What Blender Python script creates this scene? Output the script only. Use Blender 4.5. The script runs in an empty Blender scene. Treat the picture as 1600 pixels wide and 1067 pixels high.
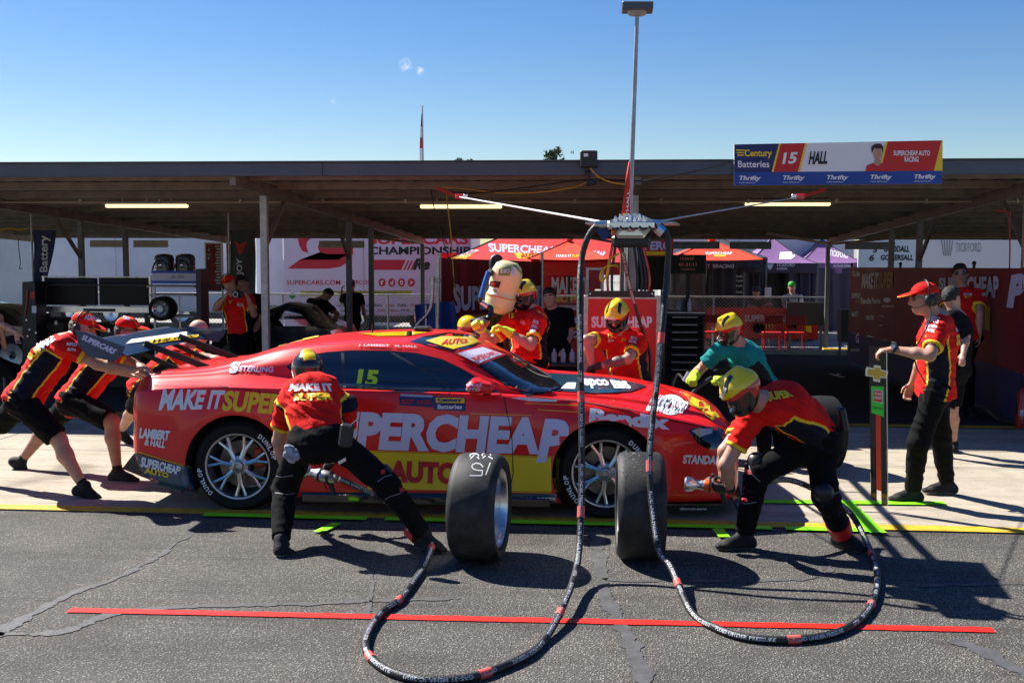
import bpy, bmesh, math, random
import numpy as np
from mathutils import Vector, Matrix, noise
from mathutils.bvhtree import BVHTree
random.seed(7)
SC = bpy.context.scene
COL = SC.collection
R = math.radians

# ------------------------------------------------------------ camera, sky, sun, exposure
F = 1750.0; CAMZ = 2.0
YAW, PITCH, ROLL = R(4.87), math.atan(149.5/F), R(0.15)
CAMROT = Matrix.Rotation(YAW, 3, 'Z') @ Matrix.Rotation(math.pi/2-PITCH, 3, 'X') @ Matrix.Rotation(ROLL, 3, 'Z')
cd = bpy.data.cameras.new('camera'); cam = bpy.data.objects.new('camera', cd); COL.objects.link(cam)
cam.matrix_world = Matrix.Translation((0, 0, CAMZ)) @ CAMROT.to_4x4()
cd.sensor_width = 36.0; cd.lens = 36.0*F/1600.0; cd.clip_start = 0.05; cd.clip_end = 3000
SC.camera = cam
SUNV = Vector((.868, -.528, -1.0)).normalized()          # the way the light travels
w = bpy.data.worlds.new('World'); SC.world = w; w.use_nodes = True
wn = w.node_tree; wn.nodes.clear()
sky = wn.nodes.new('ShaderNodeTexSky'); sky.sky_type = 'NISHITA'; sky.sun_disc = False
sky.sun_elevation = math.asin(-SUNV.z); sky.sun_rotation = math.atan2(-SUNV.x, -SUNV.y)
sky.air_density = 1.0; sky.dust_density = 0.25; sky.ozone_density = 3.0; sky.altitude = 60
bg = wn.nodes.new('ShaderNodeBackground'); bg.inputs[1].default_value = 0.056
wo = wn.nodes.new('ShaderNodeOutputWorld')
hs_ = wn.nodes.new('ShaderNodeHueSaturation'); hs_.inputs['Saturation'].default_value = 1.34; hs_.inputs['Hue'].default_value = .512
wn.links.new(sky.outputs[0], hs_.inputs['Color']); wn.links.new(hs_.outputs[0], bg.inputs[0])
# two tiny wisps of cloud
tcw = wn.nodes.new('ShaderNodeTexCoord'); nzw = wn.nodes.new('ShaderNodeTexNoise'); nzw.inputs['Scale'].default_value = 230; nzw.inputs['Detail'].default_value = 6
wn.links.new(tcw.outputs['Generated'], nzw.inputs['Vector']); acc_ = None
def wmath(op, a, b):
    n = wn.nodes.new('ShaderNodeMath'); n.operation = op; n.use_clamp = op == 'MULTIPLY'
    for i, q in enumerate((a, b)):
        if hasattr(q, 'links') or hasattr(q, 'node'): wn.links.new(q, n.inputs[i])
        else: n.inputs[i].default_value = q
    return n.outputs[0]
for (cx_, cy_, rr_) in ((634, 102, .0068), (656, 111, .0042), (520, 158, .004)):
    dv = (CAMROT @ Vector((cx_-800.0, 533.5-cy_, -F))).normalized(); ds = wn.nodes.new('ShaderNodeVectorMath'); ds.operation = 'DISTANCE'
    wn.links.new(tcw.outputs['Generated'], ds.inputs[0]); ds.inputs[1].default_value = dv
    mk = wn.nodes.new('ShaderNodeMapRange'); mk.inputs[1].default_value = rr_; mk.inputs[2].default_value = 0; mk.inputs[3].default_value = 0; mk.inputs[4].default_value = 1 if rr_ > .0041 else .25
    wn.links.new(ds.outputs['Value'], mk.inputs[0]); acc_ = mk.outputs[0] if acc_ is None else wmath('MAXIMUM', acc_, mk.outputs[0])
nm_ = wn.nodes.new('ShaderNodeMapRange'); nm_.inputs[1].default_value = .30; nm_.inputs[2].default_value = .75; wn.links.new(nzw.outputs[0], nm_.inputs[0])
cm_ = wn.nodes.new('ShaderNodeMix'); cm_.data_type = 'RGBA'; wn.links.new(wmath('MULTIPLY', acc_, nm_.outputs[0]), cm_.inputs[0]); wn.links.new(hs_.outputs[0], cm_.inputs[6]); cm_.inputs[7].default_value = (9, 9.2, 9.8, 1)
wn.links.new(cm_.outputs[2], bg.inputs[0]); wn.links.new(bg.outputs[0], wo.inputs[0])
sl = bpy.data.lights.new('sun', 'SUN'); sl.energy = 5.0; sl.angle = R(0.55); sl.color = (1, .97, .90)
so = bpy.data.objects.new('sun', sl); COL.objects.link(so)
so.rotation_euler = SUNV.to_track_quat('-Z', 'Y').to_euler()
SC.view_settings.view_transform = 'Standard'; SC.view_settings.look = 'None'
SC.view_settings.exposure = 1.1; SC.view_settings.gamma = 1.0; SC.view_settings.use_curve_mapping = False

# ------------------------------------------------------------ pixels (of the 1600 wide photo) <-> places
CAM = Vector((0, 0, CAMZ))
def ray(px, py): return (CAMROT @ Vector((px-800.0, 533.5-py, -F))).normalized()
def at(px, py, Y): d = ray(px, py); return CAM + d*(Y/d.y)
def atz(px, py, z=0.0): d = ray(px, py); return CAM + d*((z-CAMZ)/d.z)
def atx(px, py, X): d = ray(px, py); return CAM + d*(X/d.x)
def proj(p):
    q = CAMROT.transposed() @ (Vector(p)-CAM)
    return 800+F*q.x/(-q.z), 533.5-F*q.y/(-q.z)
def gz(y):                                                # the ground falls away gently towards the paddock
    return 0.0 if y < 14 else max(-.5, -.034*(y-14))

# ------------------------------------------------------------ materials
MATS = {}
def mat(name, col, rough=.6, metal=0.0, bump=0.0, bscale=80, var=0.0, vscale=6, coat=0.0, emit=None, estr=1, spec=.5, trans=0, aniso=None, dirt=None):
    if name in MATS: return MATS[name]
    m = bpy.data.materials.new(name); m.use_nodes = True; MATS[name] = m
    nt = m.node_tree; b = nt.nodes['Principled BSDF']
    b.inputs['Base Color'].default_value = (*col, 1); b.inputs['Roughness'].default_value = rough
    b.inputs['Metallic'].default_value = metal; b.inputs['Specular IOR Level'].default_value = spec
    if coat: b.inputs['Coat Weight'].default_value = coat; b.inputs['Coat Roughness'].default_value = .04
    if trans: b.inputs['Transmission Weight'].default_value = trans
    if emit: b.inputs['Emission Color'].default_value = (*emit, 1); b.inputs['Emission Strength'].default_value = estr
    tc = nt.nodes.new('ShaderNodeTexCoord'); src = tc.outputs['Object']
    if aniso:
        mp = nt.nodes.new('ShaderNodeMapping'); mp.inputs['Scale'].default_value = aniso
        nt.links.new(src, mp.inputs[0]); src = mp.outputs[0]
    if var:
        n = nt.nodes.new('ShaderNodeTexNoise'); n.inputs['Scale'].default_value = vscale; n.inputs['Detail'].default_value = 6
        n.inputs['Roughness'].default_value = .65
        nt.links.new(src, n.inputs['Vector'])
        mx = nt.nodes.new('ShaderNodeMix'); mx.data_type = 'RGBA'
        mr = nt.nodes.new('ShaderNodeMapRange'); mr.inputs[1].default_value = .3; mr.inputs[2].default_value = .7
        nt.links.new(n.outputs[0], mr.inputs[0]); nt.links.new(mr.outputs[0], mx.inputs[0])
        mx.inputs[6].default_value = (*[c*(1-var) for c in col], 1)
        mx.inputs[7].default_value = (*(dirt or [min(1, c*(1+var)) for c in col]), 1)
        nt.links.new(mx.outputs[2], b.inputs['Base Color'])
        r2 = nt.nodes.new('ShaderNodeMapRange'); r2.inputs[3].default_value = max(0.02, rough-.08); r2.inputs[4].default_value = min(1, rough+.1)
        nt.links.new(n.outputs[0], r2.inputs[0]); nt.links.new(r2.outputs[0], b.inputs['Roughness'])
    if bump:
        n = nt.nodes.new('ShaderNodeTexNoise'); n.inputs['Scale'].default_value = bscale; n.inputs['Detail'].default_value = 4
        nt.links.new(src, n.inputs['Vector'])
        bp = nt.nodes.new('ShaderNodeBump'); bp.inputs['Strength'].default_value = bump; bp.inputs['Distance'].default_value = .01
        nt.links.new(n.outputs[0], bp.inputs['Height']); nt.links.new(bp.outputs[0], b.inputs['Normal'])
    return m
CLO = dict(rough=.85, spec=.15, bump=.9, bscale=15, var=.10, vscale=9)
m_red = mat('shirt_red', (.72, .014, .010), **CLO)
m_navy = mat('shirt_navy', (.007, .009, .020), rough=.8, spec=.2, bump=.3, bscale=40)
m_yel = mat('trim_yellow', (.85, .55, .012), rough=.7)
m_blk = mat('cloth_black', (.0065, .0065, .007), rough=.9, spec=.12, bump=.9, bscale=18, var=.3, vscale=14)
m_blk2 = mat('cloth_charcoal', (.014, .014, .016), rough=.8, spec=.2, bump=.4, bscale=40, var=.2)
m_teal = mat('shirt_teal', (.01, .23, .23), **CLO)
m_skin = mat('skin', (.48, .25, .17), rough=.52, bump=.12, bscale=120, var=.12, vscale=25)
m_skin2 = mat('skin_tanned', (.36, .18, .115), rough=.52, bump=.12, bscale=120, var=.12, vscale=25)
m_lip = mat('lips', (.34, .11, .09), rough=.5)
m_hair = mat('hair_dark', (.012, .009, .007), rough=.6, bump=1, bscale=150)
m_hair2 = mat('hair_brown', (.05, .025, .013), rough=.6, bump=1, bscale=150)
m_tatt = mat('tattooed_skin', (.16, .11, .09), rough=.55, var=.6, vscale=40)
m_hi = mat('glove_yellow', (.62, .82, .02), rough=.6, bump=.4, bscale=60, var=.12, vscale=40)
m_glvb = mat('glove_black', (.02, .02, .022), rough=.6, bump=.5, bscale=70)
m_rub = mat('rubber_black', (.008, .008, .008), rough=.7, spec=.3, bump=.25, bscale=160, var=.25, vscale=18)
m_shoe = mat('shoe_black', (.010, .010, .011), spec=.3, rough=.7, bump=.5, bscale=90)
m_sole = mat('sole_white', (.55, .55, .53), rough=.7)
m_sole2 = mat('sole_grey', (.16, .16, .16), rough=.7)
m_wht = mat('print_white', (.78, .78, .80), rough=.6)
m_lilac = mat('print_lilac_white', (.66, .62, .80), rough=.6)
m_pyel = mat('print_yellow', (.85, .58, .01), rough=.5)
m_pred = mat('print_red', (.55, .012, .012), rough=.5)
m_pblk = mat('print_black', (.012, .012, .014), rough=.5)
m_pblu = mat('print_blue', (.01, .055, .30), rough=.5)
m_hyel = mat('helmet_yellow', (.80, .60, .005), rough=.22, coat=.6, var=.05, vscale=8)
m_hred = mat('helmet_red', (.55, .01, .01), rough=.25, coat=.6)
m_hblk = mat('helmet_black', (.012, .012, .014), rough=.22, coat=.5)
m_vis = mat('visor', (.01, .01, .012), rough=.06, spec=.8, coat=.4)
m_alu = mat('aluminium', (.72, .72, .73), rough=.28, metal=1, bump=.05, bscale=60, var=.12, vscale=12)
m_alud = mat('aluminium_worn', (.45, .45, .46), rough=.42, metal=1, var=.25, vscale=15)
m_steel = mat('steel_grey', (.15, .155, .165), rough=.5, metal=.4, var=.2, vscale=5)
m_galv = mat('galvanised', (.36, .37, .38), rough=.45, metal=.6, var=.25, vscale=9)
m_pb = mat('plastic_black', (.014, .014, .015), rough=.45, bump=.1, bscale=90)
m_glass = mat('glass_dark', (.008, .011, .018), rough=.035, spec=.8, coat=1.0)

# ------------------------------------------------------------ mesh gathering
class MB:
    def __init__(s): s.v = []; s.f = []; s.m = []
    def add(s, vs, fs, mi=0):
        o = len(s.v); s.v += [tuple(p) for p in vs]
        for f in fs: s.f.append(tuple(i+o for i in f)); s.m.append(mi)
        return s
    def box(s, c, d, rot=None, mi=0, bev=0):
        x, y, z = d[0]/2, d[1]/2, d[2]/2; c = Vector(c); M = rot or Matrix.Identity(3)
        if bev:
            b = min(bev, x*.49, y*.49, z*.49); vs = []
            for sx in (-1, 1):
                for sy in (-1, 1):
                    for sz in (-1, 1):
                        vs += [c+M@Vector((sx*x, sy*(y-b), sz*(z-b))), c+M@Vector((sx*(x-b), sy*y, sz*(z-b))), c+M@Vector((sx*(x-b), sy*(y-b), sz*z))]
            bm = bmesh.new()
            for p in vs: bm.verts.new(p)
            bmesh.ops.convex_hull(bm, input=bm.verts)
            bm.verts.index_update()
            s.add([v.co for v in bm.verts], [[v.index for v in f.verts] for f in bm.faces], mi); bm.free(); return s
        vs = [c+M@Vector((sx*x, sy*y, sz*z)) for sx in (-1, 1) for sy in (-1, 1) for sz in (-1, 1)]
        return s.add(vs, [(0, 1, 3, 2), (4, 6, 7, 5), (0, 4, 5, 1), (2, 3, 7, 6), (0, 2, 6, 4), (1, 5, 7, 3)], mi)
    def bar(s, a, b, w_, h_=None, mi=0, up=(0, 0, 1)):
        a = Vector(a); b = Vector(b); d = b-a; L = d.length
        if L < 1e-6: return s
        d.normalize(); u = Vector(up)
        if abs(d.dot(u)) > .98: u = Vector((0, 1, 0))
        x = d.cross(u).normalized(); z = x.cross(d)
        return s.box((a+b)/2, (w_, L, h_ or w_), Matrix((x, d, z)).transposed(), mi)
    def cyl(s, a, b, r, r2=None, n=12, mi=0, caps=True):
        return s.tube([a, b], [r, r if r2 is None else r2], n, mi, caps)
    def tube(s, pts, r, n=8, mi=0, caps=True):
        pts = [Vector(p) for p in pts]; k = len(pts)
        if not hasattr(r, '__len__'): r = [r]*k
        t0 = (pts[1]-pts[0]).normalized(); up = Vector((0, 0, 1)) if abs(t0.z) < .9 else Vector((1, 0, 0))
        x = t0.cross(up).normalized(); vs = []
        for i in range(k):
            t = (pts[min(i+1, k-1)]-pts[max(i-1, 0)]).normalized()
            x = (x-t*x.dot(t)).normalized(); y = t.cross(x)
            for j in range(n):
                a = 2*math.pi*j/n; vs.append(pts[i]+(x*math.cos(a)+y*math.sin(a))*r[i])
        fs = [(i*n+j, i*n+(j+1) % n, (i+1)*n+(j+1) % n, (i+1)*n+j) for i in range(k-1) for j in range(n)]
        if caps: fs += [tuple(range(n-1, -1, -1)), tuple((k-1)*n+j for j in range(n))]
        return s.add(vs, fs, mi)
    def lathe(s, c, ax, prof, n=32, mi=0, close=False):     # prof: (along axis, radius)
        c = Vector(c); ax = Vector(ax).normalized(); up = Vector((0, 0, 1)) if abs(ax.z) < .9 else Vector((1, 0, 0))
        x = ax.cross(up).normalized(); y = ax.cross(x); k = len(prof); vs = []
        for (h, r_) in prof:
            for j in range(n):
                a = 2*math.pi*j/n; vs.append(c+ax*h+(x*math.cos(a)+y*math.sin(a))*max(r_, 1e-4))
        fs = [(i*n+j, i*n+(j+1) % n, ((i+1) % k)*n+(j+1) % n, ((i+1) % k)*n+j) for i in range(k if close else k-1) for j in range(n)]
        return s.add(vs, fs, mi)
    def ball(s, c, r, n=12, mi=0, rot=None):
        if not hasattr(r, '__len__'): r = (r, r, r)
        M = rot or Matrix.Identity(3); c = Vector(c); vs = []; k = n//2+1
        for i in range(k):
            th = math.pi*i/(k-1)
            for j in range(n):
                a = 2*math.pi*j/n
                vs.append(c+M@Vector((r[0]*math.sin(th)*math.cos(a), r[1]*math.sin(th)*math.sin(a), r[2]*math.cos(th))))
        return s.add(vs, [(i*n+j, (i+1)*n+j, (i+1)*n+(j+1) % n, i*n+(j+1) % n) for i in range(k-1) for j in range(n)], mi)
    def prism(s, poly, off, mi=0):                        # poly: list of 3D points, off: vector
        n = len(poly); off = Vector(off); poly = [Vector(p) for p in poly]
        vs = poly+[p+off for p in poly]
        return s.add(vs, [tuple(range(n)), tuple(range(2*n-1, n-1, -1))]+[(i, (i+1) % n, n+(i+1) % n, n+i) for i in range(n)], mi)
    def grid(s, fn, nu, nv, mi=0, thick=None):            # fn(u,v) -> point
        vs = [fn(i/nu, j/nv) for i in range(nu+1) for j in range(nv+1)]
        fs = [(i*(nv+1)+j, (i+1)*(nv+1)+j, (i+1)*(nv+1)+j+1, i*(nv+1)+j+1) for i in range(nu) for j in range(nv)]
        return s.add(vs, fs, mi)
def link(o, parent=None):
    COL.objects.link(o)
    if parent is not None:
        o.parent = parent; o.matrix_parent_inverse = mw(parent).inverted()
    return o
def mw(o):
    M = o.matrix_basis
    if o.parent: return mw(o.parent) @ o.matrix_parent_inverse @ M
    return M
def obj(name, mb, mats, parent=None, smooth=False, normals=True):
    me = bpy.data.meshes.new(name); me.from_pydata(mb.v, [], mb.f)
    if not hasattr(mats, '__len__'): mats = [mats]
    for m in mats: me.materials.append(m)
    me.polygons.foreach_set('material_index', mb.m)
    if normals:
        bm = bmesh.new(); bm.from_mesh(me); bmesh.ops.recalc_face_normals(bm, faces=bm.faces); bm.to_mesh(me); bm.free()
    if smooth:
        me.polygons.foreach_set('use_smooth', [True]*len(me.polygons))
        if smooth != 'all': me.set_sharp_from_angle(angle=R(40))
    me.update()
    return link(bpy.data.objects.new(name, me), parent)
def tag(o, label=None, cat=None, group=None, kind=None):
    if label: o['label'] = label
    if cat: o['category'] = cat
    if group: o['group'] = group
    if kind: o['kind'] = kind
    return o
def thing(name, label, cat, loc, group=None):
    o = bpy.data.objects.new(name, None); o.location = Vector(loc); o.empty_display_size = .2
    COL.objects.link(o); return tag(o, label, cat, group)
def dup(o, parent=None, delta=None, label=None):
    c = o.copy(); COL.objects.link(c)
    if parent is not None: c.parent = parent
    if delta is not None: c.location = c.location+Vector(delta)
    if label: c['label'] = label
    for ch in [x for x in o.children]: 
        dup(ch, c)
    return c
def crv(pts, n=8):                                        # smooth curve through points
    pts = [Vector(p) for p in pts]; out = []
    for i in range(len(pts)-1):
        p0 = pts[max(i-1, 0)]; p1 = pts[i]; p2 = pts[i+1]; p3 = pts[min(i+2, len(pts)-1)]
        for j in range(n):
            t = j/n
            out.append(.5*((2*p1)+(p2-p0)*t+(2*p0-5*p1+4*p2-p3)*t*t+(3*p1-p0-3*p2+p3)*t**3))
    return out+[pts[-1]]

# ------------------------------------------------------------ print: lettering and flat shapes laid on real surfaces
TXT = {}
def text2d(s, bold=.018, shear=0.0):
    key = (s, bold, shear)
    if key in TXT: return TXT[key]
    cu = bpy.data.curves.new('t', 'FONT'); cu.body = s; cu.size = 1; cu.offset = bold; cu.shear = shear; cu.resolution_u = 3
    cu.fill_mode = 'FRONT'
    o = bpy.data.objects.new('t', cu); me = o.to_mesh()
    v = np.array([tuple(x.co)[:2] for x in me.vertices]); f = [tuple(p.vertices) for p in me.polygons]
    o.to_mesh_clear(); bpy.data.objects.remove(o); bpy.data.curves.remove(cu)
    if len(v) == 0: v = np.zeros((1, 2))
    lo = v.min(0); hi = v.max(0); v = (v-lo)/np.maximum(hi-lo, 1e-6)
    TXT[key] = (v, f); return TXT[key]
def cutgrid(v, f, step):
    bm = bmesh.new(); vs = [bm.verts.new((p[0], p[1], 0)) for p in v]
    for q in f:
        try: bm.faces.new([vs[i] for i in q])
        except ValueError: pass
    lo = np.min(v, 0); hi = np.max(v, 0)
    for ax in (0, 1):
        a = lo[ax]+step
        while a < hi[ax]:
            co = (a, 0, 0) if ax == 0 else (0, a, 0); no = (1, 0, 0) if ax == 0 else (0, 1, 0)
            bmesh.ops.bisect_plane(bm, geom=bm.verts[:]+bm.edges[:]+bm.faces[:], plane_co=co, plane_no=no); a += step
    bm.verts.index_update()
    out = [tuple(x.co)[:2] for x in bm.verts], [tuple(x.index for x in q.verts) for q in bm.faces]
    bm.free(); return out
def bvh_of(*obs):
    V_, F_ = [], []
    for o in obs:
        M = mw(o); k = len(V_); V_ += [M @ v.co for v in o.data.vertices]; F_ += [tuple(i+k for i in p.vertices) for p in o.data.polygons]
    return BVHTree.FromPolygons(V_, F_)
def lay(mb, v, f, target, off=.003, mi=0, step=0, maxd=None):
    """v: pixels of the photo; lands them on the surface of target (a BVH tree) or a plane (point, normal)"""
    if step: v, f = cutgrid(v, f, step)
    P = []
    for (x, y) in v:
        d = ray(x, y)
        if isinstance(target, BVHTree):
            h, n, i, dist = target.ray_cast(CAM, d)
            if h is None or (maxd and dist > maxd): P.append(None); continue
            if n.dot(d) > 0: n = -n
            P.append(h+n*off)
        else:
            c, n = Vector(target[0]), Vector(target[1]).normalized()
            if n.dot(d) > 0: n = -n
            P.append(CAM+d*((c-CAM).dot(n)/d.dot(n))+n*off)
    ok = [q for q in f if all(P[i] is not None for i in q)]
    if isinstance(target, BVHTree):
        ok = [q for q in ok if max((P[q[0]]-P[i]).length for i in q) < .35]
    used = sorted({i for q in ok for i in q}); mp = {a: b for b, a in enumerate(used)}
    mb.add([P[i] for i in used], [tuple(mp[i] for i in q) for q in ok], mi)
def quadmap(v, c):                                        # unit square -> pixel quad bl, br, tr, tl
    c = [np.array(p, float) for p in c]
    return [tuple((1-a)*(1-b)*c[0]+a*(1-b)*c[1]+a*b*c[2]+(1-a)*b*c[3]) for a, b in v]
def rect4(x0, y0, x1, y1): return [(x0, y1), (x1, y1), (x1, y0), (x0, y0)]
def ptext(mb, s, q, target, mi=0, bold=.018, shear=0.0, step=0, off=.005, maxd=None):
    if len(q) == 4 and not hasattr(q[0], '__len__'): q = rect4(*q)
    v, f = text2d(s, bold, shear)
    lay(mb, quadmap(v, q), f, target, off, mi, step, maxd)
def ppoly(mb, pts, target, mi=0, step=0, off=.003, maxd=None):
    bm = bmesh.new(); vs = [bm.verts.new((p[0], p[1], 0)) for p in pts]; bm.faces.new(vs)
    bmesh.ops.triangulate(bm, faces=bm.faces[:]); bm.verts.index_update()
    v = [tuple(x.co)[:2] for x in bm.verts]; f = [tuple(x.index for x in q.verts) for q in bm.faces]; bm.free()
    lay(mb, v, f, target, off, mi, step, maxd)
def pdisc(mb, x, y, r, target, mi=0, n=20, ry=None, **k):
    ppoly(mb, [(x+r*math.cos(a), y+(ry or r)*math.sin(a)) for a in np.linspace(0, 2*math.pi, n, endpoint=False)], target, mi, **k)
def pline(mb, pts, wd, target, mi=0, **k):
    for (a, b) in zip(pts[:-1], pts[1:]):
        d = np.array(b, float)-np.array(a, float); n = np.array((-d[1], d[0]))/max(1e-6, np.hypot(*d))*wd/2
        ppoly(mb, [tuple(np.array(a)+n), tuple(np.array(b)+n), tuple(np.array(b)-n), tuple(np.array(a)-n)], target, mi, **k)
# ============================================================ THE SETTING: ground
def ground_mat(name, base, dark, specks, vs, rough=.85, bump=.5, tint=None):
    m = bpy.data.materials.new(name); m.use_nodes = True; nt = m.node_tree; b = nt.nodes['Principled BSDF']; L = nt.links.new
    tc = nt.nodes.new('ShaderNodeTexCoord').outputs['Object']
    def noi(sc, det=5): n = nt.nodes.new('ShaderNodeTexNoise'); n.inputs['Scale'].default_value = sc; n.inputs['Detail'].default_value = det; L(tc, n.inputs['Vector']); return n.outputs[0]
    def mr(x, a, b_, c=0, d=1): n = nt.nodes.new('ShaderNodeMapRange'); n.inputs[1].default_value = a; n.inputs[2].default_value = b_; n.inputs[3].default_value = c; n.inputs[4].default_value = d; L(x, n.inputs[0]); return n.outputs[0]
    def mix(f, a, b_):
        n = nt.nodes.new('ShaderNodeMix'); n.data_type = 'RGBA'; L(f, n.inputs[0])
        for i, q in ((6, a), (7, b_)):
            if isinstance(q, tuple): n.inputs[i].default_value = (*q, 1)
            else: L(q, n.inputs[i])
        return n.outputs[2]
    c = mix(mr(noi(1.1), .35, .65), base, dark)
    c = mix(mr(noi(7, 8), .45, .75, 0, .5), c, tuple(x*.55 for x in base))
    v = nt.nodes.new('ShaderNodeTexVoronoi'); v.inputs['Scale'].default_value = vs; L(tc, v.inputs['Vector'])
    rc = nt.nodes.new('ShaderNodeSeparateColor'); L(v.outputs['Color'], rc.inputs[0])
    stone = mix(mr(rc.outputs[0], .2, .95), tuple(x*.55 for x in base), specks)
    f2 = mr(v.outputs['Distance'], .25, .55, .85, .0)
    c = mix(f2, tuple(x*.42 for x in base), stone) if bump > .45 else mix(mr(rc.outputs[1], .5, 1, 0, .35), c, specks)
    if bump > .45: 
        n = nt.nodes.new('ShaderNodeMix'); n.data_type = 'RGBA'; n.blend_type = 'MULTIPLY'; n.inputs[0].default_value = .55; L(c, n.inputs[6]); L(mix(mr(noi(1.6, 7), .38, .62), (1.0, 1.0, 1.0), (.55, .55, .56)), n.inputs[7]); c = n.outputs[2]
    mpn = nt.nodes.new('ShaderNodeMapping'); mpn.inputs['Scale'].default_value = (.35, 5.5, 1); L(tc, mpn.inputs[0])
    ns = nt.nodes.new('ShaderNodeTexNoise'); ns.inputs['Scale'].default_value = 1.0; ns.inputs['Detail'].default_value = 7; ns.inputs['Roughness'].default_value = .7; L(mpn.outputs[0], ns.inputs['Vector'])
    n = nt.nodes.new('ShaderNodeMix'); n.data_type = 'RGBA'; n.blend_type = 'MULTIPLY'; n.inputs[0].default_value = .75; L(c, n.inputs[6]); L(mix(mr(ns.outputs[0], .50, .72), (1.0, 1.0, 1.0), (.42, .41, .40)), n.inputs[7]); c = n.outputs[2]
    n = nt.nodes.new('ShaderNodeMix'); n.data_type = 'RGBA'; n.blend_type = 'MULTIPLY'; n.inputs[0].default_value = .7; L(c, n.inputs[6]); L(mix(mr(noi(.9, 8), .60, .68), (1.0, 1.0, 1.0), (.5, .49, .48)), n.inputs[7]); c = n.outputs[2]
    L(c, b.inputs['Base Color']); b.inputs['Roughness'].default_value = rough; b.inputs['Specular IOR Level'].default_value = .35
    bp = nt.nodes.new('ShaderNodeBump'); bp.inputs['Strength'].default_value = bump; bp.inputs['Distance'].default_value = .006
    L(f2, bp.inputs['Height']); L(bp.outputs[0], b.inputs['Normal'])
    return m
m_asph = ground_mat('asphalt_coarse', (.175, .158, .138), (.13, .118, .102), (.43, .39, .34), 85, bump=.9)
m_conc = ground_mat('concrete_slab', (.43, .365, .28), (.34, .29, .22), (.53, .46, .37), 120, bump=.3)
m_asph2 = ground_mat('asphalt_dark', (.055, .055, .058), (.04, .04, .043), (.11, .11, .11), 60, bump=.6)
m_pad = ground_mat('paddock_concrete', (.34, .31, .28), (.26, .24, .22), (.4, .37, .34), 20, bump=.3)
def sheet(name, x0, x1, ys, zoff, m, kind='structure'):
    q = MB()
    for a, b in zip(ys[:-1], ys[1:]):
        q.add([(x0, a, gz(a)+zoff), (x1, a, gz(a)+zoff), (x1, b, gz(b)+zoff), (x0, b, gz(b)+zoff)], [(0, 1, 2, 3)])
    o = obj(name, q, m); tag(o, kind=kind); return o
tag(sheet('ground', -400, 400, [-60, 14, 28.706, 900], -.012, m_pad), 'grey paved paddock ground reaching to the horizon behind the pit shed')
tag(sheet('pit_lane', -60, 60, [-20, 7.98], 0, m_asph), 'coarse grey asphalt of the pit lane in the foreground')
YC = 12.75
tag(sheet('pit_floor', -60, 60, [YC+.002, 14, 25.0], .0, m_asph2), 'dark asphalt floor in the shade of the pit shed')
apron = tag(thing('pit_apron', None, None, (0, 8, 0)), 'beige concrete apron of slabs in front of the pit shed', kind='structure')
del apron['label']; apron['label'] = 'beige concrete apron of slabs in front of the pit shed'
first = None; k = 0
for iy, (ya, yb) in enumerate(((8.0, 10.37), (10.37, YC))):
    for ix in range(-5, 5):
        x0 = ix*3.6+1.0; x1 = x0+3.6; j = .006
        q = MB().box(((x0+x1)/2, (ya+yb)/2, -.045), (x1-x0-j*2, yb-ya-j*2, .1+.002*((ix*7+iy*3) % 3)), bev=.004)
        obj('concrete_slab', q, m_conc, apron)
tag(obj('kerb', MB().box((0, 25.15, gz(25.1)+.02), (60, .28, .14), bev=.02), mat('kerb_paint', (.45, .43, .40), rough=.8, var=.2)), 'pale low kerb under the back of the pit shed', kind='structure')
# painted lines and tape, seams of bitumen
tape_g = mat('tape_green', (.26, 1.0, .012), rough=.45, var=.18, vscale=12); tape_y = mat('line_yellow', (.62, .36, .015), rough=.7, var=.35, vscale=9, bump=.3, bscale=80)
tape_r = mat('tape_red', (.72, .018, .008), rough=.45, var=.15, vscale=30)
def strip(pts, wd, z, mb): 
    pts = [Vector((p[0], p[1], 0)) for p in pts]
    for i in range(len(pts)-1):
        d = (pts[i+1]-pts[i]).normalized(); n = Vector((-d.y, d.x, 0))*wd/2
        mb.add([(p.x, p.y, z) for p in (pts[i]-n, pts[i+1]-n, pts[i+1]+n, pts[i]+n)], [(0, 1, 2, 3)])
    return mb
def gp(px, py): v = atz(px, py, 0); return (v.x, v.y)
yl = MB(); strip([(-30, 8.04), (30, 8.04)], .15, .012, yl); tag(obj('yellow_line', yl, tape_y), 'long yellow painted line along the edge of the concrete apron', kind='structure')
strip([(-30, 12.70), (30, 12.70)], .17, .014, (y2 := MB())); tag(obj('yellow_line', y2, tape_y), 'yellow painted line along the front of the pit shed, farther from the lane', kind='structure')
g1 = MB()
a = gp(305, 816); b = gp(1378, 834)
xs = [a[0], at(575, 820, 7.95).x, at(603, 820, 7.95).x, at(1205, 830, 7.95).x, at(1226, 830, 7.95).x, b[0]]
for i in (0, 2, 4): strip([(xs[i], 7.93), (xs[i+1], 7.925)], .10, .017, g1)
for (p, q_) in (((527, 820), (497, 834)), ((1121, 829), (1132, 842))): strip([gp(*p), gp(*q_)], .08, .017, g1)
strip([gp(1318, 786), gp(1372, 836)], .12, .020, g1); strip([gp(1175, 786), gp(1476, 789)], .12, .018, g1)
tag(obj('green_tape', g1, tape_g), 'bright green tape lines marking the stopping box of the car', kind='structure')
r1 = MB(); rp_ = [Vector((*gp(108+14.44*i, 954+(.0215*14.44)*i), .006)) for i in range(101)]; ra_ = [p+Vector((0, .038+.006*noise.noise(p*9)+(.006 if i % 7 == 0 else 0), 0)) for i, p in enumerate(rp_)]; rb_ = [p-Vector((0, .038+.006*noise.noise(p*11+Vector((5, 0, 0))), 0)) for p in rp_]
r1.add(ra_+rb_, [(i, i+1, 102+i, 101+i) for i in range(100)])
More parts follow.
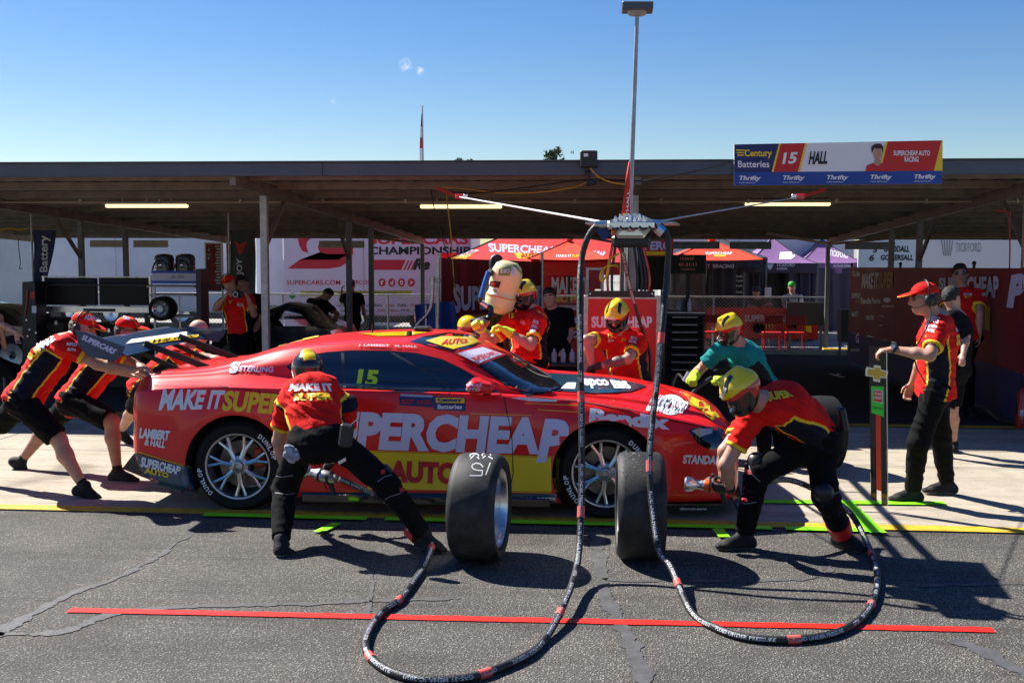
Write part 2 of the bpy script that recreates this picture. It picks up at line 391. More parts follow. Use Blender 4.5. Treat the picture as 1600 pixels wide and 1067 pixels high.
tag(obj('red_tape', r1, tape_r), 'thin red tape line across the asphalt in the foreground', kind='structure')
tar = mat('bitumen_seal', (.085, .083, .082), rough=.5, var=.25, vscale=10, bump=.3, bscale=60); tr = MB()
def seam(pts, w0, w1):
    pts = crv([Vector((*gp(*p), .004)) for p in pts], 22); n = len(pts); L_, R_ = [], []
    for i, p in enumerate(pts):
        d = (pts[min(i+1, n-1)]-pts[max(i-1, 0)]).normalized(); nn = Vector((-d.y, d.x, 0)); ww = (w0+(w1-w0)*i/n)*(.75+.45*noise.noise(p*4)+.35*noise.noise(p*17)+.25*noise.noise(p*41))
        L_.append(p-nn*ww/2+nn*(.03*noise.noise(p*7)+.018*noise.noise(p*33))); R_.append(p+nn*ww/2+nn*(.03*noise.noise(p*7+Vector((3, 3, 3)))+.018*noise.noise(p*29)))
    tr.add(L_+R_, [(i, i+1, n+i+1, n+i) for i in range(n-1)])
seam([(-20, 1000), (40, 965), (120, 925), (180, 905), (250, 868), (272, 850), (300, 838)], .11, .02)
seam([(-20, 992), (80, 990), (130, 975), (185, 957), (260, 950), (400, 946), (480, 944), (560, 940), (720, 935)], .10, .05)
seam([(930, 830), (938, 880), (945, 930), (975, 980), (1010, 1067), (1030, 1100)], .12, .10)
seam([(575, 960), (580, 900), (560, 880)], .05, .03); seam([(940, 905), (1020, 908), (1260, 905), (1300, 880)], .04, .03)
seam([(1430, 915), (1600, 912)], .05, .05); seam([(1490, 1000), (1540, 1020), (1620, 1060)], .14, .14)
tag(obj('bitumen_seam', tr, tar), 'dark sealed cracks wandering over the pit lane asphalt', kind='structure')
# the small painted corner mark on the dark floor
pm = MB()
def gpl(px, py, z): 
    p = atz(px, py, z); return (p.x, p.y)
strip([gp(1296, 584), gp(1318, 590)], .07, .006, pm); strip([gp(1303, 588), gp(1312, 584)], .05, .007, pm)
tag(obj('floor_mark', pm, m_wht), 'small white painted corner mark on the shaded floor', kind='structure')
tag(obj('floor_paint', MB().box((at(1345, 547, 25.4).x, 25.6, gz(25)+.05), (1.6, .12, .10), bev=.02), tape_y), 'short yellow and red kerb block at the fence post', kind='structure')

# ============================================================ the pit shed
YF, YB = 12.87, 26.6
def rz(y): return 2.86-.0485*(y-YF)                        # underside of the sheeting
shed = thing('pit_shed', 'long open pit shed with a sloping corrugated steel roof on grey posts', 'shed', (0, YF, 0))
m_sheet = mat('roof_sheet', (.26, .215, .17), rough=.55, metal=.25, var=.35, vscale=2.2, bump=.1, bscale=30)
m_beam = mat('beam_grey', (.20, .175, .15), rough=.6, metal=.2, var=.3, vscale=4)
m_fas = mat('fascia_blue_grey', (.075, .09, .12), rough=.5, metal=.2, var=.15, vscale=3)
q = MB(); X0, X1, pr = -14.5, 14.5, .27; n = int((X1-X0)/pr)
top, vs = [], []
for i in range(n):
    x = X0+i*pr
    for dx, dz in ((0, 0), (.09, 0), (.11, .05), (.20, .05), (.22, 0)): vs.append((x+dx, dz))
pts = [(x, YF+.02, rz(YF)+dz+.05) for x, dz in vs]+[(x, YB, rz(YB)+dz+.05) for x, dz in vs]; m = len(vs)
q.add(pts, [(i, i+1, m+i+1, m+i) for i in range(m-1)])
q.add([(X0, YF+.02, rz(YF)+.105), (X1, YF+.02, rz(YF)+.105), (X1, YB, rz(YB)+.105), (X0, YB, rz(YB)+.105)], [(0, 1, 2, 3)])
tag(obj('roof_sheeting', q, m_sheet, shed), kind='stuff')
for i in range(12):
    y = YF+.55+i*1.17; z = rz(y)
    obj('purlin', MB().box((0, y, z+.0), (X1-X0, .065, .10)).box((0, y+.045, z-.045), (X1-X0, .05, .012)), m_beam, shed)
fs = obj('fascia', MB().box((-8.9, YF, 2.875), (11.2, .06, .16), bev=.006).box((2.35, YF, 2.875), (11.294, .06, .16), bev=.006).box((11.3, YF, 2.875), (6.6, .06, .16), bev=.006).box((0, YF-.01, 2.962), (29, .10, .014)), m_fas, shed)
obj('rear_gutter', MB().box((0, YB+.06, rz(YB)+.04), (29, .12, .12), bev=.01), m_fas, shed)
RX = [-13.83, -9.11, -4.39, .33, 5.05, 9.77]; RY = [14.1, 18.8, 20.6, 26.4]
for x in RX:
    obj('rafter', MB().bar((x, YF+.04, rz(YF)-.09), (x, YB-.2, rz(YB-.2)-.09), .075, .15), m_beam, shed)
    for y in RY:
        zt = rz(y)-.17; q = MB().box((x, y, (zt+gz(y))/2), (.09, .09, zt-gz(y)), bev=.006)
        q.box((x, y, gz(y)+.012), (.22, .22, .02))
        for sx in (-1, 1):
            for sy in (-1, 1): q.cyl((x+sx*.08, y+sy*.08, gz(y)+.02), (x+sx*.08, y+sy*.08, gz(y)+.045), .012, n=6)
        obj('post', q, m_galv if y == 14.1 else m_steel, shed)
    obj('brace', MB().bar((x, 14.1, 1.95), (x, 15.0, rz(15.0)-.16), .05, .05).bar((x, 18.8, 1.75), (x, 17.9, rz(17.9)-.16), .05, .05), m_beam, shed)
for x, dx in ((-4.39, -1.6), (.33, -1.3), (.33, 1.9), (5.05, -1.9), (5.05, 1.6), (-9.11, 1.5)):
    obj('roof_brace', MB().bar((x, 26.2, rz(26.2)-.16), (x+dx, 23.0, rz(23.0)-.1), .06, .05), mat('brace_rust', (.20, .13, .09), rough=.7, var=.3), shed)
obj('conduit', MB().cyl((X0, 16.1, rz(16.1)-.08), (X1, 16.1, rz(16.1)-.08), .013, n=8), mat('conduit_cream', (.5, .44, .34), rough=.5), shed)
qq = MB()
for i in range(24): qq.box((X0+.6+i*1.22, 16.1, rz(16.1)-.07), (.03, .05, .06))
tag(obj('conduit_clip', qq, m_galv, shed), kind='stuff')
# signs boards under the far gutter
for (x0, x1) in ((138, 193), (206, 260), (497, 568), (1052, 1125), (1141, 1206), (1322, 1400)):
    a = at(x0, 376, 26.2); b = at(x1, 386, 26.2)
    obj('gutter_panel', MB().box(((a.x+b.x)/2, 26.3, 2.02), (b.x-a.x, .05, .17), bev=.004), mat('panel_beige', (.33, .31, .25), rough=.7, var=.15) if x0 < 600 else mat('panel_blue', (.14, .19, .25), rough=.6, var=.3), shed)
m_lamp = mat('lamp_diffuser', (.8, .75, .6), rough=.5, emit=(1.0, .82, .42), estr=.75)
for i, (x0, x1, yy) in enumerate(((166, 293, 322), (657, 784, 323), (1164, 1297, 319))):
    a = at(x0, yy, 16.9); b = at(x1, yy, 16.9); z = (a.z+b.z)/2
    t = thing('strip_light', ['warm glowing strip light under the shed roof above the blue crate', 'warm glowing strip light under the shed roof near the refueller', 'warm glowing strip light under the shed roof below the driver name sign'][i], 'strip light', ((a.x+b.x)/2, 16.9, z+.05), 'strip lights under the shed roof')
    obj('diffuser', MB().box(((a.x+b.x)/2, 16.9, z), (b.x-a.x, .10, .055), bev=.02), m_lamp, t)
    q = MB().box(((a.x+b.x)/2, 16.9, z+.045), (b.x-a.x-.02, .11, .04), bev=.01)
    for k in (.2, .5, .8): q.cyl((a.x+(b.x-a.x)*k, 16.9, z+.06), (a.x+(b.x-a.x)*k, 16.9, rz(16.9)+.05), .01, n=6)
    obj('housing', q, mat('housing_white', (.55, .53, .48), rough=.5), t)

# driver name sign on the fascia
sy = YF-.10
c4 = [at(1147, 290, sy), at(1472, 287.5, sy), at(1473, 219.5, sy), at(1147, 226, sy)]
sg = thing('pit_name_sign', 'long pit sign with the driver name and number fixed to the shed fascia', 'sign', (c4[0]+c4[1])/2)
obj('panel', MB().prism(c4, (0, .03, 0)), m_wht, sg)
for z in (0, 1): obj('bracket', MB().box(((c4[0].x+.35) if z == 0 else (c4[1].x-.35), sy+.065, 2.85), (.05, .065, .2)), m_galv, sg)
PL = (c4[0], (0, 1, 0)); q = MB()
L = lambda x: 226+(219.5-226)*(x-1147)/326; B_ = lambda x: 290-2.5*(x-1147)/325; M_ = lambda x: 269.5+(267-269.5)*(x-1147)/325
ppoly(q, [(1147, L(1147)), (1220, L(1220)), (1208, M_(1208)), (1147, M_(1147))], PL, 0)
ppoly(q, [(1147, M_(1147)), (1472, M_(1472)), (1472, B_(1472)), (1147, B_(1147))], PL, 1)
for (a, b, mi) in ((1219, 1259, 2), (1386, 1472.5, 2)): ppoly(q, [(a, L(a)), (b, L(b)), (b-(12 if b < 1300 else 0), M_(b)), (a-11, M_(a))], PL, mi)
for (a, b) in ((1217, 1220), (1258, 1261), (1384, 1387)): ppoly(q, [(a, L(a)), (b, L(b)), (b-11.5, M_(b)), (a-11.5, M_(a))], PL, 3, off=.0045)
ppoly(q, [(1472.5, L(1472)), (1472.5, M_(1472)), (1459, M_(1459)), (1471, L(1471))], PL, 3, off=.0045)
obj('colour_fields', q, [mat('print_navy', (.012, .02, .12), rough=.5), m_pblu, m_pred, m_pyel], sg)
q = MB()
T = lambda s, r, mi=0, **k: ptext(q, s, r, PL, mi, off=.007, **k)
ppoly(q, [(1150, 234), (1164, 234), (1164, 236), (1150, 236)], PL, 1, off=.007); ppoly(q, [(1151, 238), (1162, 238), (1162, 240), (1151, 240)], PL, 1, off=.007); ppoly(q, [(1152, 242), (1162, 242), (1162, 244), (1152, 244)], PL, 1, off=.007)
T('Century', (1163, 234, 1206, 248), 1, bold=.03); T('Batteries', (1153, 251.5, 1202, 262), 0, bold=.015)
T('15', [(1222, 257), (1243, 256), (1247, 238), (1225, 239)], 0, bold=.035); T('HALL', [(1263, 257.5), (1292, 256.5), (1295, 236.5), (1266, 237)], 2, bold=.04)
T('SUPERCHEAP AUTO', (1396, 235.5, 1453, 243.5), 0, bold=.03); T('RACING', (1413, 245, 1435, 253.5), 0, bold=.03)
for i in range(5): x = 1155+i*68.3; y = 275-i*.6; T('Thrifty', (x, y, x+34, y+9), 0, bold=.035, shear=.25); T('CAR RENTAL', (x, y+10, x+26, y+11.8), 0, bold=.01)
obj('lettering', q, [m_wht, m_pyel, m_pblk], sg)
q = MB()
ppoly(q, [(1352, 268), (1354, 259), (1364, 255), (1376, 255), (1388, 259), (1395, 262), (1396, 267.8)], PL, 0, off=.0075); pdisc(q, 1371, 241, 6.3, PL, 1, ry=9.5, off=.008); ppoly(q, [(1367, 247), (1375, 247), (1376, 257), (1371, 260), (1366, 257)], PL, 1, off=.0078)
ppoly(q, [(1362, 240), (1361, 230), (1366, 225.5), (1376, 225), (1380, 230), (1379, 240), (1377, 233), (1366, 232)], PL, 2, off=.0084)
obj('driver_portrait', q, [m_pred, m_skin, m_hair2], sg)

# camera box and small camera on the fascia, cables
t = thing('control_box', 'small black control box with a sticker on top of the fascia', 'control box', at(920, 262, YF-.06))
obj('case', MB().box(at(920, 249, YF-.08), (.195, .09, .19), bev=.012), m_pb, t)
q = MB(); PB = (at(920, 249, YF-.126), (0, 1, 0)); ppoly(q, [(912, 240), (919, 240), (919, 245), (912, 245)], PB, 0); pdisc(q, 927, 242, 1, PB, 1); obj('sticker', q, [m_wht, m_pred], t)
t = thing('pit_camera', 'small black remote camera hanging on an arm below the control box', 'camera', at(920, 262, YF-.1))
obj('arm', MB().tube([at(918, 262, YF-.08), at(918, 272, YF-.08), at(920, 280, YF-.08)], .018, 8).ball(at(918, 270, YF-.08), .03, 8), m_pb, t, smooth=True)
obj('camera_body', MB().box(at(924, 285, YF-.09), (.11, .07, .06), bev=.012).ball(at(919, 288, YF-.13), .026, 10).ball(at(930, 282, YF-.13), .022, 10), m_pb, t)
def cable(name, label, pts, r, m, cat='cable', grp=None): return tag(obj(name, MB().tube(crv(pts, 6), r, 6), m, smooth=True), label, cat, grp)
m_cyel = mat('cable_yellow', (.6, .33, .02), rough=.5)
cable('cable', 'yellow cable sagging from the black control box along the fascia', [at(922, 263, YF-.1), at(936, 277, YF-.1), at(955, 285, YF-.1), at(975, 288, YF-.1), at(985, 288, YF-.1)], .008, m_cyel)
cable('cable', 'thin yellow cable strung left under the roof to the red strap', [at(925, 280, 13.2), at(900, 292, 13.4), at(850, 300, 13.6), at(790, 302, 13.8), at(740, 297, 14.0), at(690, 292, 14.1)], .007, m_cyel)
cable('cable', 'long black cable strung from the camera up to the name sign', [at(700, 300, 14), at(760, 301, 13.6), at(918, 281, 13.1), at(1000, 283, 12.7), at(1080, 269, 12.7), at(1147, 252, 12.75)], .009, m_pb)
cable('cable', 'yellow cable hanging from the roof down behind the maroon banner', [at(697, 285, 15.2), at(698, 310, 15.2), at(704, 360, 15.2), at(708, 420, 15.2), at(712, 470, 15.2)], .009, m_cyel)
cable('cable', 'black cable hanging beside the red strap under the roof', [at(676, 285, 15), at(674, 300, 15), at(684, 350, 15), at(700, 400, 15), at(712, 450, 15)], .007, m_pb)
cable('cable', 'red cable hanging down the front right post of the shed', [at(1555, 330, 14), at(1577, 332, 14), at(1577, 350, 14), at(1578, 390, 14), at(1576, 470, 14)], .009, mat('cable_red', (.4, .02, .03)))
cable('cable', 'knotted grey string dangling at the far left under the roof', [at(28, 372, 17), at(30, 395, 17), at(32, 412, 17), at(30, 420, 17), at(35, 419, 17)], .007, mat('string', (.2, .16, .12)))
cable('cable', 'orange cable draped under the roof at the left edge', [at(0, 360, 19), at(15, 357, 19), at(30, 359, 19), at(50, 356, 19)], .015, m_cyel)

# trees and a flag above the roof
def crown(name, parts, seed, parent, lf=.35, n=1500, m=None):
    rnd = random.Random(seed); q = MB()
    for _ in range(n):
        c, r = rnd.choice(parts); d = Vector((rnd.gauss(0, 1), rnd.gauss(0, 1), rnd.gauss(0, 1))).normalized(); p = Vector(c)+d*r*(rnd.random()**.35)
        if noise.noise(p*.9) < -.15: continue
        u = Vector((rnd.gauss(0, 1), rnd.gauss(0, 1), rnd.gauss(0, 1))).normalized()*lf; v = u.orthogonal().normalized()*lf*.4
        q.add([p-u, p+v, p+u, p-v], [(0, 1, 2, 3)])
    return tag(obj(name, q, m or mat('leaves', (.05, .085, .03), rough=.7, var=.4, vscale=1), parent), kind=None)
for (px, py, Y, R_, lab, sd_) in ((874, 250, 80, 1.1, 'tall gum tree whose sparse crown shows above the roof left of the control box', 3), (720, 262, 90, .8, 'distant tree just topping the roof line behind the red strap', 5)):
    p = at(px, py, Y); t = thing('gum_tree', lab, 'tree', (p.x, Y, -.5))
    obj('trunk', MB().tube([(p.x-.3, Y, -.5), (p.x, Y, p.z*.5), (p.x+.2, Y, p.z-.6)], [.35, .25, .10], 8).tube([(p.x, Y, p.z*.6), (p.x-1.2, Y, p.z-.8)], [.15, .05], 6).tube([(p.x, Y, p.z*.7), (p.x+1.1, Y, p.z-.5)], [.15, .05], 6), mat('bark', (.25, .2, .16), rough=.9, var=.3), t)
    pr_ = [((p.x-.7, Y, p.z+.1), .55*R_), ((p.x-.1, Y, p.z+.35), .5*R_), ((p.x+.75, Y, p.z+.25), .5*R_), ((p.x+.3, Y, p.z-.6), .9*R_), ((p.x-1.2, Y, p.z-.9), .8*R_), ((p.x+1.3, Y, p.z-.9), .8*R_), ((p.x, Y, p.z-2), 1.9*R_)]
    crown('crown', pr_, sd_, t, lf=.16, n=2600)
def feather(name, label, px0, y0, px1, y1, Y, wpx, mats_, bands, base_y=None):
    a = at(px0, y0, Y); b = at(px1, y1, Y); t = thing(name, label, 'flag', (b.x, Y, gz(Y)))
    obj('flag_pole', MB().cyl((b.x+.02, Y, gz(Y)), a, .022, n=8), m_galv, t)
    n = 14; q = MB(); vs = []
    for i in range(n+1):
        u = i/n; y = y0+(y1-y0)*u; xc = px0+(px1-px0)*u; wd = wpx*min(1, (u*3.2)**.6)
        for s in (0, .5, 1): p = at(xc-wd*s+.5, y, Y); p.y += .05*math.sin(5*u+3*s); vs.append(p)
    for i in range(n):
        mi = bands(i/n)
        for s in (0, 1): q.add([vs[i*3+s], vs[i*3+s+1], vs[i*3+s+4], vs[i*3+s+3]], [(0, 1, 2, 3)], mi)
    obj('flag_cloth', q, mats_, t, normals=False); return t
feather('feather_flag', 'slim red and white feather flag rising above the roof behind the shed', 660, 165, 664, 400, 45, 6, [m_pred, m_wht], lambda u: 0 if (u < .12 or .2 < u < .27) else 1)
# ------------------------------------------------------------ continuous bodies: blended shapes -> one surface
class Cap:                                                # tapered limb; elliptical when side given
    def __init__(s, a, b, ra, rb, k=.02, side=None, fa=None, fb=None, flata=False, flatb=False, sub=False):
        s.a = np.array(a, float); s.b = np.array(b, float); s.ra, s.rb, s.k = ra, rb, k; s.sub = sub
        s.side = None if side is None else np.array(side, float); s.fa = fa or ra; s.fb = fb or rb; s.flata, s.flatb = flata, flatb
        r = max(s.ra, s.rb, s.fa, s.fb); s.lo = np.minimum(s.a, s.b)-r; s.hi = np.maximum(s.a, s.b)+r
    def d(s, X, Y, Z):
        ab = s.b-s.a; L = max(1e-6, np.linalg.norm(ab)); ax = ab/L
        px, py, pz = X-s.a[0], Y-s.a[1], Z-s.a[2]
        tr = (px*ax[0]+py*ax[1]+pz*ax[2])/L; t = np.clip(tr, 0, 1)
        qx, qy, qz = px-ab[0]*t, py-ab[1]*t, pz-ab[2]*t
        if s.side is None:
            d = np.sqrt(qx*qx+qy*qy+qz*qz)-(s.ra+(s.rb-s.ra)*t)
        else:
            sd = s.side-ax*np.dot(s.side, ax); sd /= max(1e-6, np.linalg.norm(sd)); fw = np.cross(sd, ax)
            qs = qx*sd[0]+qy*sd[1]+qz*sd[2]; qf = qx*fw[0]+qy*fw[1]+qz*fw[2]; qa = qx*ax[0]+qy*ax[1]+qz*ax[2]
            rs = s.ra+(s.rb-s.ra)*t; rf = s.fa+(s.fb-s.fa)*t; rm = np.minimum(rs, rf)
            d = (np.sqrt((qs/rs)**2+(qf/rf)**2+(qa/rm)**2)-1)*rm
        if s.flatb: d = np.maximum(d, (tr-1)*L)
        if s.flata: d = np.maximum(d, -tr*L)
        return d
class Ell:
    def __init__(s, c, r, M=None, k=.02, sub=False, cut=None):
        s.c = np.array(c, float); s.r = np.array(r, float); s.M = np.eye(3) if M is None else np.array(M, float); s.k = k; s.sub = sub
        m = s.r.max(); s.lo = s.c-m; s.hi = s.c+m; s.cut = cut
    def d(s, X, Y, Z):
        px, py, pz = X-s.c[0], Y-s.c[1], Z-s.c[2]; n2 = 0; g2 = 0
        for i in range(3):
            q = (px*s.M[0, i]+py*s.M[1, i]+pz*s.M[2, i]); n2 = n2+(q/s.r[i])**2; g2 = g2+(q/s.r[i]**2)**2
        n = np.sqrt(n2); d = n*(n-1)/np.maximum(np.sqrt(g2), 1e-6)
        if s.cut is not None:
            for (c, no) in s.cut: d = np.maximum(d, (X-c[0])*no[0]+(Y-c[1])*no[1]+(Z-c[2])*no[2])
        return d
def nets(prims, vox):
    lo = np.min([p.lo for p in prims if not p.sub], 0)-.03; hi = np.max([p.hi for p in prims if not p.sub], 0)+.03
    n = np.ceil((hi-lo)/vox).astype(int)+1
    ax = [lo[i]+vox*np.arange(n[i]) for i in range(3)]
    Fd = np.full(n, .5, np.float32)
    for p in prims:
        m = p.k+.03; i0 = np.maximum(0, np.floor((p.lo-m-lo)/vox).astype(int)); i1 = np.minimum(n, np.ceil((p.hi+m-lo)/vox).astype(int)+1)
        if (i1 <= i0).any(): continue
        sl_ = tuple(slice(a, b) for a, b in zip(i0, i1))
        d = p.d(ax[0][sl_[0]][:, None, None], ax[1][sl_[1]][None, :, None], ax[2][sl_[2]][None, None, :]).astype(np.float32)
        f = Fd[sl_]
        if p.sub: Fd[sl_] = np.maximum(f, -d)
        else:
            h = np.maximum(p.k-np.abs(f-d), 0)/p.k; Fd[sl_] = np.minimum(f, d)-h*h*p.k*.25
    S = Fd < 0
    c = [S[i:n[0]-1+i, j:n[1]-1+j, k:n[2]-1+k] for i in (0, 1) for j in (0, 1) for k in (0, 1)]
    an = c[0].copy(); al = c[0].copy()
    for q in c[1:]: an |= q; al &= q
    act = an & ~al; idx = np.argwhere(act); cid = np.full(act.shape, -1, np.int64); cid[act] = np.arange(len(idx))
    vals = {(i, j, k): Fd[idx[:, 0]+i, idx[:, 1]+j, idx[:, 2]+k] for i in (0, 1) for j in (0, 1) for k in (0, 1)}
    acc = np.zeros((len(idx), 3)); cnt = np.zeros(len(idx))
    for a in vals:
        for e in range(3):
            if a[e]: continue
            b = list(a); b[e] = 1; b = tuple(b); va, vb = vals[a], vals[b]
            mk = (va < 0) != (vb < 0); t = np.where(mk, va/np.where(np.abs(va-vb) < 1e-9, 1, va-vb), 0)
            pt = np.array(a, float)[None, :].repeat(len(idx), 0); pt[:, e] = t
            acc += pt*mk[:, None]; cnt += mk
    V_ = lo+vox*(idx+acc/np.maximum(cnt, 1)[:, None])
    Q = []
    for e in range(3):
        u, v = [(1, 2), (2, 0), (0, 1)][e]
        a = [slice(1, n[i]-1) for i in range(3)]; b = list(a); a[e] = slice(0, n[e]-1); b[e] = slice(1, n[e])
        A = S[tuple(a)]; B = S[tuple(b)]; ch = A != B; I = np.argwhere(ch)+np.array([0 if i == e else 1 for i in range(3)])
        flip = B[ch]
        def off(du, dv):
            J_ = I.copy(); J_[:, u] -= du; J_[:, v] -= dv; return cid[J_[:, 0], J_[:, 1], J_[:, 2]]
        q = np.stack([off(1, 1), off(0, 1), off(0, 0), off(1, 0)], 1); q[flip] = q[flip][:, ::-1]; Q.append(q)
    return V_, np.concatenate(Q)
def netobj(name, prims, vox, mats, parent, classify=None, smooth_it=1, wr=0, wscale=9):
    V_, Q = nets(prims, vox)
    for _ in range(smooth_it):
        s = np.zeros_like(V_); c = np.zeros(len(V_))
        for i in range(4):
            np.add.at(s, Q[:, i], V_[Q[:, (i+1) % 4]]); np.add.at(c, Q[:, i], 1)
            np.add.at(s, Q[:, i], V_[Q[:, (i-1) % 4]]); np.add.at(c, Q[:, i], 1)
        V_ = V_*.45+.55*s/np.maximum(c, 1)[:, None]
    if wr:                                                # cloth folds: real relief, not paint
        N = np.cross(V_[Q[:, 1]]-V_[Q[:, 0]], V_[Q[:, 3]]-V_[Q[:, 0]]); vn = np.zeros_like(V_)
        for i in range(4): np.add.at(vn, Q[:, i], N)
        vn /= np.maximum(np.linalg.norm(vn, axis=1), 1e-9)[:, None]
        x, y, z = V_[:, 0]*wscale, V_[:, 1]*wscale, V_[:, 2]*wscale
        a = np.sin(2.1*x+3.3*z+1.7*np.sin(1.3*y+.9*z))+np.sin(-2.9*z+1.9*y+2.2*np.sin(.8*x+1.9*z)+1.1)
        b = np.sin(5.7*z+2.3*x+1.4*np.sin(3.1*y))*np.sin(3.3*x-2.1*y+1.3*np.sin(2.2*z))
        dsp = wr*(1-np.abs(a)*.9+.6*b); V_ = V_+vn*dsp[:, None]
    me = bpy.data.meshes.new(name)
    me.vertices.add(len(V_)); me.vertices.foreach_set('co', V_.ravel().astype(np.float32))
    me.loops.add(len(Q)*4); me.loops.foreach_set('vertex_index', Q.ravel().astype(np.int32))
    me.polygons.add(len(Q)); me.polygons.foreach_set('loop_start', (np.arange(len(Q))*4).astype(np.int32))
    me.polygons.foreach_set('use_smooth', np.ones(len(Q), bool))
    for m in (mats if hasattr(mats, '__len__') else [mats]): me.materials.append(m)
    if classify:
        me.polygons.foreach_set('material_index', classify(V_[Q].mean(1)).astype(np.int32))
    me.update(calc_edges=True); me.validate()
    return link(bpy.data.objects.new(name, me), parent)

def ik(A, B, L1, L2, hint):
    A, B = Vector(A), Vector(B); d = B-A; D = d.length
    if D >= (L1+L2)*.995: return A+d*(L1/(L1+L2))
    D = max(D, abs(L1-L2)+.01); u = d.normalized(); a = (L1*L1-L2*L2+D*D)/(2*D); h = math.sqrt(max(0, L1*L1-a*a))
    x = u.orthogonal().normalized(); y = u.cross(x); best = None
    for i in range(72):
        t = i*math.pi/36; P = A+u*a+(x*math.cos(t)+y*math.sin(t))*h; q = proj(P)
        c = math.hypot(q[0]-hint[0], q[1]-hint[1])+(hint[2]*P.y*25 if len(hint) > 2 else 0)
        if best is None or c < best[0]: best = (c, P)
    return best[1]
def onray(P, px, py, L, far):
    d = ray(px, py); tc = (P-CAM).dot(d); C = CAM+d*tc; m = (C-P).length
    if m >= L: return P+(C-P)*(L/m)
    return CAM+d*(tc+(1 if far else -1)*math.sqrt(L*L-m*m))
def hand(wr, dr, nrm, curl, g, left, r=.0088, infl=0, cuff=0, thumb=.7):
    """palm, four unequal curled fingers and a thumb leaving the side of the palm"""
    dr = Vector(dr).normalized(); nrm = Vector(nrm); nrm = (nrm-dr*nrm.dot(dr)).normalized(); sd = dr.cross(nrm)*(-1 if left else 1)
    P = [Cap(wr, wr+dr*.075*g, .026*g+infl, .035*g+infl, .012, side=sd, fa=.019*g+infl, fb=.014*g+infl)]
    for i, (o, l) in enumerate(((-.026, .85), (-.009, .97), (.009, 1.0), (.026, .9))):
        p = wr+dr*.085*g+sd*o*g; d = dr.copy(); ang = 0
        for sl_, c in ((.040, .9), (.027, 1.1), (.021, .8)):
            ang += curl*c; d = dr*math.cos(ang)+nrm*math.sin(ang)+sd*o*1.2*(1-curl); q = p+d.normalized()*sl_*l*g
            P.append(Cap(p, q, (r+infl)*g, (r*.9+infl)*g, .004)); p = q
    p = wr+dr*.022*g+sd*.026*g; q = p+(dr*.6+sd*thumb+nrm*(.2+.5*curl)).normalized()*.045*g; P.append(Cap(p, q, .013*g+infl, .011*g+infl, .008))
    P.append(Cap(q, q+(dr*.9+sd*.1+nrm*(.2+.7*curl)).normalized()*.036*g, (r*1.1+infl)*g, (r+infl)*g, .004))
    return P
def mat3(x, y, z): return Matrix((x, y, z)).transposed()

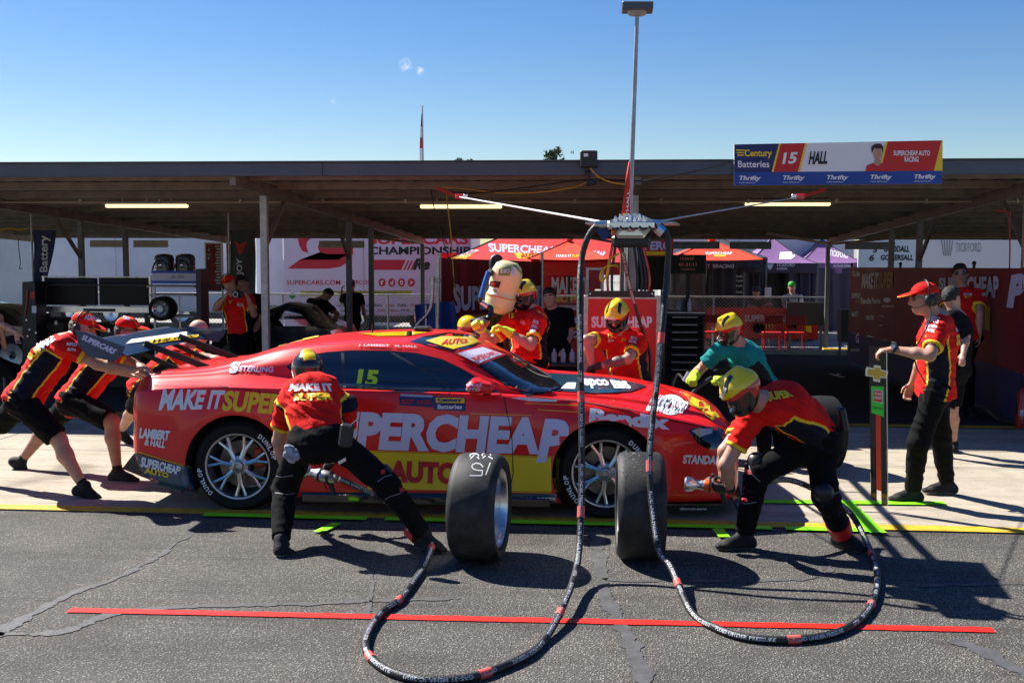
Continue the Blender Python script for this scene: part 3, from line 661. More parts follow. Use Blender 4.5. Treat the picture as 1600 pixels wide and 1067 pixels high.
def person(label, hip, neck, side, head, face, arms, legs, h=1.8, shirt='team', bottom='pants', wearing='cap', group=None,
           hands='bare', near=True, headup=None, hipside=None, skin=None, shoulders=None, sole=None, glasses=False, curl=.8,
           build=1.0, toes=None, hair=None, sock=False, kneepads=False, headset=False, vox=None, hv=None, sleeve=.68, spine=0.0, noleg=False, ground=0.0, hem=.075, hstyle=0):
    """hip=(px,py,Y); neck=(px,py,far?); side = world vector from his left to his right; head=(px,py,far?); face = world direction
       arms = [(elbow px,py),(wrist px,py,Y)] for left, right; legs = [(knee px,py),(ankle px,py,Y|None = on the ground)]"""
    g = h/1.8; vox = vox or (.0068 if near else .014); sk = skin or m_skin
    H = at(*hip); N = onray(H, neck[0], neck[1], .53*g, neck[2])
    sd = Vector(side).normalized(); hs = Vector(hipside or side).normalized(); ax = (N-H).normalized()
    sd = (sd-ax*sd.dot(ax)).normalized(); fw = -sd.cross(ax).normalized()                 # forward of the chest
    fw = ax.cross(sd); fw = fw if True else -fw
    fw = sd.cross(ax) * -1 if False else (ax.cross(sd)).normalized()
    hw, sw = .095*g, .185*g*build
    hips = [H-hs*hw, H+hs*hw]; sh = [N-sd*sw-ax*.05*g, N+sd*sw-ax*.05*g]
    if shoulders: sh = [at(*s) if s else sh[i] for i, s in enumerate(shoulders)]
    hc = onray(N, head[0], head[1], .20*g, head[2]); fv = Vector(face).normalized()
    hu = Vector(headup) if headup else (hc-N).normalized()+Vector((0, 0, .6)); hu = (hu-fv*hu.dot(fv)).normalized(); hx = fv.cross(hu)
    HM = mat3(hx, fv, hu); wr, el, kn, an = [], [], [], []
    for i in range(2):
        w_ = at(*arms[i][1]); v = w_-sh[i]
        if v.length > .56*g: w_ = sh[i]+v*(.56*g/v.length)
        wr.append(w_); el.append(ik(sh[i], w_, .30*g, .27*g, arms[i][0]))
    if not noleg:
        for i in range(2):
            a = legs[i][1]; a = at(*a) if len(a) > 2 and a[2] else atz(a[0], a[1], .085*g+ground)
            v = a-hips[i]
            if v.length > .89*g: a = hips[i]+v*(.89*g/v.length)
            an.append(a); kn.append(ik(hips[i], a, .455*g, .435*g, legs[i][0]))
    base = Vector(((an[0]+an[1])/2).to_tuple()) if an else H.copy()
    base.z = min(a.z for a in an)-.085*g if an else gz(H.y)
    root = thing('person', label, 'person', base, group)
    b = build; W1 = H.lerp(N, .36)+fw*(-spine); C1 = H.lerp(N, .68)+fw*(-spine*1.1); U1 = H.lerp(N, .90)
    s1 = hs.lerp(sd, .4)
    def torso(e, kk=.05):
        return [Cap(H-ax*.03, W1, .158*g*b+e, .142*g*b+e, kk, side=hs, fa=.112*g*b+e, fb=.105*g*b+e),
                Cap(W1, C1, .142*g*b+e, .165*g*b+e, kk, side=s1, fa=.105*g*b+e, fb=.122*g*b+e),
                Cap(C1, U1, .165*g*b+e, .135*g*b+e, kk, side=sd, fa=.122*g*b+e, fb=.085*g+e)]
    arm = []
    for i in range(2):
        arm += [Cap(U1.lerp(sh[i], .35), sh[i], .07*g, .056*g*b, .05), Cap(sh[i], el[i], .056*g*b, .041*g*b, .03),
                Cap(el[i], el[i].lerp(wr[i], .35), .041*g*b, .042*g*b, .02), Cap(el[i].lerp(wr[i], .35), wr[i], .042*g*b, .026*g, .02)]
    hd = []
    nr = fw if hands != 'down' else Vector((0, 0, -1))
    def hframe(i):
        d = (wr[i]-el[i]).normalized()
        if hv and hv[i]: d = Vector(hv[i][0]).normalized(); n_ = Vector(hv[i][1])
        else: n_ = Vector((0, .1, -1)) if abs(d.z) < .8 else (sd if i == 0 else -sd)
        return d, n_
    for i in range(2):
        d, n_ = hframe(i); hd += hand(wr[i], d, n_, curl, g, i == 0)
    E = lambda c, r, k=.02: Ell(hc+HM@Vector(c)*g, [q*g for q in r], HM, k)
    headp = [E((0, -.01, .02), (.078, .098, .098)), E((0, .028, -.045), (.058, .068, .07), .03), E((0, .05, -.085), (.034, .035, .026), .03),
             Cap(hc+HM@Vector((0, .092, .012))*g, hc+HM@Vector((0, .112, -.022))*g, .009*g, .015*g, .015),
             E((0, .085, .025), (.045, .016, .012), .02), E((0, .088, -.052), (.024, .016, .012), .012),
             E((-.080, -.01, -.012), (.012, .022, .032), .012), E((.080, -.01, -.012), (.012, .022, .032), .012),
             Cap(N-ax*.05, hc-hu*.05*g-fv*.02, .066*g, .056*g, .04)]
    nk = Cap(N-ax*.04, N, .09*g, .07*g, .05)
    leg = []
    for i in range(len(an)):
        m_ = kn[i].lerp(an[i], .3); bk = (kn[i]-(hips[i]+an[i])/2).normalized()*-.012
        sl2 = .80 if bottom == 'pants' else 1.0
        leg += [Cap(hips[i], kn[i], .088*g*b*sl2, .058*g*b*sl2, .05), Cap(kn[i], m_+bk, .055*g*b*sl2, .059*g*b*sl2, .03), Cap(m_+bk, an[i], .057*g*b*sl2, .034*g, .03)]
    mouth = np.array(hc+HM@Vector((0, .1, -.053))*g)
    brow = [np.array(hc+HM@Vector((s*.032, .09, .035))*g) for s in (-1, 1)]
    def cskin(c):
        o = np.zeros(len(c), int)
        q = c-mouth; hh = q@np.array(hx); vv = q@np.array(hu)
        o[(np.abs(hh) < .024*g) & (np.abs(vv) < .008*g) & (np.linalg.norm(q, axis=1) < .035)] = 1
        for bb in brow:
            q = c-bb; hh = q@np.array(hx); vv = q@np.array(hu)
            o[(np.abs(hh) < .02*g) & (np.abs(vv) < .0065*g) & (np.linalg.norm(q, axis=1) < .03)] = 2
        if 'tattoo' in label:
            e_, w2 = np.array(el[0]), np.array(wr[0]); t = (c-e_)@(w2-e_)/np.dot(w2-e_, w2-e_)
            dd = np.linalg.norm(c-(e_+np.clip(t, 0, 1)[:, None]*(w2-e_)), axis=1); o[(dd < .05) & (t > .1) & (t < .8)] = 3
        return o
    body = netobj('body', torso(0)+arm+[nk]+headp+leg+hd, vox if near else .013, [sk, m_lip, m_hair2, m_tatt], root, cskin)
    # ---- shirt
    P = {'team': (m_red, m_navy, m_yel, m_yel), 'teal': (m_teal, m_navy, m_teal, m_teal), 'black': (m_blk, m_blk, m_blk, m_blk),
         'white': (mat('tee_white', (.62, .62, .66), **CLO),)*4, 'olive': (mat('shirt_khaki', (.14, .11, .06), **CLO),)*4}[shirt]
    e = .016 if near else .02
    SL = []; se = []
    for i in range(2):
        q = sh[i].lerp(el[i], sleeve); se.append(q)
        SL += [Cap(U1.lerp(sh[i], .3), sh[i], .078*g, .066*g*b, .05), Cap(sh[i], q, .066*g*b, .062*g*b+.006, .03, flatb=True)]
    hem_ = H-ax*hem*g
    T = torso(e); 
    if hem > .02: T.append(Cap(hem_, H, .180*g*b+e, .172*g*b+e, .03, side=hs, fa=.128*g*b+e, fb=.122*g*b+e, flata=True))
    else: T[0] = Cap(hem_, W1, .162*g*b+e, .142*g*b+e, .05, side=hs, fa=.116*g*b+e, fb=.105*g*b+e, flata=True)
    coll = [Cap(N-ax*.035, N+(hc-N)*.12, .082*g, .071*g, .012, flatb=True)]
    Hn, Nn, sdn, fwn, axn = (np.array(t_) for t_ in (H, N, sd, fw, ax)); LN = np.linalg.norm(Nn-Hn)
    A_ = [(np.array(sh[i]), np.array(se[i])) for i in range(2)]
    def cshirt(c):
        o = np.zeros(len(c), int); q = c-Hn; t = q@axn/LN; ang = np.degrees(np.arctan2(np.abs(q@sdn), q@fwn))
        lo_ = 60-12*np.clip(t, 0, 1); hi_ = 108+8*np.sin(t*6); ins = (ang > lo_) & (ang < hi_) & (t < .80)
        edge = (np.abs(ang-lo_) < 3) | (np.abs(ang-hi_) < 2.6) | ((t > .775) & (t < .80) & ins)
        o[ins] = 1; o[edge & (t < .80) & (ang > lo_-3) & (ang < hi_+2.6)] = 2
        for a_, b_ in A_:
            L = np.linalg.norm(b_-a_); u = (b_-a_)/L; ta = (c-a_)@u; rad = np.linalg.norm(c-a_-np.clip(ta, 0, L)[:, None]*u, axis=1)
            near_ = (rad < .095*g) & (ta > -.005)
            o[near_] = 0; o[near_ & (ta > L-.024)] = 3; o[(rad < .057*g) & (ta > L-.012) & (ta < L+.05)] = 1
        cq = c-Nn; o[(cq@axn > -.005) & (np.linalg.norm(cq, axis=1) < .12)] = 0
        return o
    sh_o = netobj('shirt', T+SL+coll, vox, list(P), root, cshirt if shirt in ('team', 'teal') else None, wr=.0058, wscale=13)
    # ---- trousers or shorts
    if an:
        e = .022; B = [Cap(H-ax*.04, H+ax*(.0 if hem > .02 else .05), .156*g*b+.006, .150*g*b+.006, .03, side=hs, fa=.116*g*b+.006, fb=.112*g*b+.006)]
        for i in range(2):
            if bottom == 'pants':
                lo_ = kn[i].lerp(an[i], .93)
                B += [Cap(hips[i], kn[i], .093*g*b, .078*g*b, .06), Cap(kn[i], lo_, .077*g*b, .062*g, .03, flatb=True)]
            elif bottom == 'shorts':
                B += [Cap(hips[i], hips[i].lerp(kn[i], .92), .100*g*b, .088*g*b, .06, flatb=True)]
        bo = netobj('trousers' if bottom == 'pants' else 'shorts', B, vox, m_blk, root, wr=.0045, wscale=9)
        for i in range(2):
            a = an[i]; td = Vector(toes[i]) if toes else Vector((fw.x, fw.y, 0)); td.z = td.z if toes and len(toes[i]) > 2 else 0; td.normalize()
            sp = Vector((0, 0, 1)).cross(td).normalized(); up = td.cross(sp)*-1; up = up if up.z > 0 else -up
            hl = a-td*.045*g-up*.045*g; ball_ = a+td*.115*g-up*.052*g; tp = a+td*.175*g-up*.058*g
            zc = a-up*.086*g
            SP = [Cap(a+up*.02*g, hl, .045*g, .044*g, .03), Cap(hl, ball_, .042*g, .048*g, .03, side=sp, fa=.04*g, fb=.032*g),
                  Cap(ball_, tp, .046*g, .034*g, .03, side=sp, fa=.032*g, fb=.022*g), Cap(a, ball_+up*.01, .040*g, .032*g, .03)]
            for p_ in SP: p_.k = .02
            cl = np.array(zc); un = np.array(up)
            so_ = netobj('shoe', SP, .007 if near else .012, [m_shoe, sole or m_sole2], root, lambda c: ((c-cl)@un < .018*g).astype(int))
            if near:
                q = MB()
                for t in (.25, .5, .75): 
                    c_ = a.lerp(ball_, t)+up*.036*g; q.tube([c_-sp*.022, c_+up*.006, c_+sp*.022], .0028, 5)
                obj('shoe_laces', q, m_sole if sole else m_blk2, so_, smooth=True)
            if sock or bottom == 'shorts': obj('sock', MB().tube([a+up*.01, a.lerp(kn[i], .14)], [.039*g, .042*g], 12), m_blk2, root, smooth=True)
        if kneepads:
            for i in range(2):
                bk = (kn[i]-(hips[i]+an[i])/2).normalized(); q = MB(); u1 = (an[i]-kn[i]).normalized()
                kp = netobj('knee_pad', [Cap(kn[i]-u1*.07+bk*.028, kn[i]+u1*.11+bk*.022, .066*g, .060*g, .02, side=u1.cross(bk), fa=.058*g, fb=.052*g)], .008, m_pb, root, smooth_it=2)
                for t, m_ in ((-.03, m_pred), (.11, m_pred)):
                    c_ = kn[i]+u1*t*g; obj('strap', MB().tube([c_-u1*.012, c_+u1*.012], .084*g if t < 0 else .077*g, 16), m_blk2, kp, smooth=True)
    # ---- gloves
    if hands in ('yellow', 'black'):
        for i in range(2):
            d, n_ = hframe(i); GP = hand(wr[i], d, n_, curl, g, i == 0, infl=.004)
            if hands == 'yellow': GP += [Cap(wr[i]+(el[i]-wr[i])*.30, wr[i], .052*g, .037*g, .015, flata=True)]
            else: GP += [Cap(wr[i]-(wr[i]-el[i]).normalized()*.03, wr[i], .036, .034, .01, flata=True)]
            netobj('glove', GP, .006 if near else .012, m_hi if hands == 'yellow' else m_glvb, root)
    X = lambda c: hc+HM@Vector(c)*g
    vx = .006 if near else .011
    if hair or wearing is None:
        hm = hair or m_hair
        netobj('hair', [Ell(X((0, -.016, .028)), [.083*g, .101*g, .102*g], HM, .02, cut=[(X((0, .022, .0)), HM@Vector((0, .85, -.5)))]), Ell(X((0, .03, .085)), [.068*g, .055*g, .04*g], HM, .03)] if wearing is None else
               [Ell(X((0, -.02, .0)), [.083*g, .098*g, .085*g], HM, .02, cut=[(X((0, .01, 0)), HM@Vector((0, 1, -.2)))])], vx, hm, root, wr=.004, wscale=40)
    ret = dict(root=root, shirt=sh_o, body=body, wr=wr, el=el, hc=hc, HM=HM, g=g, N=N, H=H, sd=sd, fw=fw, ax=ax, kn=kn, an=an, sh=sh, X=X, hstyle=hstyle)
    if wearing == 'cap': ret['hat'] = cap_hat(ret, vx)
    if wearing == 'helmet': ret['hat'] = helmet(ret, vx)
    if headset:
        q = MB()
        for s in (-1, 1): q.ball(X((s*.092, -.01, -.01)), (.022*g, .036*g, .044*g), 14, rot=HM); 
        hp = obj('headset', q, m_pb, root, smooth=True)
        obj('headband', MB().tube(crv([X((-.098, -.015, .02)), X((-.09, -.018, .10)), X((0, -.02, .142)), X((.09, -.018, .10)), X((.098, -.015, .02))], 5), .0075, 6), m_pb, hp, smooth=True)
        s = -1 if (X((-1, 0, 0)).y < X((1, 0, 0)).y) else 1
        obj('microphone', MB().tube(crv([X((s*.10, .0, -.03)), X((s*.09, .07, -.055)), X((s*.045, .112, -.05))], 5), .0035, 5).ball(X((s*.04, .115, -.05)), .011, 8), m_pb, hp, smooth=True)
    if glasses:
        q = MB()
        for s in (-1, 1): q.ball(X((s*.034, .088, .012)), (.029*g, .012*g, .019*g), 12, rot=HM)
        q.bar(X((-.06, .09, .02)), X((.06, .09, .02)), .006, .008)
        for s in (-1, 1): q.bar(X((s*.062, .085, .02)), X((s*.084, -.01, .015)), .004, .009)
        obj('sunglasses', q, m_vis, root, smooth=True)
    elif near and wearing != 'helmet':
        for s in (-1, 1): obj('eye', MB().ball(X((s*.031, .078, .012)), .0115*g, 8), m_vis, root, smooth=True)
    return ret
def cap_hat(p, vx):
    X, HM, g = p['X'], p['HM'], p['g']; hc = np.array(p['hc']); M = np.array(HM)
    pr = [Ell(X((0, -.008, .045)), [.087*g, .105*g, .086*g], HM, .015, cut=[(X((0, 0, .042)), HM@Vector((0, .0, -1)))]),
          Ell(X((0, .118, .047)), [.074*g, .082*g, .010*g], (HM@Matrix.Rotation(R(-9), 3, 'X')), .012)]
    def cl(c):
        q = (c-hc)@M/g; o = np.zeros(len(c), int)
        o[(np.abs(q[:, 0]-.03) < .0035) & (q[:, 2] > .06)] = 1
        br = (q[:, 1] > .105) & (q[:, 2] < .07); o[br & (np.hypot(q[:, 0]/.074, (q[:, 1]-.118)/.082) > .93)] = 1
        return o
    return netobj('cap', pr, vx, [m_red, m_yel], p['root'], cl)
def helmet(p, vx):
    X, HM, g = p['X'], p['HM'], p['g']; hc = np.array(p['hc']); M = np.array(HM)
    pr = [Ell(X((0, -.012, .025)), [.112*g, .136*g, .120*g], HM, .04), Ell(X((0, .04, -.065)), [.088*g, .100*g, .074*g], HM, .05),
          Cap(X((0, -.08, .122)), X((0, .06, .135)), .035*g, .02*g, .03, side=HM@Vector((1, 0, 0)), fa=.022*g, fb=.014*g)]
    op = Ell(X((0, .135, -.008)), [.088*g, .075*g, .042*g], HM, sub=True)
    bt = Ell(X((0, 0, -.20)), [.2, .25, .075], HM, sub=True)
    def cl(c):
        q = (c-hc)@M/g; o = np.zeros(len(c), int); z = q[:, 2]+.25*np.maximum(0, -q[:, 1])
        o[z < .045] = 1; o[(z < .012)] = 2; 
        o[(np.hypot(q[:, 0]/.095, (q[:, 2]+.008)/.05) < 1) & (q[:, 1] > .05)] = 2
        o[(np.abs(np.abs(q[:, 0])-.05-.12*q[:, 1]) < .014) & (q[:, 2] > .07) & (q[:, 1] > -.02) & (q[:, 1] < .08)] = 2
        o[(q[:, 1] < -.03) & (z < .03) & (z > -.05) & (np.abs(q[:, 0]) > .05)] = 1
        if p['hstyle']:
            k_ = (q[:, 2] < .13) & ((np.abs(q[:, 0]) > .045+.3*np.maximum(0, q[:, 1]+.02)) | (z < .06)); o[k_ & (q[:, 1] < .06)] = 2
            o[(q[:, 1] < .03) & (q[:, 1] > -.05) & (z < .02) & (z > -.06)] = 1
        return o
    h_ = netobj('helmet', pr+[op, bt], vx, [m_hyel, m_hred, m_hblk], p['root'], cl)
    netobj('visor', [Ell(X((0, .046, -.008)), [.085*g, .066*g, .043*g], HM, .01)], vx*1.2, m_vis, h_)
    return h_
# ============================================================ paddock behind the shed
ZP = -.5
def decal(name, parent, mats, fn):
    q = MB(); fn(q); return obj(name, q, mats, parent, normals=False)
# chain link fence
t = thing('chain_link_fence', 'chain link fence with a steel top rail along the back of the shed', 'fence', (0, 26.75, ZP))
q = MB(); fy = 26.75; z0, z1 = -.43, .79
q.v = []; sp = .085
k = 0
for i in range(int(19/sp)):
    for s in (-1, 1):
        x = -13.2+i*sp; xa, xb = (x, x+(z1-z0)) if s > 0 else (x+(z1-z0), x)
        if max(xa, xb) > 5.1: continue
        d = .0042; q.add([(xa-d, fy, z0), (xa+d, fy, z0), (xb+d, fy, z1), (xb-d, fy, z1), (xa, fy+.006*s+.003, z0), (xb, fy+.006*s+.003, z1)], [(0, 1, 2, 3), (0, 3, 5, 4), (1, 4, 5, 2)])
tag(obj('mesh_wire', q, m_galv, t), kind='stuff')
obj('top_rail', MB().cyl((-13.2, fy, .81), (5.12, fy, .81), .022, n=8), m_galv, t)
for i in range(8): obj('fence_post', MB().cyl((-13.1+i*2.6, fy+.02, -.5), (-13.1+i*2.6, fy+.02, .83), .024, n=8), m_galv, t)

# white transporters
def trailer(label, pxa, pxb, Y, ztop, zbot, body_m, depth=2.5, yaw=0):
    a = at(pxa, 400, Y); b = at(pxb, 400, Y); t = thing('transporter', label, 'truck trailer', ((a.x+b.x)/2, Y+depth/2, ZP))
    obj('trailer_box', MB().box(((a.x+b.x)/2, Y+depth/2, (ztop+zbot)/2), (b.x-a.x, depth, ztop-zbot), bev=.05), body_m, t)
    obj('underframe', MB().box(((a.x+b.x)/2, Y+depth/2, zbot-.1), (b.x-a.x-.3, depth-.3, .18)), m_pb, t)
    for x in (a.x+1.0, a.x+2.2, b.x-1.4):
        w_ = obj('wheel', MB().lathe((x, Y+.02, ZP+.42), (0, 1, 0), [(0, .25), (0, .40), (.05, .43), (.28, .43), (.30, .3)], 24), m_rub, t, smooth=True)
        obj('hub', MB().lathe((x, Y+.0, ZP+.42), (0, 1, 0), [(.06, .01), (.02, .1), (.02, .18), (.0, .24), (.03, .26)], 20), m_alu, w_, smooth=True)
    for k in range(1, int((b.x-a.x)/2.4)): obj('panel_seam', MB().box((a.x+k*2.4, Y-.004, (ztop+zbot)/2), (.03, .012, ztop-zbot-.1)), m_alud, t)
    return t
m_tw = mat('trailer_white', (.50, .54, .62), rough=.35, var=.08, vscale=1)
m_tp = mat('trailer_pink_white', (.62, .52, .62), rough=.35, var=.06, vscale=1)
m_tg = mat('trailer_grey', (.30, .34, .38), rough=.4, var=.1, vscale=1)
trailer('plain white race transporter behind the red framed screens at left', 62, 352, 33, 4.0, -.05, m_tw)
tA = trailer('grey white box trailer between the black feather flag and the championship trailer', 398, 446, 36, 4, .0, m_tw)
trailer('pale box trailer with roof gear at the far left edge', -60, 50, 37, 2.6, -.1, m_tg)
tB = trailer('white championship trailer with a big red S emblem and web address', 441, 735, 32, 4.0, -.05, m_tp)
PB = (Vector((0, 32, 0)), (0, 1, 0)); m_cred = mat('print_crimson', (.52, .01, .03), rough=.4)
def art(q):
    T = lambda s, r, mi=0, **k: ptext(q, s, r, PB, mi, off=.012, **k)
    ppoly(q, [(449, 420), (541, 420), (556, 414), (548, 424), (530, 420), (520, 420), (468, 406)], PB, 0) if False else None
    # the swooping S
    ppoly(q, [(449, 420), (468, 406), (528, 406), (543, 398), (546, 390), (540, 397), (510, 397), (500, 394), (497, 388), (499, 377), (540, 376), (551, 384), (552, 396), (546, 408), (532, 417), (514, 420)], PB, 0)
    ppoly(q, [(465, 370), (488, 370), (480, 378), (479, 386), (482, 396), (472, 392), (467, 382)], PB, 0)
    T('SUPERCARS', (576, 366, 732, 382), 0, bold=.03); T('CHAMPIONSHIP', (576, 385.5, 735, 398), 1, bold=.03)
    ppoly(q, [(578, 406), (634, 406), (627, 422), (578, 422)], PB, 0)
    for i in range(3): ppoly(q, [(637+i*5.5, 407), (640+i*5.5, 407), (633+i*5.5, 422), (630+i*5.5, 422)], PB, 0)
    T('Re', (645, 404, 672, 422), 1, bold=.05, shear=.3)
    T('SUPERCARS.COM', (448, 438, 532, 445), 0, bold=.01); T('#REPCOSC', (540, 438, 584, 445), 0, bold=.01)
    for i, g in enumerate(('f', 'd', 'o', '>')): pdisc(q, 597+i*15.2, 441.5, 5.6, PB, 0, ry=6.6, off=.01); T(g, (594.8+i*15.2, 438, 599.2+i*15.2, 445), 2, bold=.02)
    ppoly(q, [(470, 455), (644, 454), (641, 462), (468, 463)], PB, 3, off=.01); T('DRIVING THE SUPERCARS CHAMPIONSHIP', (480, 456, 620, 461), 4, bold=.02)
    pdisc(q, 457, 462, 5, PB, 5, off=.012)
    for j, y in enumerate((475, 483)):
        for i, s in enumerate(('repco', 'PIRTEK', 'bp', 'Castrol', 'armor', 'boost', 'YOKO', 'Hino', 'PWR', 'TEAM')): T(s, (470+i*19+j*5, y, 483+i*19+j*5, y+4), (0, 4, 5, 1, 0, 6, 1, 0, 1, 0)[(i+j*3) % 10], bold=.015)
decal('trailer_graphics', tB, [m_cred, m_pblk, m_wht, mat('print_olive', (.42, .36, .01)), mat('print_grey', (.08, .08, .1)), mat('print_green', (.02, .25, .05)), m_pblu], art)
tR = trailer('white team transporter with faint lettering behind the purple tent', 1035, 1335, 36, 3.6, -.05, mat('trailer_white_b', (.55, .58, .62), rough=.35))
decal('trailer_graphics', tR, [m_pblk, m_cred, m_lilac], lambda q: [ptext(q, s, r, (Vector((0, 36, 0)), (0, 1, 0)), mi, off=.02, **k) for s, r, mi, k in (('RETHINK', (1154, 383, 1188, 389), 1, {}), ('ACTION', (1185, 397, 1200, 403), 0, {}), ('22', (1201, 382, 1209, 388), 1, {}), ('pepper', (1160, 396, 1182, 401), 2, {}))])
tS = trailer('white transporter with a mirrored team name above the right banner wall', 1436, 1640, 34, 3.6, -.05, mat('trailer_white_c', (.58, .57, .58), rough=.35))
decal('trailer_graphics', tS, [mat('print_grey2', (.25, .25, .26)), m_pblk, m_cred], lambda q: [ptext(q, 'TICKFORD', (1493, 380, 1533, 394), (Vector((0, 34, 0)), (0, 1, 0)), 0, off=.02, bold=-.005)]+[ppoly(q, [(1470+i*4.4, 376), (1471.6+i*4.4, 376), (1475+i*2.6, 400), (1473.6+i*2.6, 400)], (Vector((0, 34, 0)), (0, 1, 0)), 0, off=.02) for i in range(5)])
# pit board with names
b0 = at(1340, 412, 31); b1 = at(1441, 374, 31)
t = thing('name_board', 'white board listing two numbered driver names above the right banner', 'board', ((b0.x+b1.x)/2, 31, ZP))
obj('panel', MB().box(((b0.x+b1.x)/2, 31, 1.7), (b1.x-b0.x, .08, 1.6), bev=.01), mat('board_white', (.60, .66, .68), rough=.5), t)
for s in (b0.x+.1, b1.x-.1): obj('post', MB().box((s, 31.06, .5), (.08, .06, 2.0)), m_galv, t)
decal('lettering', t, [m_pblk], lambda q: [ptext(q, s, r, (Vector((0, 30.955, 0)), (0, 1, 0)), 0, bold=.04, shear=.15) for s, r in (('5', (1364, 386, 1371, 395)), ('GOODALL', (1381, 384, 1421, 394)), ('6', (1358, 398, 1366, 408)), ('GOMERSALL', (1376, 398, 1427, 407)))])

# hip roof marquees
def marquee(name, label, cat, cx, Y, hw, dp, ze, zt, col, leg=True, pole=False, val=.32, zg=ZP, swoop=.25):
    t = thing(name, label, cat, (cx, Y+dp, zg)); q = MB(); N_ = 10
    cs = [(cx-hw, Y), (cx+hw, Y), (cx+hw, Y+2*dp), (cx-hw, Y+2*dp)]; ap = (cx, Y+dp)
    for i in range(4):
        a, b = cs[i], cs[(i+1) % 4]
        def fn(u, v, a=a, b=b):
            x = (a[0]+(b[0]-a[0])*v)*(1-u)+ap[0]*u; y = (a[1]+(b[1]-a[1])*v)*(1-u)+ap[1]*u
            return (x, y, ze+(zt-ze)*(u**(1+swoop))-.03*math.sin(math.pi*v)*(1-u))
        q.grid(fn, N_, 8)
    o = obj('canopy', q, col, t, smooth='all')
    for i in range(4):
        a, b = cs[i], cs[(i+1) % 4]
        obj('valance', MB().grid(lambda u, v: (a[0]+(b[0]-a[0])*v, a[1]+(b[1]-a[1])*v+.03*math.sin(v*20)*u, ze-.03*math.sin(math.pi*v)-val*u), 2, 16), col, t, normals=False) if val else None
        obj('seam', MB().tube([(a[0], a[1], ze)]+[Vector(((a[0])*(1-u)+ap[0]*u, a[1]*(1-u)+ap[1]*u, ze+(zt-ze)*(u**(1+swoop))+.004)) for u in (.25, .5, .75, 1)], .012, 5), m_pblk if not pole else col, t)
        if leg: obj('leg', MB().box((a[0], a[1], (ze+zg)/2), (.05, .05, ze-zg)), m_steel, t)
    if pole: obj('centre_pole', MB().cyl((cx, Y+dp, zg), (cx, Y+dp, zt+.05), .035, n=8), m_pb, t); obj('cap', MB().ball((cx, Y+dp, zt+.03), (.1, .1, .05)), col, t)
    return t
m_tr = mat('canvas_red', (.62, .018, .012), rough=.65, bump=.2, bscale=4, var=.08, vscale=2)
m_tro = mat('canvas_orange_red', (.85, .055, .012), rough=.65, bump=.2, bscale=4)
m_tpu = mat('canvas_purple', (.20, .095, .24), rough=.6, bump=.25, bscale=3, var=.08, vscale=2)
m_tpd = mat('canvas_plum_dark', (.055, .042, .075), rough=.7, bump=.5, bscale=3, var=.2, vscale=1.5)
m_tdk = mat('canvas_charcoal', (.035, .035, .045), rough=.7, bump=.5, bscale=3, var=.2, vscale=1.5)
# large red marquee, left
ce = at(690, 404, 28); tz = at(820, 340, 28).z
mq = marquee('red_marquee', 'large red marquee with team lettering behind the refueller', 'marquee', at(868, 400, 28).x, 28, (at(1048, 400, 28).x-at(690, 400, 28).x)/2, 2.4, at(800, 408, 28).z, 3.0, m_tr, swoop=.1)
bv = bvh_of(*[c for c in mq.children if c.name.startswith(('canopy', 'valance'))])
decal('lettering', mq, [m_lilac, m_pyel, m_pred, m_wht], lambda q: [ptext(q, 'SUPERCHEAP', [(765, 394), (866, 397), (870, 386), (762, 380)], bv, 0, bold=.035, step=5), ppoly(q, [(803, 395), (850, 397), (847, 405), (809, 404)], bv, 1, step=6), ptext(q, 'AUTO', (813, 396, 843, 403.5), bv, 2, bold=.03, off=.02, step=5),
      ptext(q, 'MAKE IT', [(705, 400), (728, 402), (749, 391), (722, 389)], bv, 3, bold=.03, step=5), ptext(q, 'SUPER', [(698, 406), (724, 408), (740, 398), (712, 399)], bv, 1, bold=.03, step=5),
      ptext(q, 'SUPERCHEAP', [(905, 400), (945, 401), (946, 393), (905, 391)], bv, 0, bold=.035, step=5)])
# banner inside it: SUPERCHEAP header top right of hub
hb = thing('team_header_banner', 'red header banner with big pale letters behind the hose hub', 'banner', (at(985, 440, 27.2).x, 27.2, ZP))
a, b = at(986, 377, 27.6), at(1052, 403, 27.6)
obj('banner_panel', MB().box(((a.x+b.x)/2, 27.6, (a.z+b.z)/2+.1), (b.x-a.x, .04, a.z-b.z+.2)), m_tr, hb)
for x in (a.x+.03, b.x-.03): obj('post', MB().box((x, 27.64, .8), (.05, .04, 2.6)), m_steel, hb)
decal('lettering', hb, [m_lilac, m_pyel], lambda q: [ptext(q, 'SUPERC', (985, 377, 1048, 391), (Vector((0, 27.575, 0)), (0, 1, 0)), 0, bold=.04), ppoly(q, [(1005, 393), (1040, 393), (1040, 399), (1006, 399)], (Vector((0, 27.575, 0)), (0, 1, 0)), 1)])
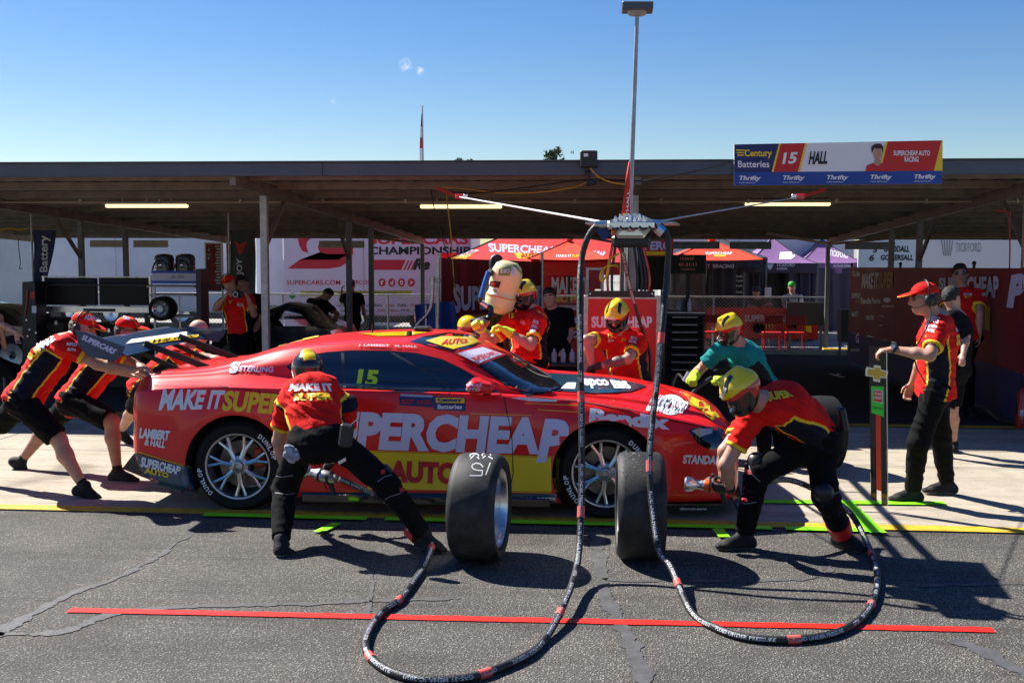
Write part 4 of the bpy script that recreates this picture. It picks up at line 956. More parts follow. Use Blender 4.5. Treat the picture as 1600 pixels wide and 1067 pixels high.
# back wall under marquee
wl = thing('marquee_wall', 'red fabric wall with big pale MAKE lettering inside the marquee', 'banner', (at(870, 440, 29).x, 29, ZP))
a, b = at(690, 400, 29), at(930, 400, 29)
obj('wall_cloth', MB().grid(lambda u, v: (a.x+(b.x-a.x)*u, 29+.05*math.sin(u*26), ZP+.05+(1.75-ZP)*v), 60, 4), m_tr, wl, smooth='all', normals=False)
decal('lettering', wl, [m_lilac, m_pyel], lambda q: [ptext(q, 'MAKE IT', (862, 433, 920, 459), (Vector((0, 28.93, 0)), (0, 1, 0)), 0, bold=.04), ptext(q, 'SUPER', (865, 463, 925, 472), (Vector((0, 28.93, 0)), (0, 1, 0)), 1, bold=.04)])
u1 = marquee('patio_umbrella', 'bright red square umbrella with small white slogan in front of the marquee', 'umbrella', at(888, 400, 27.6).x, 26.95+.3, (at(950, 400, 27.5).x-at(826, 400, 27.5).x)/2, .95, at(888, 404.5, 27.3).z, at(888, 376, 28.2).z, m_tro, leg=False, pole=True, val=.0, swoop=0)
bv = bvh_of(*[c for c in u1.children if c.name.startswith('canopy')])
decal('lettering', u1, [m_wht, m_pyel], lambda q: [ptext(q, 'MAKE IT', (869, 398, 893, 402), bv, 0, bold=.03, step=4), ptext(q, 'SUPER', (894, 398, 911, 402), bv, 1, bold=.03, step=4)])
u2 = marquee('patio_umbrella', 'bright red square umbrella with pale lettering left of the purple tent', 'umbrella', at(1115, 400, 27.8).x, 27.2, (at(1191, 400, 27.5).x-at(1046, 400, 27.5).x)/2, 1.1, at(1115, 405, 27.3).z, at(1115, 376, 28.4).z, m_tro, leg=False, pole=True, val=.0, swoop=0)
bv = bvh_of(*[c for c in u2.children if c.name.startswith('canopy')])
decal('lettering', u2, [m_wht, m_pyel], lambda q: [ptext(q, 'SUPERCHEAP', (1102, 394, 1144, 398), bv, 0, bold=.03, step=4), ppoly(q, [(1116, 398.6), (1134, 398.6), (1134, 401), (1116, 401)], bv, 1, step=6)])
# purple tent
cx = at(1222, 400, 30).x; pt = marquee('purple_marquee', 'purple gazebo with white team logo and dark side walls', 'marquee', at(1219, 412, 30.4).x, 30.2, (at(1276, 412, 30.2).x-at(1162, 412, 30.2).x)/2, 1.75, at(1219, 411, 30.2).z, at(1262, 371, 32).z, m_tpu, val=.0, swoop=.45)
bv = bvh_of(*[c for c in pt.children if c.name.startswith('canopy')])
xl, xr = at(1162, 412, 30.2).x, at(1276, 412, 30.2).x; ze = at(1219, 411, 30.2).z; y0, y1 = 30.2, 33.7
obj('front_valance', MB().box(((xl+xr)/2, 30.18, ze-.13), (xr-xl, .03, .26)), m_tpd, pt); obj('side_valance', MB().box((xr, 31.95, ze-.13), (.03, 3.5, .26)), m_tpd, pt)
def wall(n, a, b, z0_, z1_, m, par, amp=.05): return obj(n, MB().grid(lambda u, v: (a[0]+(b[0]-a[0])*u+amp*math.sin(u*17+2*v), a[1]+(b[1]-a[1])*u+amp*math.sin(u*23+v), z0_+(z1_-z0_)*v), 40, 6), m, par, smooth='all', normals=False)
wall('side_wall', (xr, 30.2), (xr+.3, 33.7), ZP, ze-.2, m_tpd, pt); wall('front_curtain', (xl, 30.25), (xl+.55, 30.35), ZP, ze-.2, m_tpd, pt); wall('front_curtain', (xr-.75, 30.3), (xr, 30.25), ZP, ze-.2, m_tpd, pt); wall('back_wall', (xl, 33.6), (xr, 33.6), ZP, ze-.2, m_pb, pt)
decal('lettering', pt, [m_wht], lambda q: [ppoly(q, [(1217, 405), (1219, 394), (1254, 393), (1236, 405)], bv, 0, step=5), ptext(q, 'TICKFORD', (1213, 411.5, 1242, 416.5), (Vector((0, 30.165, 0)), (0, 1, 0)), 0, bold=.02), ptext(q, 'RACING', (1214, 418, 1230, 421.5), (Vector((0, 30.165, 0)), (0, 1, 0)), 0, bold=.03),
     ppoly(q, [(1197, 412), (1203, 413), (1209, 412), (1206, 419), (1203, 422), (1200, 419)], (Vector((0, 30.165, 0)), (0, 1, 0)), 0)])
pt2 = marquee('purple_marquee', 'second purple gazebo joined behind the first with faint team lettering', 'marquee', at(1300, 412, 34).x, 33.9, (at(1355, 412, 34).x-at(1250, 412, 34).x)/2, 1.75, ze-.02, at(1262, 371, 32).z-.03, m_tpu, val=.3, swoop=.45)
wall('side_wall', (xr+.35, 33.85), (at(1352, 412, 34).x, 33.9), ZP, ze-.2, m_tpd, pt2)
bv = bvh_of(*[c for c in pt2.children if c.name.startswith('canopy')])
decal('lettering', pt2, [m_wht], lambda q: [ptext(q, 'TICKFORD', [(1296, 400), (1325, 404), (1325, 396), (1296, 390)], bv, 0, bold=.01, step=5), ptext(q, 'the Family Edition', (1302, 413, 1330, 419), (Vector((0, 33.85, 0)), (0, 1, 0)), 0, bold=.01)])
# dark awning with racing lettering, grey tarp
aw = marquee('dark_marquee', 'dark charcoal marquee with white racing lettering behind the red umbrella', 'marquee', at(1125, 412, 30).x, 29.6, (at(1190, 412, 30).x-at(1052, 412, 30).x)/2, 1.5, at(1125, 402, 29.6).z, at(1125, 368, 31).z, m_tdk, val=.25, swoop=.3)
wall('back_wall', (at(1100, 412, 29.7).x, 29.75), (at(1162, 412, 29.7).x, 29.7), ZP, 1.45, m_tdk, aw, .02)
decal('lettering', aw, [m_wht], lambda q: [ptext(q, 'THERACING', (1105, 413, 1147, 419), (Vector((0, 29.6, 0)), (0, 1, 0)), 0, bold=.02, shear=.2, off=.03)]+[ptext(q, s, (1150, y, 1160, y+3), (Vector((0, 29.6, 0)), (0, 1, 0)), 0, bold=.01, off=.06) for s, y in (('Bendix', 430), ('Castrol', 437), ('HA', 445), ('PWR', 455))])
tp = thing('tarpaulin', 'hanging dark grey tarpaulin with folds behind the right air hose', 'tarpaulin', (at(1062, 450, 28).x, 28, ZP))
obj('tarpaulin_cloth', MB().grid(lambda u, v: (at(1040, 400, 28).x+1.0*u+.02*math.sin(v*9), 28+.07*math.sin(u*14+v*5)+.03*math.sin(u*31), .1+1.5*v), 40, 10), mat('tarp_grey', (.12, .12, .125), rough=.5, bump=.3, bscale=5), tp, smooth='all', normals=False)
obj('rail', MB().cyl((at(1040, 400, 28).x-.05, 28, 1.62), (at(1040, 400, 28).x+1.05, 28, 1.62), .02), m_steel, tp)
# screens on a stand (black, with timing text)
def screen(label, px0, py0, px1, py1, Y, text=None):
    a, b = at(px0, py0, Y), at(px1, py1, Y); t = thing('timing_screen', label, 'screen', ((a.x+b.x)/2, Y, gz(Y)))
    obj('screen_case', MB().box(((a.x+b.x)/2, Y, (a.z+b.z)/2), (b.x-a.x, .06, a.z-b.z), bev=.008), m_pb, t)
    obj('screen_glass', MB().box(((a.x+b.x)/2, Y-.033, (a.z+b.z)/2), (b.x-a.x-.04, .006, a.z-b.z-.04)), mat('screen_black', (.012, .011, .013), rough=.4, spec=.2), t)
    obj('stand', MB().box(((a.x+b.x)/2, Y+.05, (b.z+gz(Y))/2), (.07, .05, b.z-gz(Y)+.1)).box(((a.x+b.x)/2, Y+.05, gz(Y)+.03), (.6, .4, .04)), m_pb, t)
    if text: decal('lettering', t, [mat('screen_text', (.3, .12, .1), emit=(.4, .12, .1), estr=.12)], lambda q: [ptext(q, s, r, (Vector((0, Y-.038, 0)), (0, 1, 0)), 0, bold=.0) for s, r in text])
screen('large black flat screen behind the hose mast', 994, 400, 1042, 453, 20)
screen('wide black timing screen with dim digits right of the right hose', 1048, 398, 1103, 428, 19.5, [('15:26:30', (1063, 402, 1084, 406)), ('01:31:11', (1061, 411, 1088, 416)), ('SESSION', (1064, 420, 1086, 422))])
# tool cabinet
def cabinet(label, px0, px1, pyt, Y, nd=7, m=None, name='tool_cabinet'):
    a, b = at(px0, pyt, Y), at(px1, pyt, Y); z0_ = gz(Y)+.12; zt = a.z; t = thing(name, label, 'tool cabinet', ((a.x+b.x)/2, Y+.25, gz(Y)))
    obj('cabinet_body', MB().box(((a.x+b.x)/2, Y+.27, (z0_+zt)/2), (b.x-a.x, .5, zt-z0_), bev=.01), m or m_pb, t); obj('worktop', MB().box(((a.x+b.x)/2, Y+.26, zt+.015), (b.x-a.x+.03, .55, .03), bev=.006), m_alud, t)
    for i in range(nd):
        h = (zt-z0_-.06)/nd; z = z0_+.03+h*(i+.5); d = obj('drawer', MB().box(((a.x+b.x)/2, Y+.01, z), (b.x-a.x-.06, .03, h-.015), bev=.004), m_blk2, t)
        obj('handle', MB().box(((a.x+b.x)/2, Y-.012, z+h*.3), (b.x-a.x-.2, .014, .012)), m_alud, d)
    for sx in (a.x+.08, b.x-.08): obj('castor', MB().cyl((sx-.02, Y+.1, gz(Y)+.06), (sx+.02, Y+.1, gz(Y)+.06), .06, n=12), m_rub, t)
    return t
cabinet('black roller tool cabinet with eight drawers beside the right air hose', 1040, 1101, 490, 17, 8)
cabinet('low black drawer cabinet behind the crouching mechanic with yellow helmet', 868, 912, 545, 14.5, 4)
cab = cabinet('tall black cabinet with a maroon team panel left of the mast', 876, 914, 480, 15.5, 4)
for i in range(3): obj('bottle', MB().lathe((at(1062+i*8, 488, 17.1).x, 17.2, at(1062, 488, 17.1).z), (0, 0, 1), [(0, .03), (.14, .032), (.18, .012), (.21, .012), (.21, 0)], 10), [mat('bottle_clear', (.25, .3, .35), rough=.1), m_pb, m_wht][i], None, smooth=True) and None
bts = [o for o in COL.objects if o.name.startswith('bottle')]
for o, l in zip(bts, ('leftmost clear bottle on top of the black roller cabinet', 'middle black bottle on top of the black roller cabinet', 'rightmost white bottle on top of the black roller cabinet')): tag(o, l, 'bottle', 'bottles on the roller cabinet')
# panels with lettering
def board(name, label, px0, py0, px1, py1, Y, m, texts, frame=m_alud, cat='panel', base=True):
    a, b = at(px0, py0, Y), at(px1, py1, Y); t = thing(name, label, cat, ((a.x+b.x)/2, Y, gz(Y))); zb_ = b.z
    obj('panel_sheet', MB().box(((a.x+b.x)/2, Y, (a.z+zb_)/2), (b.x-a.x, .025, a.z-zb_), bev=.004), m, t)
    for x in (a.x, b.x): obj('frame_post', MB().box((x, Y-.002, (a.z+gz(Y))/2+.01), (.04, .05, a.z-gz(Y)+.02), bev=.004), frame, t)
    obj('frame_rail', MB().box(((a.x+b.x)/2, Y-.003, a.z), (b.x-a.x-.04, .04, .03)), frame, t)
    if base:
        for x in (a.x, b.x): obj('foot', MB().box((x, Y, gz(Y)+.02), (.05, .5, .035)), frame, t)
    if texts: decal('lettering', t, [m_lilac, m_pyel, m_wht], lambda q: [ptext(q, s, r, (Vector((0, Y-.0135, 0)), (0, 1, 0)), mi, **k) for s, r, mi, k in texts])
    return t
m_mar = mat('panel_maroon', (.30, .008, .012), rough=.45, var=.1, vscale=3)
m_rp = mat('panel_red', (.62, .012, .012), rough=.4, var=.08, vscale=3)
board('team_board', 'maroon framed team panel between the two helmeted crewmen', 876, 482, 912, 566, 14.3, m_mar, [('SUPER', (882, 496, 910, 505), 0, dict(bold=.04)), ('CHEAP', (893, 507, 912, 514), 1, dict(bold=.03)), ('RACING', (886, 517, 914, 528), 0, dict(bold=.03, shear=.3))])
board('team_board', 'slim maroon framed panel standing left of the hose mast', 918, 420, 941, 452, 14.6, m_mar, [])
bb = board('pit_barrier', 'bright red barrier panel with team lettering behind the crouching crewman', 916, 464, 1027, 596, 11.0, m_rp, [('SUPERCHEAP', (924, 494, 1019, 512), 2, dict(bold=.05)), ], cat='barrier')
obj('top_strip', MB().box((at(971, 459, 10.98).x, 10.99, at(971, 459.5, 10.98).z), (at(1027, 460, 11).x-at(916, 460, 11).x-.045, .03, .062)), m_pb, bb)
qq = MB(); [qq.cyl(at(x, 459, 10.97), at(x, 459, 10.955), .008, n=8) for x in (922, 1019)]; obj('rivet', qq, m_alu, bb)

# banner walls between the bays
def banner_wall(name, label, P, zlo, zhi_a, zhi_b, zsplit):
    """P: list of (x,y) ground points of the line of the wall"""
    t = thing(name, label, 'banner', (P[0][0], P[0][1], gz(P[0][1])))
    def pt(u): 
        n_ = len(P)-1; i = min(int(u*n_), n_-1); f = u*n_-i; return (P[i][0]+(P[i+1][0]-P[i][0])*f, P[i][1]+(P[i+1][1]-P[i][1])*f)
    def mk(n, f0, f1, m, off=0):
        def fn(u, v):
            x, y = pt(u); g_ = gz(y); top = (zhi_a+(zhi_b-zhi_a)*u); h = g_+.04+(top-g_-.04)*(f0+(f1-f0)*v)
            return (x+.025*math.sin(u*31)+.012*math.sin(u*77+v*3)+off, y, h)
        return obj(n, MB().grid(fn, 90, 6), m, t, smooth='all', normals=False)
    return t, mk, pt
m_bmar = mat('banner_maroon', (.20, .004, .010), rough=.6, bump=.3, bscale=3, var=.12, vscale=2)
m_bnav = mat('banner_navy', (.010, .018, .09), rough=.6, bump=.3, bscale=3, var=.15, vscale=2)
WA = at(1328, 412, 22.3); WB_ = at(1600, 400, 12.95)
tb, mk, ptb = banner_wall('banner_wall', 'long maroon and navy sponsor banner wall on the right side of the bay', [(WA.x, 22.3), (WB_.x, 12.95), (WB_.x-.08, 11.6)], 0, 1.60, 1.93, .3)
b1_ = mk('banner_upper', .32, 1, m_bmar); b2_ = mk('banner_lower', 0, .318, m_bnav, .01)
for u in (0, .2, .4, .6, .8, 1): 
    x, y = ptb(u); obj('support_post', MB().cyl((x+.04, y, gz(y)), (x+.04, y, 1.65+.33*u), .02, n=8).ball((x+.04, y, 1.66+.33*u), .03, 8), m_pb, tb)
bvw = bvh_of(b1_, b2_)
def wt(q):
    T = lambda s, r, mi=0, **k: ptext(q, s, r, bvw, mi, off=.012, step=7, **k)
    T('TEAM', [(1332, 432), (1344, 432.5), (1344, 425), (1332, 424)], 0, bold=.02)
    T('MAKE IT', [(1347, 450), (1372, 452), (1374, 426), (1349, 427)], 0, bold=.04); T('SUPER', [(1372, 452), (1396, 450), (1398, 424), (1375, 426)], 1, bold=.04)
    T('SUPERCH', (1332, 458, 1345, 466), 0, bold=.03); T('AUTO', (1337, 467, 1345, 474), 1, bold=.03); T('Bendix', (1346, 465, 1363, 475), 0, bold=.03); T('Penrite', (1364, 466, 1377, 474), 0, bold=.02)
    pdisc(q, 1387, 469, 6, bvw, 0, ry=4, off=.012); T('MOTORSPORT', (1379, 477, 1398, 480), 0)
    T('MAKE IT', (1332, 487, 1342, 495), 0, bold=.03); T('PIRTEK', (1354, 493, 1367, 500), 0); pdisc(q, 1377, 501, 7, bvw, 2, ry=8, off=.010); pdisc(q, 1377, 501, 6, bvw, 3, ry=7, off=.014)
    T('SUPERCHEAP', [(1468, 452), (1562, 467), (1562, 431), (1468, 434)], 2, bold=.045); T('P', [(1574, 480), (1600, 484), (1606, 425), (1582, 430)], 2, bold=.07)
    T('LOWNDES', (1330, 545, 1344, 549), 0); T('G', (1338, 521, 1343, 536), 0, bold=.03)
    ppoly(q, [(1541, 478), (1549, 479), (1548, 518), (1540, 514)], bvw, 1, step=6, off=.012)
decal('lettering', tb, [m_wht, mat('print_gold', (.45, .26, .01)), m_lilac, m_bmar], wt)
LA = at(688, 405, 15.2); LB = at(868, 417, 22)
tl, mk, ptl = banner_wall('banner_wall', 'maroon team banner wall behind the refueller with big pale letters', [(LA.x, 15.2), (LB.x, 17.5)], 0, 1.83, 1.75, .3)
b1_ = mk('banner_upper', .12, 1, m_bmar); b2_ = mk('banner_lower', 0, .118, m_bnav, .01)
for u in (0, 1): x, y = ptl(u); obj('support_post', MB().cyl((x, y-.05, gz(y)), (x, y-.05, 1.9), .024, n=8), m_alud, tl)
bvw2 = bvh_of(b1_, b2_)
decal('lettering', tl, [m_lilac, mat('print_gold', (.45, .26, .01))], lambda q: [ptext(q, 'S', [(707, 489), (719, 490), (719, 446), (707, 442)], bvw2, 0, bold=.05, step=6, off=.012), ptext(q, 'UPERCHEAP', [(719, 486), (850, 478), (850, 446), (719, 447)], bvw2, 0, bold=.045, step=6, off=.012), ppoly(q, [(724, 492), (850, 487), (850, 505), (722, 513)], bvw2, 1, step=8, off=.012)])

# things on the shed floor at left: framed screens, crate with canisters, wheel trolley
t = thing('screen_rack', 'aluminium framed rack with two big black screens at left', 'rack', (at(150, 470, 15.5).x, 15.5, gz(15.5)))
def bx(px0, py0, px1, py1, Y, d=.08, bev=.006): a, b = at(px0, py0, Y), at(px1, py1, Y); return ((a.x+b.x)/2, Y, (a.z+b.z)/2), (abs(b.x-a.x), d, abs(a.z-b.z))
for (a, b) in ((72, 152), (156, 233)): obj('screen', MB().box(*bx(a, 434, b, 477, 15.5), bev=.006), m_glass if False else mat('screen_black', (.018, .012, .014), rough=.35), t)
for r in ((66, 431.5, 239, 434), (66, 478, 239, 489)): obj('frame_rail', MB().box(*bx(*r, 15.47, .05), bev=.004), m_alu, t)
for r in ((67, 431, 71.5, 478), (233, 431, 238, 489)): obj('frame_post', MB().box(*bx(*r, 15.44, .05), bev=.004), m_alu, t)
obj('slot', MB().box(*bx(130, 482, 180, 487, 15.44, .01)), m_pb, t)
obj('cross_bar', MB().box(*bx(50, 444, 345, 447.5, 15.36, .05)), m_pb, t)
for x in (75, 230): p = at(x, 489, 15.5); obj('leg', MB().box((p.x, 15.5, (p.z+gz(15.5))/2), (.06, .06, p.z-gz(15.5))), m_pb, t)
for i, (x0, x1, lab) in enumerate(((40, 66, 'black slotted equipment tower with stickers left of the screen rack'), (312, 322, 'narrow black equipment tower right of the blue crate'))):
    s = thing('equipment_tower', lab, 'equipment', (at((x0+x1)/2, 500, 15.2).x, 15.2, gz(15.2)))
    c, d = bx(x0, 440 if i == 0 else 420, x1, 545, 15.2, .3); obj('tower_body', MB().prism([(c[0]-d[0]*(.35 if i == 0 else .5), 15.05, c[2]+d[2]/2), (c[0]+d[0]/2, 15.05, c[2]+d[2]/2), (c[0]+d[0]/2, 15.05, gz(15)+.02), (c[0]-d[0]*.6, 15.05, gz(15)+.02)], (0, .3, 0)), m_pb, s)
    q = MB(); [q.cyl(at(x, y, 15.045), at(x, y, 15.03), .012, n=8) for x, y in ((41+i*270, 500), (46+i*270, 515), (43+i*270, 525), (56+i*260, 520))]; obj('bolt', q, m_alu, s)
    if i == 0: decal('sticker', s, [m_wht, m_pred], lambda q: (ppoly(q, [(48, 456), (54, 456), (54, 467), (48, 467)], (Vector((0, 15.05, 0)), (0, 1, 0)), 1), ppoly(q, [(50, 478), (57, 478), (57, 489), (50, 489)], (Vector((0, 15.05, 0)), (0, 1, 0)), 0))); obj('edge_strip', MB().tube([at(43, 452, 15.03), at(42, 470, 15.03), at(39, 494, 15.03)], .008, 6), m_pred, s)
ca, cb = at(238, 424, 15.3), at(312, 443, 15.3)
t = thing('crate', 'blue and white crate carrying two black canisters', 'crate', ((ca.x+cb.x)/2, 15.3, cb.z))
obj('crate_body', MB().box(((ca.x+cb.x)/2, 15.45, (ca.z+cb.z)/2), (cb.x-ca.x-.03, .4, ca.z-cb.z), bev=.008), mat('crate_white', (.45, .47, .55), rough=.5, var=.1), t)
for y in (425, 441): c, d = bx(237, y-2, 313, y+2, 15.24, .03); obj('crate_band', MB().box(c, d), mat('crate_blue', (.008, .05, .35), rough=.5), t)
decal('lettering', t, [m_pblk], lambda q: ptext(q, 'Jake 1 Sierra', (268, 429, 288, 436), (Vector((0, 15.249, 0)), (0, 1, 0)), 0, bold=0, shear=.3))
for i, x in enumerate((257, 290)):
    p = at(x, 424, 15.45); top_ = at(x, 396, 15.45); rr = .135
    k_ = thing('canister', ('left' if i == 0 else 'right')+' one of two glossy black domed canisters on the blue crate', 'canister', p, 'canisters on the blue crate')
    obj('canister_shell', MB().lathe(p, (0, 0, 1), [(0, rr), (.18, rr), (.22, rr*.92), (.245, rr*.6), (.25, 0)], 24), mat('canister_black', (.03, .03, .033), rough=.25, coat=.5), k_, smooth=True)
    obj('valve', MB().ball(Vector(p)+Vector((0, -.13, .09)), .035, 10), m_alu, k_, smooth=True)
    obj('hose', MB().tube(crv([Vector(p)+Vector((-.12, -.14, .02)), Vector(p)+Vector((-.05, -.16, .14)), Vector(p)+Vector((.08, -.16, .13)), Vector(p)+Vector((.14, -.15, .0))], 6), .012, 6), m_pb, k_, smooth=True)
    for k in range(3): obj('clamp_band', MB().lathe(Vector(p)+Vector((0, 0, .04+.06*k)), (0, 0, 1), [(0, rr+.001), (0, rr+.006), (.012, rr+.006), (.012, rr+.001)], 24), m_pb, k_)
t = thing('crate_stand', 'metal stand with white shelf holding the blue crate', 'stand', (at(275, 500, 15.4).x, 15.4, gz(15.4)))
for r in ((238, 446, 312, 449), (240, 459, 312, 462), (240, 492, 312, 495)): c, d = bx(*r, 15.4, .4); obj('shelf', MB().box(c, d, bev=.005), mat('shelf_white', (.5, .5, .48), rough=.5), t)
for x in (241, 310): p = at(x, 446, 15.3); obj('leg', MB().box((p.x, 15.3, (p.z+gz(15.3))/2), (.03, .03, p.z-gz(15.3))), m_alud, t)
# spare wheels leaning at the back
def plain_wheel(label, c, r, ax=(0, -1, 0), grp=None, name='racing_slick'):
    c = Vector(c); ax = Vector(ax).normalized(); t = thing(name, label, 'wheel', (c.x, c.y, c.z-r), grp)
    obj('tyre', MB().lathe(c, ax, [(-.12, r*.7), (-.13, r*.88), (-.11, r*.98), (0, r), (.11, r*.98), (.13, r*.88), (.12, r*.7), (.1, r*.66), (-.1, r*.66)], 36, close=True), m_rub, t, smooth=True)
    rm = obj('rim', MB().lathe(c, ax, [(.11, r*.68), (.10, r*.60), (.03, r*.55), (-.08, r*.5), (-.08, .01)], 30), m_alu, t, smooth=True); up = Vector((0, 0, 1)); x = ax.cross(up)
    for i in range(10):
        a = i*math.pi/5; d = x*math.cos(a)+up*math.sin(a); obj('spoke', MB().bar(c+ax*.06+d*.04, c+ax*.085+d*r*.58, .022, .02, up=ax), m_alud, rm)
    obj('hub', MB().lathe(c, ax, [(.05, r*.3), (.075, r*.28), (.09, .05), (.12, .045), (.12, 0)], 20), m_alud, rm, smooth=True); return t
plain_wheel('dark wheel with a bright ring of spokes under the blue crate', at(255, 482, 15.1), .17)
pw = plain_wheel('worn slick tyre standing behind the right crouching mechanic', (0, 0, .335), .335, ax=(1, .25, 0)); pw.location = at(1281, 700, 10.15)
pw.location.z = 0
# flags at left
def tall_flag(label, px0, px1, py0, py1, Y, m, tx, mi_m, slant=0):
    a, b = at(px0, py0, Y), at(px1, py1, Y); t = thing('feather_flag', label, 'flag', (a.x, Y, gz(Y)))
    obj('flag_pole', MB().cyl((a.x-.02, Y, gz(Y)), (a.x-.02, Y, a.z+.3), .02, n=8), m_galv, t)
    c = obj('flag_cloth', MB().grid(lambda u, v: (a.x+(b.x-a.x)*u*(1-slant*v), Y+.03*math.sin(u*6+v*5), a.z+(b.z-a.z)*v), 8, 14), m, t, smooth='all', normals=False)
    decal('lettering', t, mi_m, lambda q: tx(q, bvh_of(c))); return t
def vt(q, s, x0, y0, x1, y1, bv, mi, **k): ptext(q, s, [(x1, y1), (x1, y0), (x0, y0), (x0, y1)], bv, mi, off=.01, step=6, **k)
tall_flag('navy feather flag with vertical white battery lettering at left', 51, 91, 360, 440, 19, mat('flag_navy', (.012, .014, .10), rough=.6), lambda q, bv: vt(q, 'Battery', 62, 368, 79, 425, bv, 0, bold=.02), [m_wht], slant=.45)
tall_flag('black feather flag with a red chevron and vertical white letters', 359, 400, 360, 470, 19, m_pb, lambda q, bv: (vt(q, 'JOY', 370, 404, 381, 430, bv, 0, bold=.02), [ppoly(q, [(367+i*2.4, 377+i*6), (376, 382+i*6), (385-i*2.4, 377+i*6), (385-i*2.4, 381+i*6), (376, 387+i*6), (367+i*2.4, 381+i*6)], bv, 1, off=.01) for i in range(3)]), [m_wht, m_pred])
t = board('info_panel', 'tall rust red information panel with rows of tiny white marks', 321, 380, 348, 455, 24, mat('panel_rust', (.28, .03, .02), rough=.6), [])
decal('markings', t, [m_wht], lambda q: [ppoly(q, [(336+((i*7) % 3)*1.5, 384+i*4.4), (345, 384+i*4.4), (345, 386+i*4.4), (336+((i*5) % 3), 386+i*4.4)], (Vector((0, 23.98, 0)), (0, 1, 0)), 0) for i in range(15)]+[ptext(q, s, r, (Vector((0, 23.98, 0)), (0, 1, 0)), 0) for s, r in (('?', (325, 388, 328, 393)), ('MAP', (324, 397, 330, 399)), ('P', (325, 402, 328, 406)))])
# covered cars / equipment in the shed at far left and behind the pushers
def car_shape(label, x, y, L, m, name='covered_car', deco=None):
    t = thing(name, label, 'car', (x, y, gz(y))); g_ = gz(y)
    P = [(-.5, .25), (-.48, .62), (-.40, .74), (-.22, .80), (-.12, 1.08), (.05, 1.20), (.2, 1.12), (.32, .86), (.45, .74), (.5, .5), (.5, .25)]
    def fn(u, v):
        k = u*(len(P)-1); i = min(int(k), len(P)-2); f = k-i; px = P[i][0]+(P[i+1][0]-P[i][0])*f; pz = P[i][1]+(P[i+1][1]-P[i][1])*f
        s = math.sin(math.pi*(v-.5)); wdt = .9*(1-.35*max(0, (pz-.8)/.5)); zz = pz*(1-.10*abs(s)**4)
        return (x+px*L, y+wdt*s, g_+zz) 
    obj('body', MB().grid(fn, 40, 16), m, t, smooth='all')
    obj('side_panel', MB().prism([(x+p[0]*L, y-.88, g_+min(p[1], .82)) for p in P], (0, 1.76, 0)), m, t)
    for k in (-.32, .32): plain_wheel_at(t, (x+k*L, y-.85, g_+.33), .33)
    return t
def plain_wheel_at(par, c, r):
    w_ = obj('wheel', MB().lathe(c, (0, -1, 0), [(-.1, r*.6), (-.1, r), (.1, r), (.1, r*.66), (.05, r*.6), (.02, .02)], 24), m_rub, par, smooth=True)
    obj('rim', MB().lathe(c, (0, -1, 0), [(.09, r*.66), (.06, r*.6), (.04, r*.2), (.08, .02)], 20), m_alud, w_, smooth=True)
car_shape('dark race car with yellow number parked in shade at the far left', at(15, 480, 18.5).x-.9, 18.5, 4.4, mat('car_dark', (.01, .012, .018), rough=.2, coat=1), name='race_car')
c2 = car_shape('dark race car with pale and orange graphics parked behind the front post', at(430, 500, 19).x+.1, 19.4, 2.2, mat('car_slate', (.03, .045, .07), rough=.25, coat=1, var=.8, vscale=3), name='race_car')
for i, (x0, x1, yt, Y, m_, l) in enumerate(((70, 110, 500, 15.6, m_pb, 'black box of tools under the screen rack'), (118, 160, 508, 15.6, m_blk2, 'charcoal case under the screen rack'), (165, 232, 512, 15.6, m_pb, 'long black case under the screen rack'), (240, 300, 520, 15.6, m_blk2, 'dark case on the floor below the blue crate'), (455, 482, 498, 22, m_pb, 'black case on the floor by the bending man'))):
    a, b = at(x0, yt, Y), at(x1, yt, Y); z_ = gz(Y); t = thing('equipment_case', l, 'case', ((a.x+b.x)/2, Y, z_))
    obj('case_shell', MB().box(((a.x+b.x)/2, Y, (a.z+z_)/2), (b.x-a.x, .45, a.z-z_), bev=.02), m_, t)
    obj('lid', MB().box(((a.x+b.x)/2, Y, a.z+.015), (b.x-a.x+.02, .47, .04), bev=.01), m_blk2, t)
    for k in (.25, .75): obj('latch', MB().box((a.x+(b.x-a.x)*k, Y-.24, a.z-.02), (.04, .02, .06), bev=.004), m_alu, t)
    obj('handle', MB().tube([(a.x+(b.x-a.x)*.42, Y-.23, a.z-.06), (a.x+(b.x-a.x)*.42, Y-.26, a.z-.09), (a.x+(b.x-a.x)*.58, Y-.26, a.z-.09), (a.x+(b.x-a.x)*.58, Y-.23, a.z-.06)], .008, 6), m_alud, t)
# helmets and blue tarp, frame tube behind the roof of the car
t = thing('blue_cover', 'blue draped cover hanging at the foot of the maroon banner', 'cover', (at(690, 520, 14.9).x, 14.9, 0))
obj('cover_cloth', MB().grid(lambda u, v: (at(648, 480, 14.9).x+(.52+.15*v)*u+.05*v, 14.9+.10*math.sin(u*8+v)+.06*v*math.sin(u*17), 1.20-(1.15)*v+.06*u), 24, 12), mat('cover_blue', (.008, .05, .26), rough=.6, bump=.4, bscale=12), t, smooth='all', normals=False)
obj('stay', MB().cyl((at(665, 505, 14.9).x, 14.95, 0), (at(665, 505, 14.9).x, 14.95, 1.2), .02), m_alud, t)
t = thing('tube_frame', 'bent aluminium tube frame standing beside the maroon banner', 'frame', (at(684, 520, 14.5).x, 14.5, 0))
obj('upright', MB().cyl(at(684.5, 404, 14.5), (at(684.5, 404, 14.5).x-.02, 14.5, 0), .028, n=10), m_alud, t, smooth=True)
obj('bent_tube', MB().tube(crv([at(676, 432, 14.4), at(675, 470, 14.4), at(668, 490, 14.4), at(645, 522, 14.4), (at(628, 560, 14.4).x, 14.4, 0)], 6), .026, 10), m_alud, t, smooth=True)
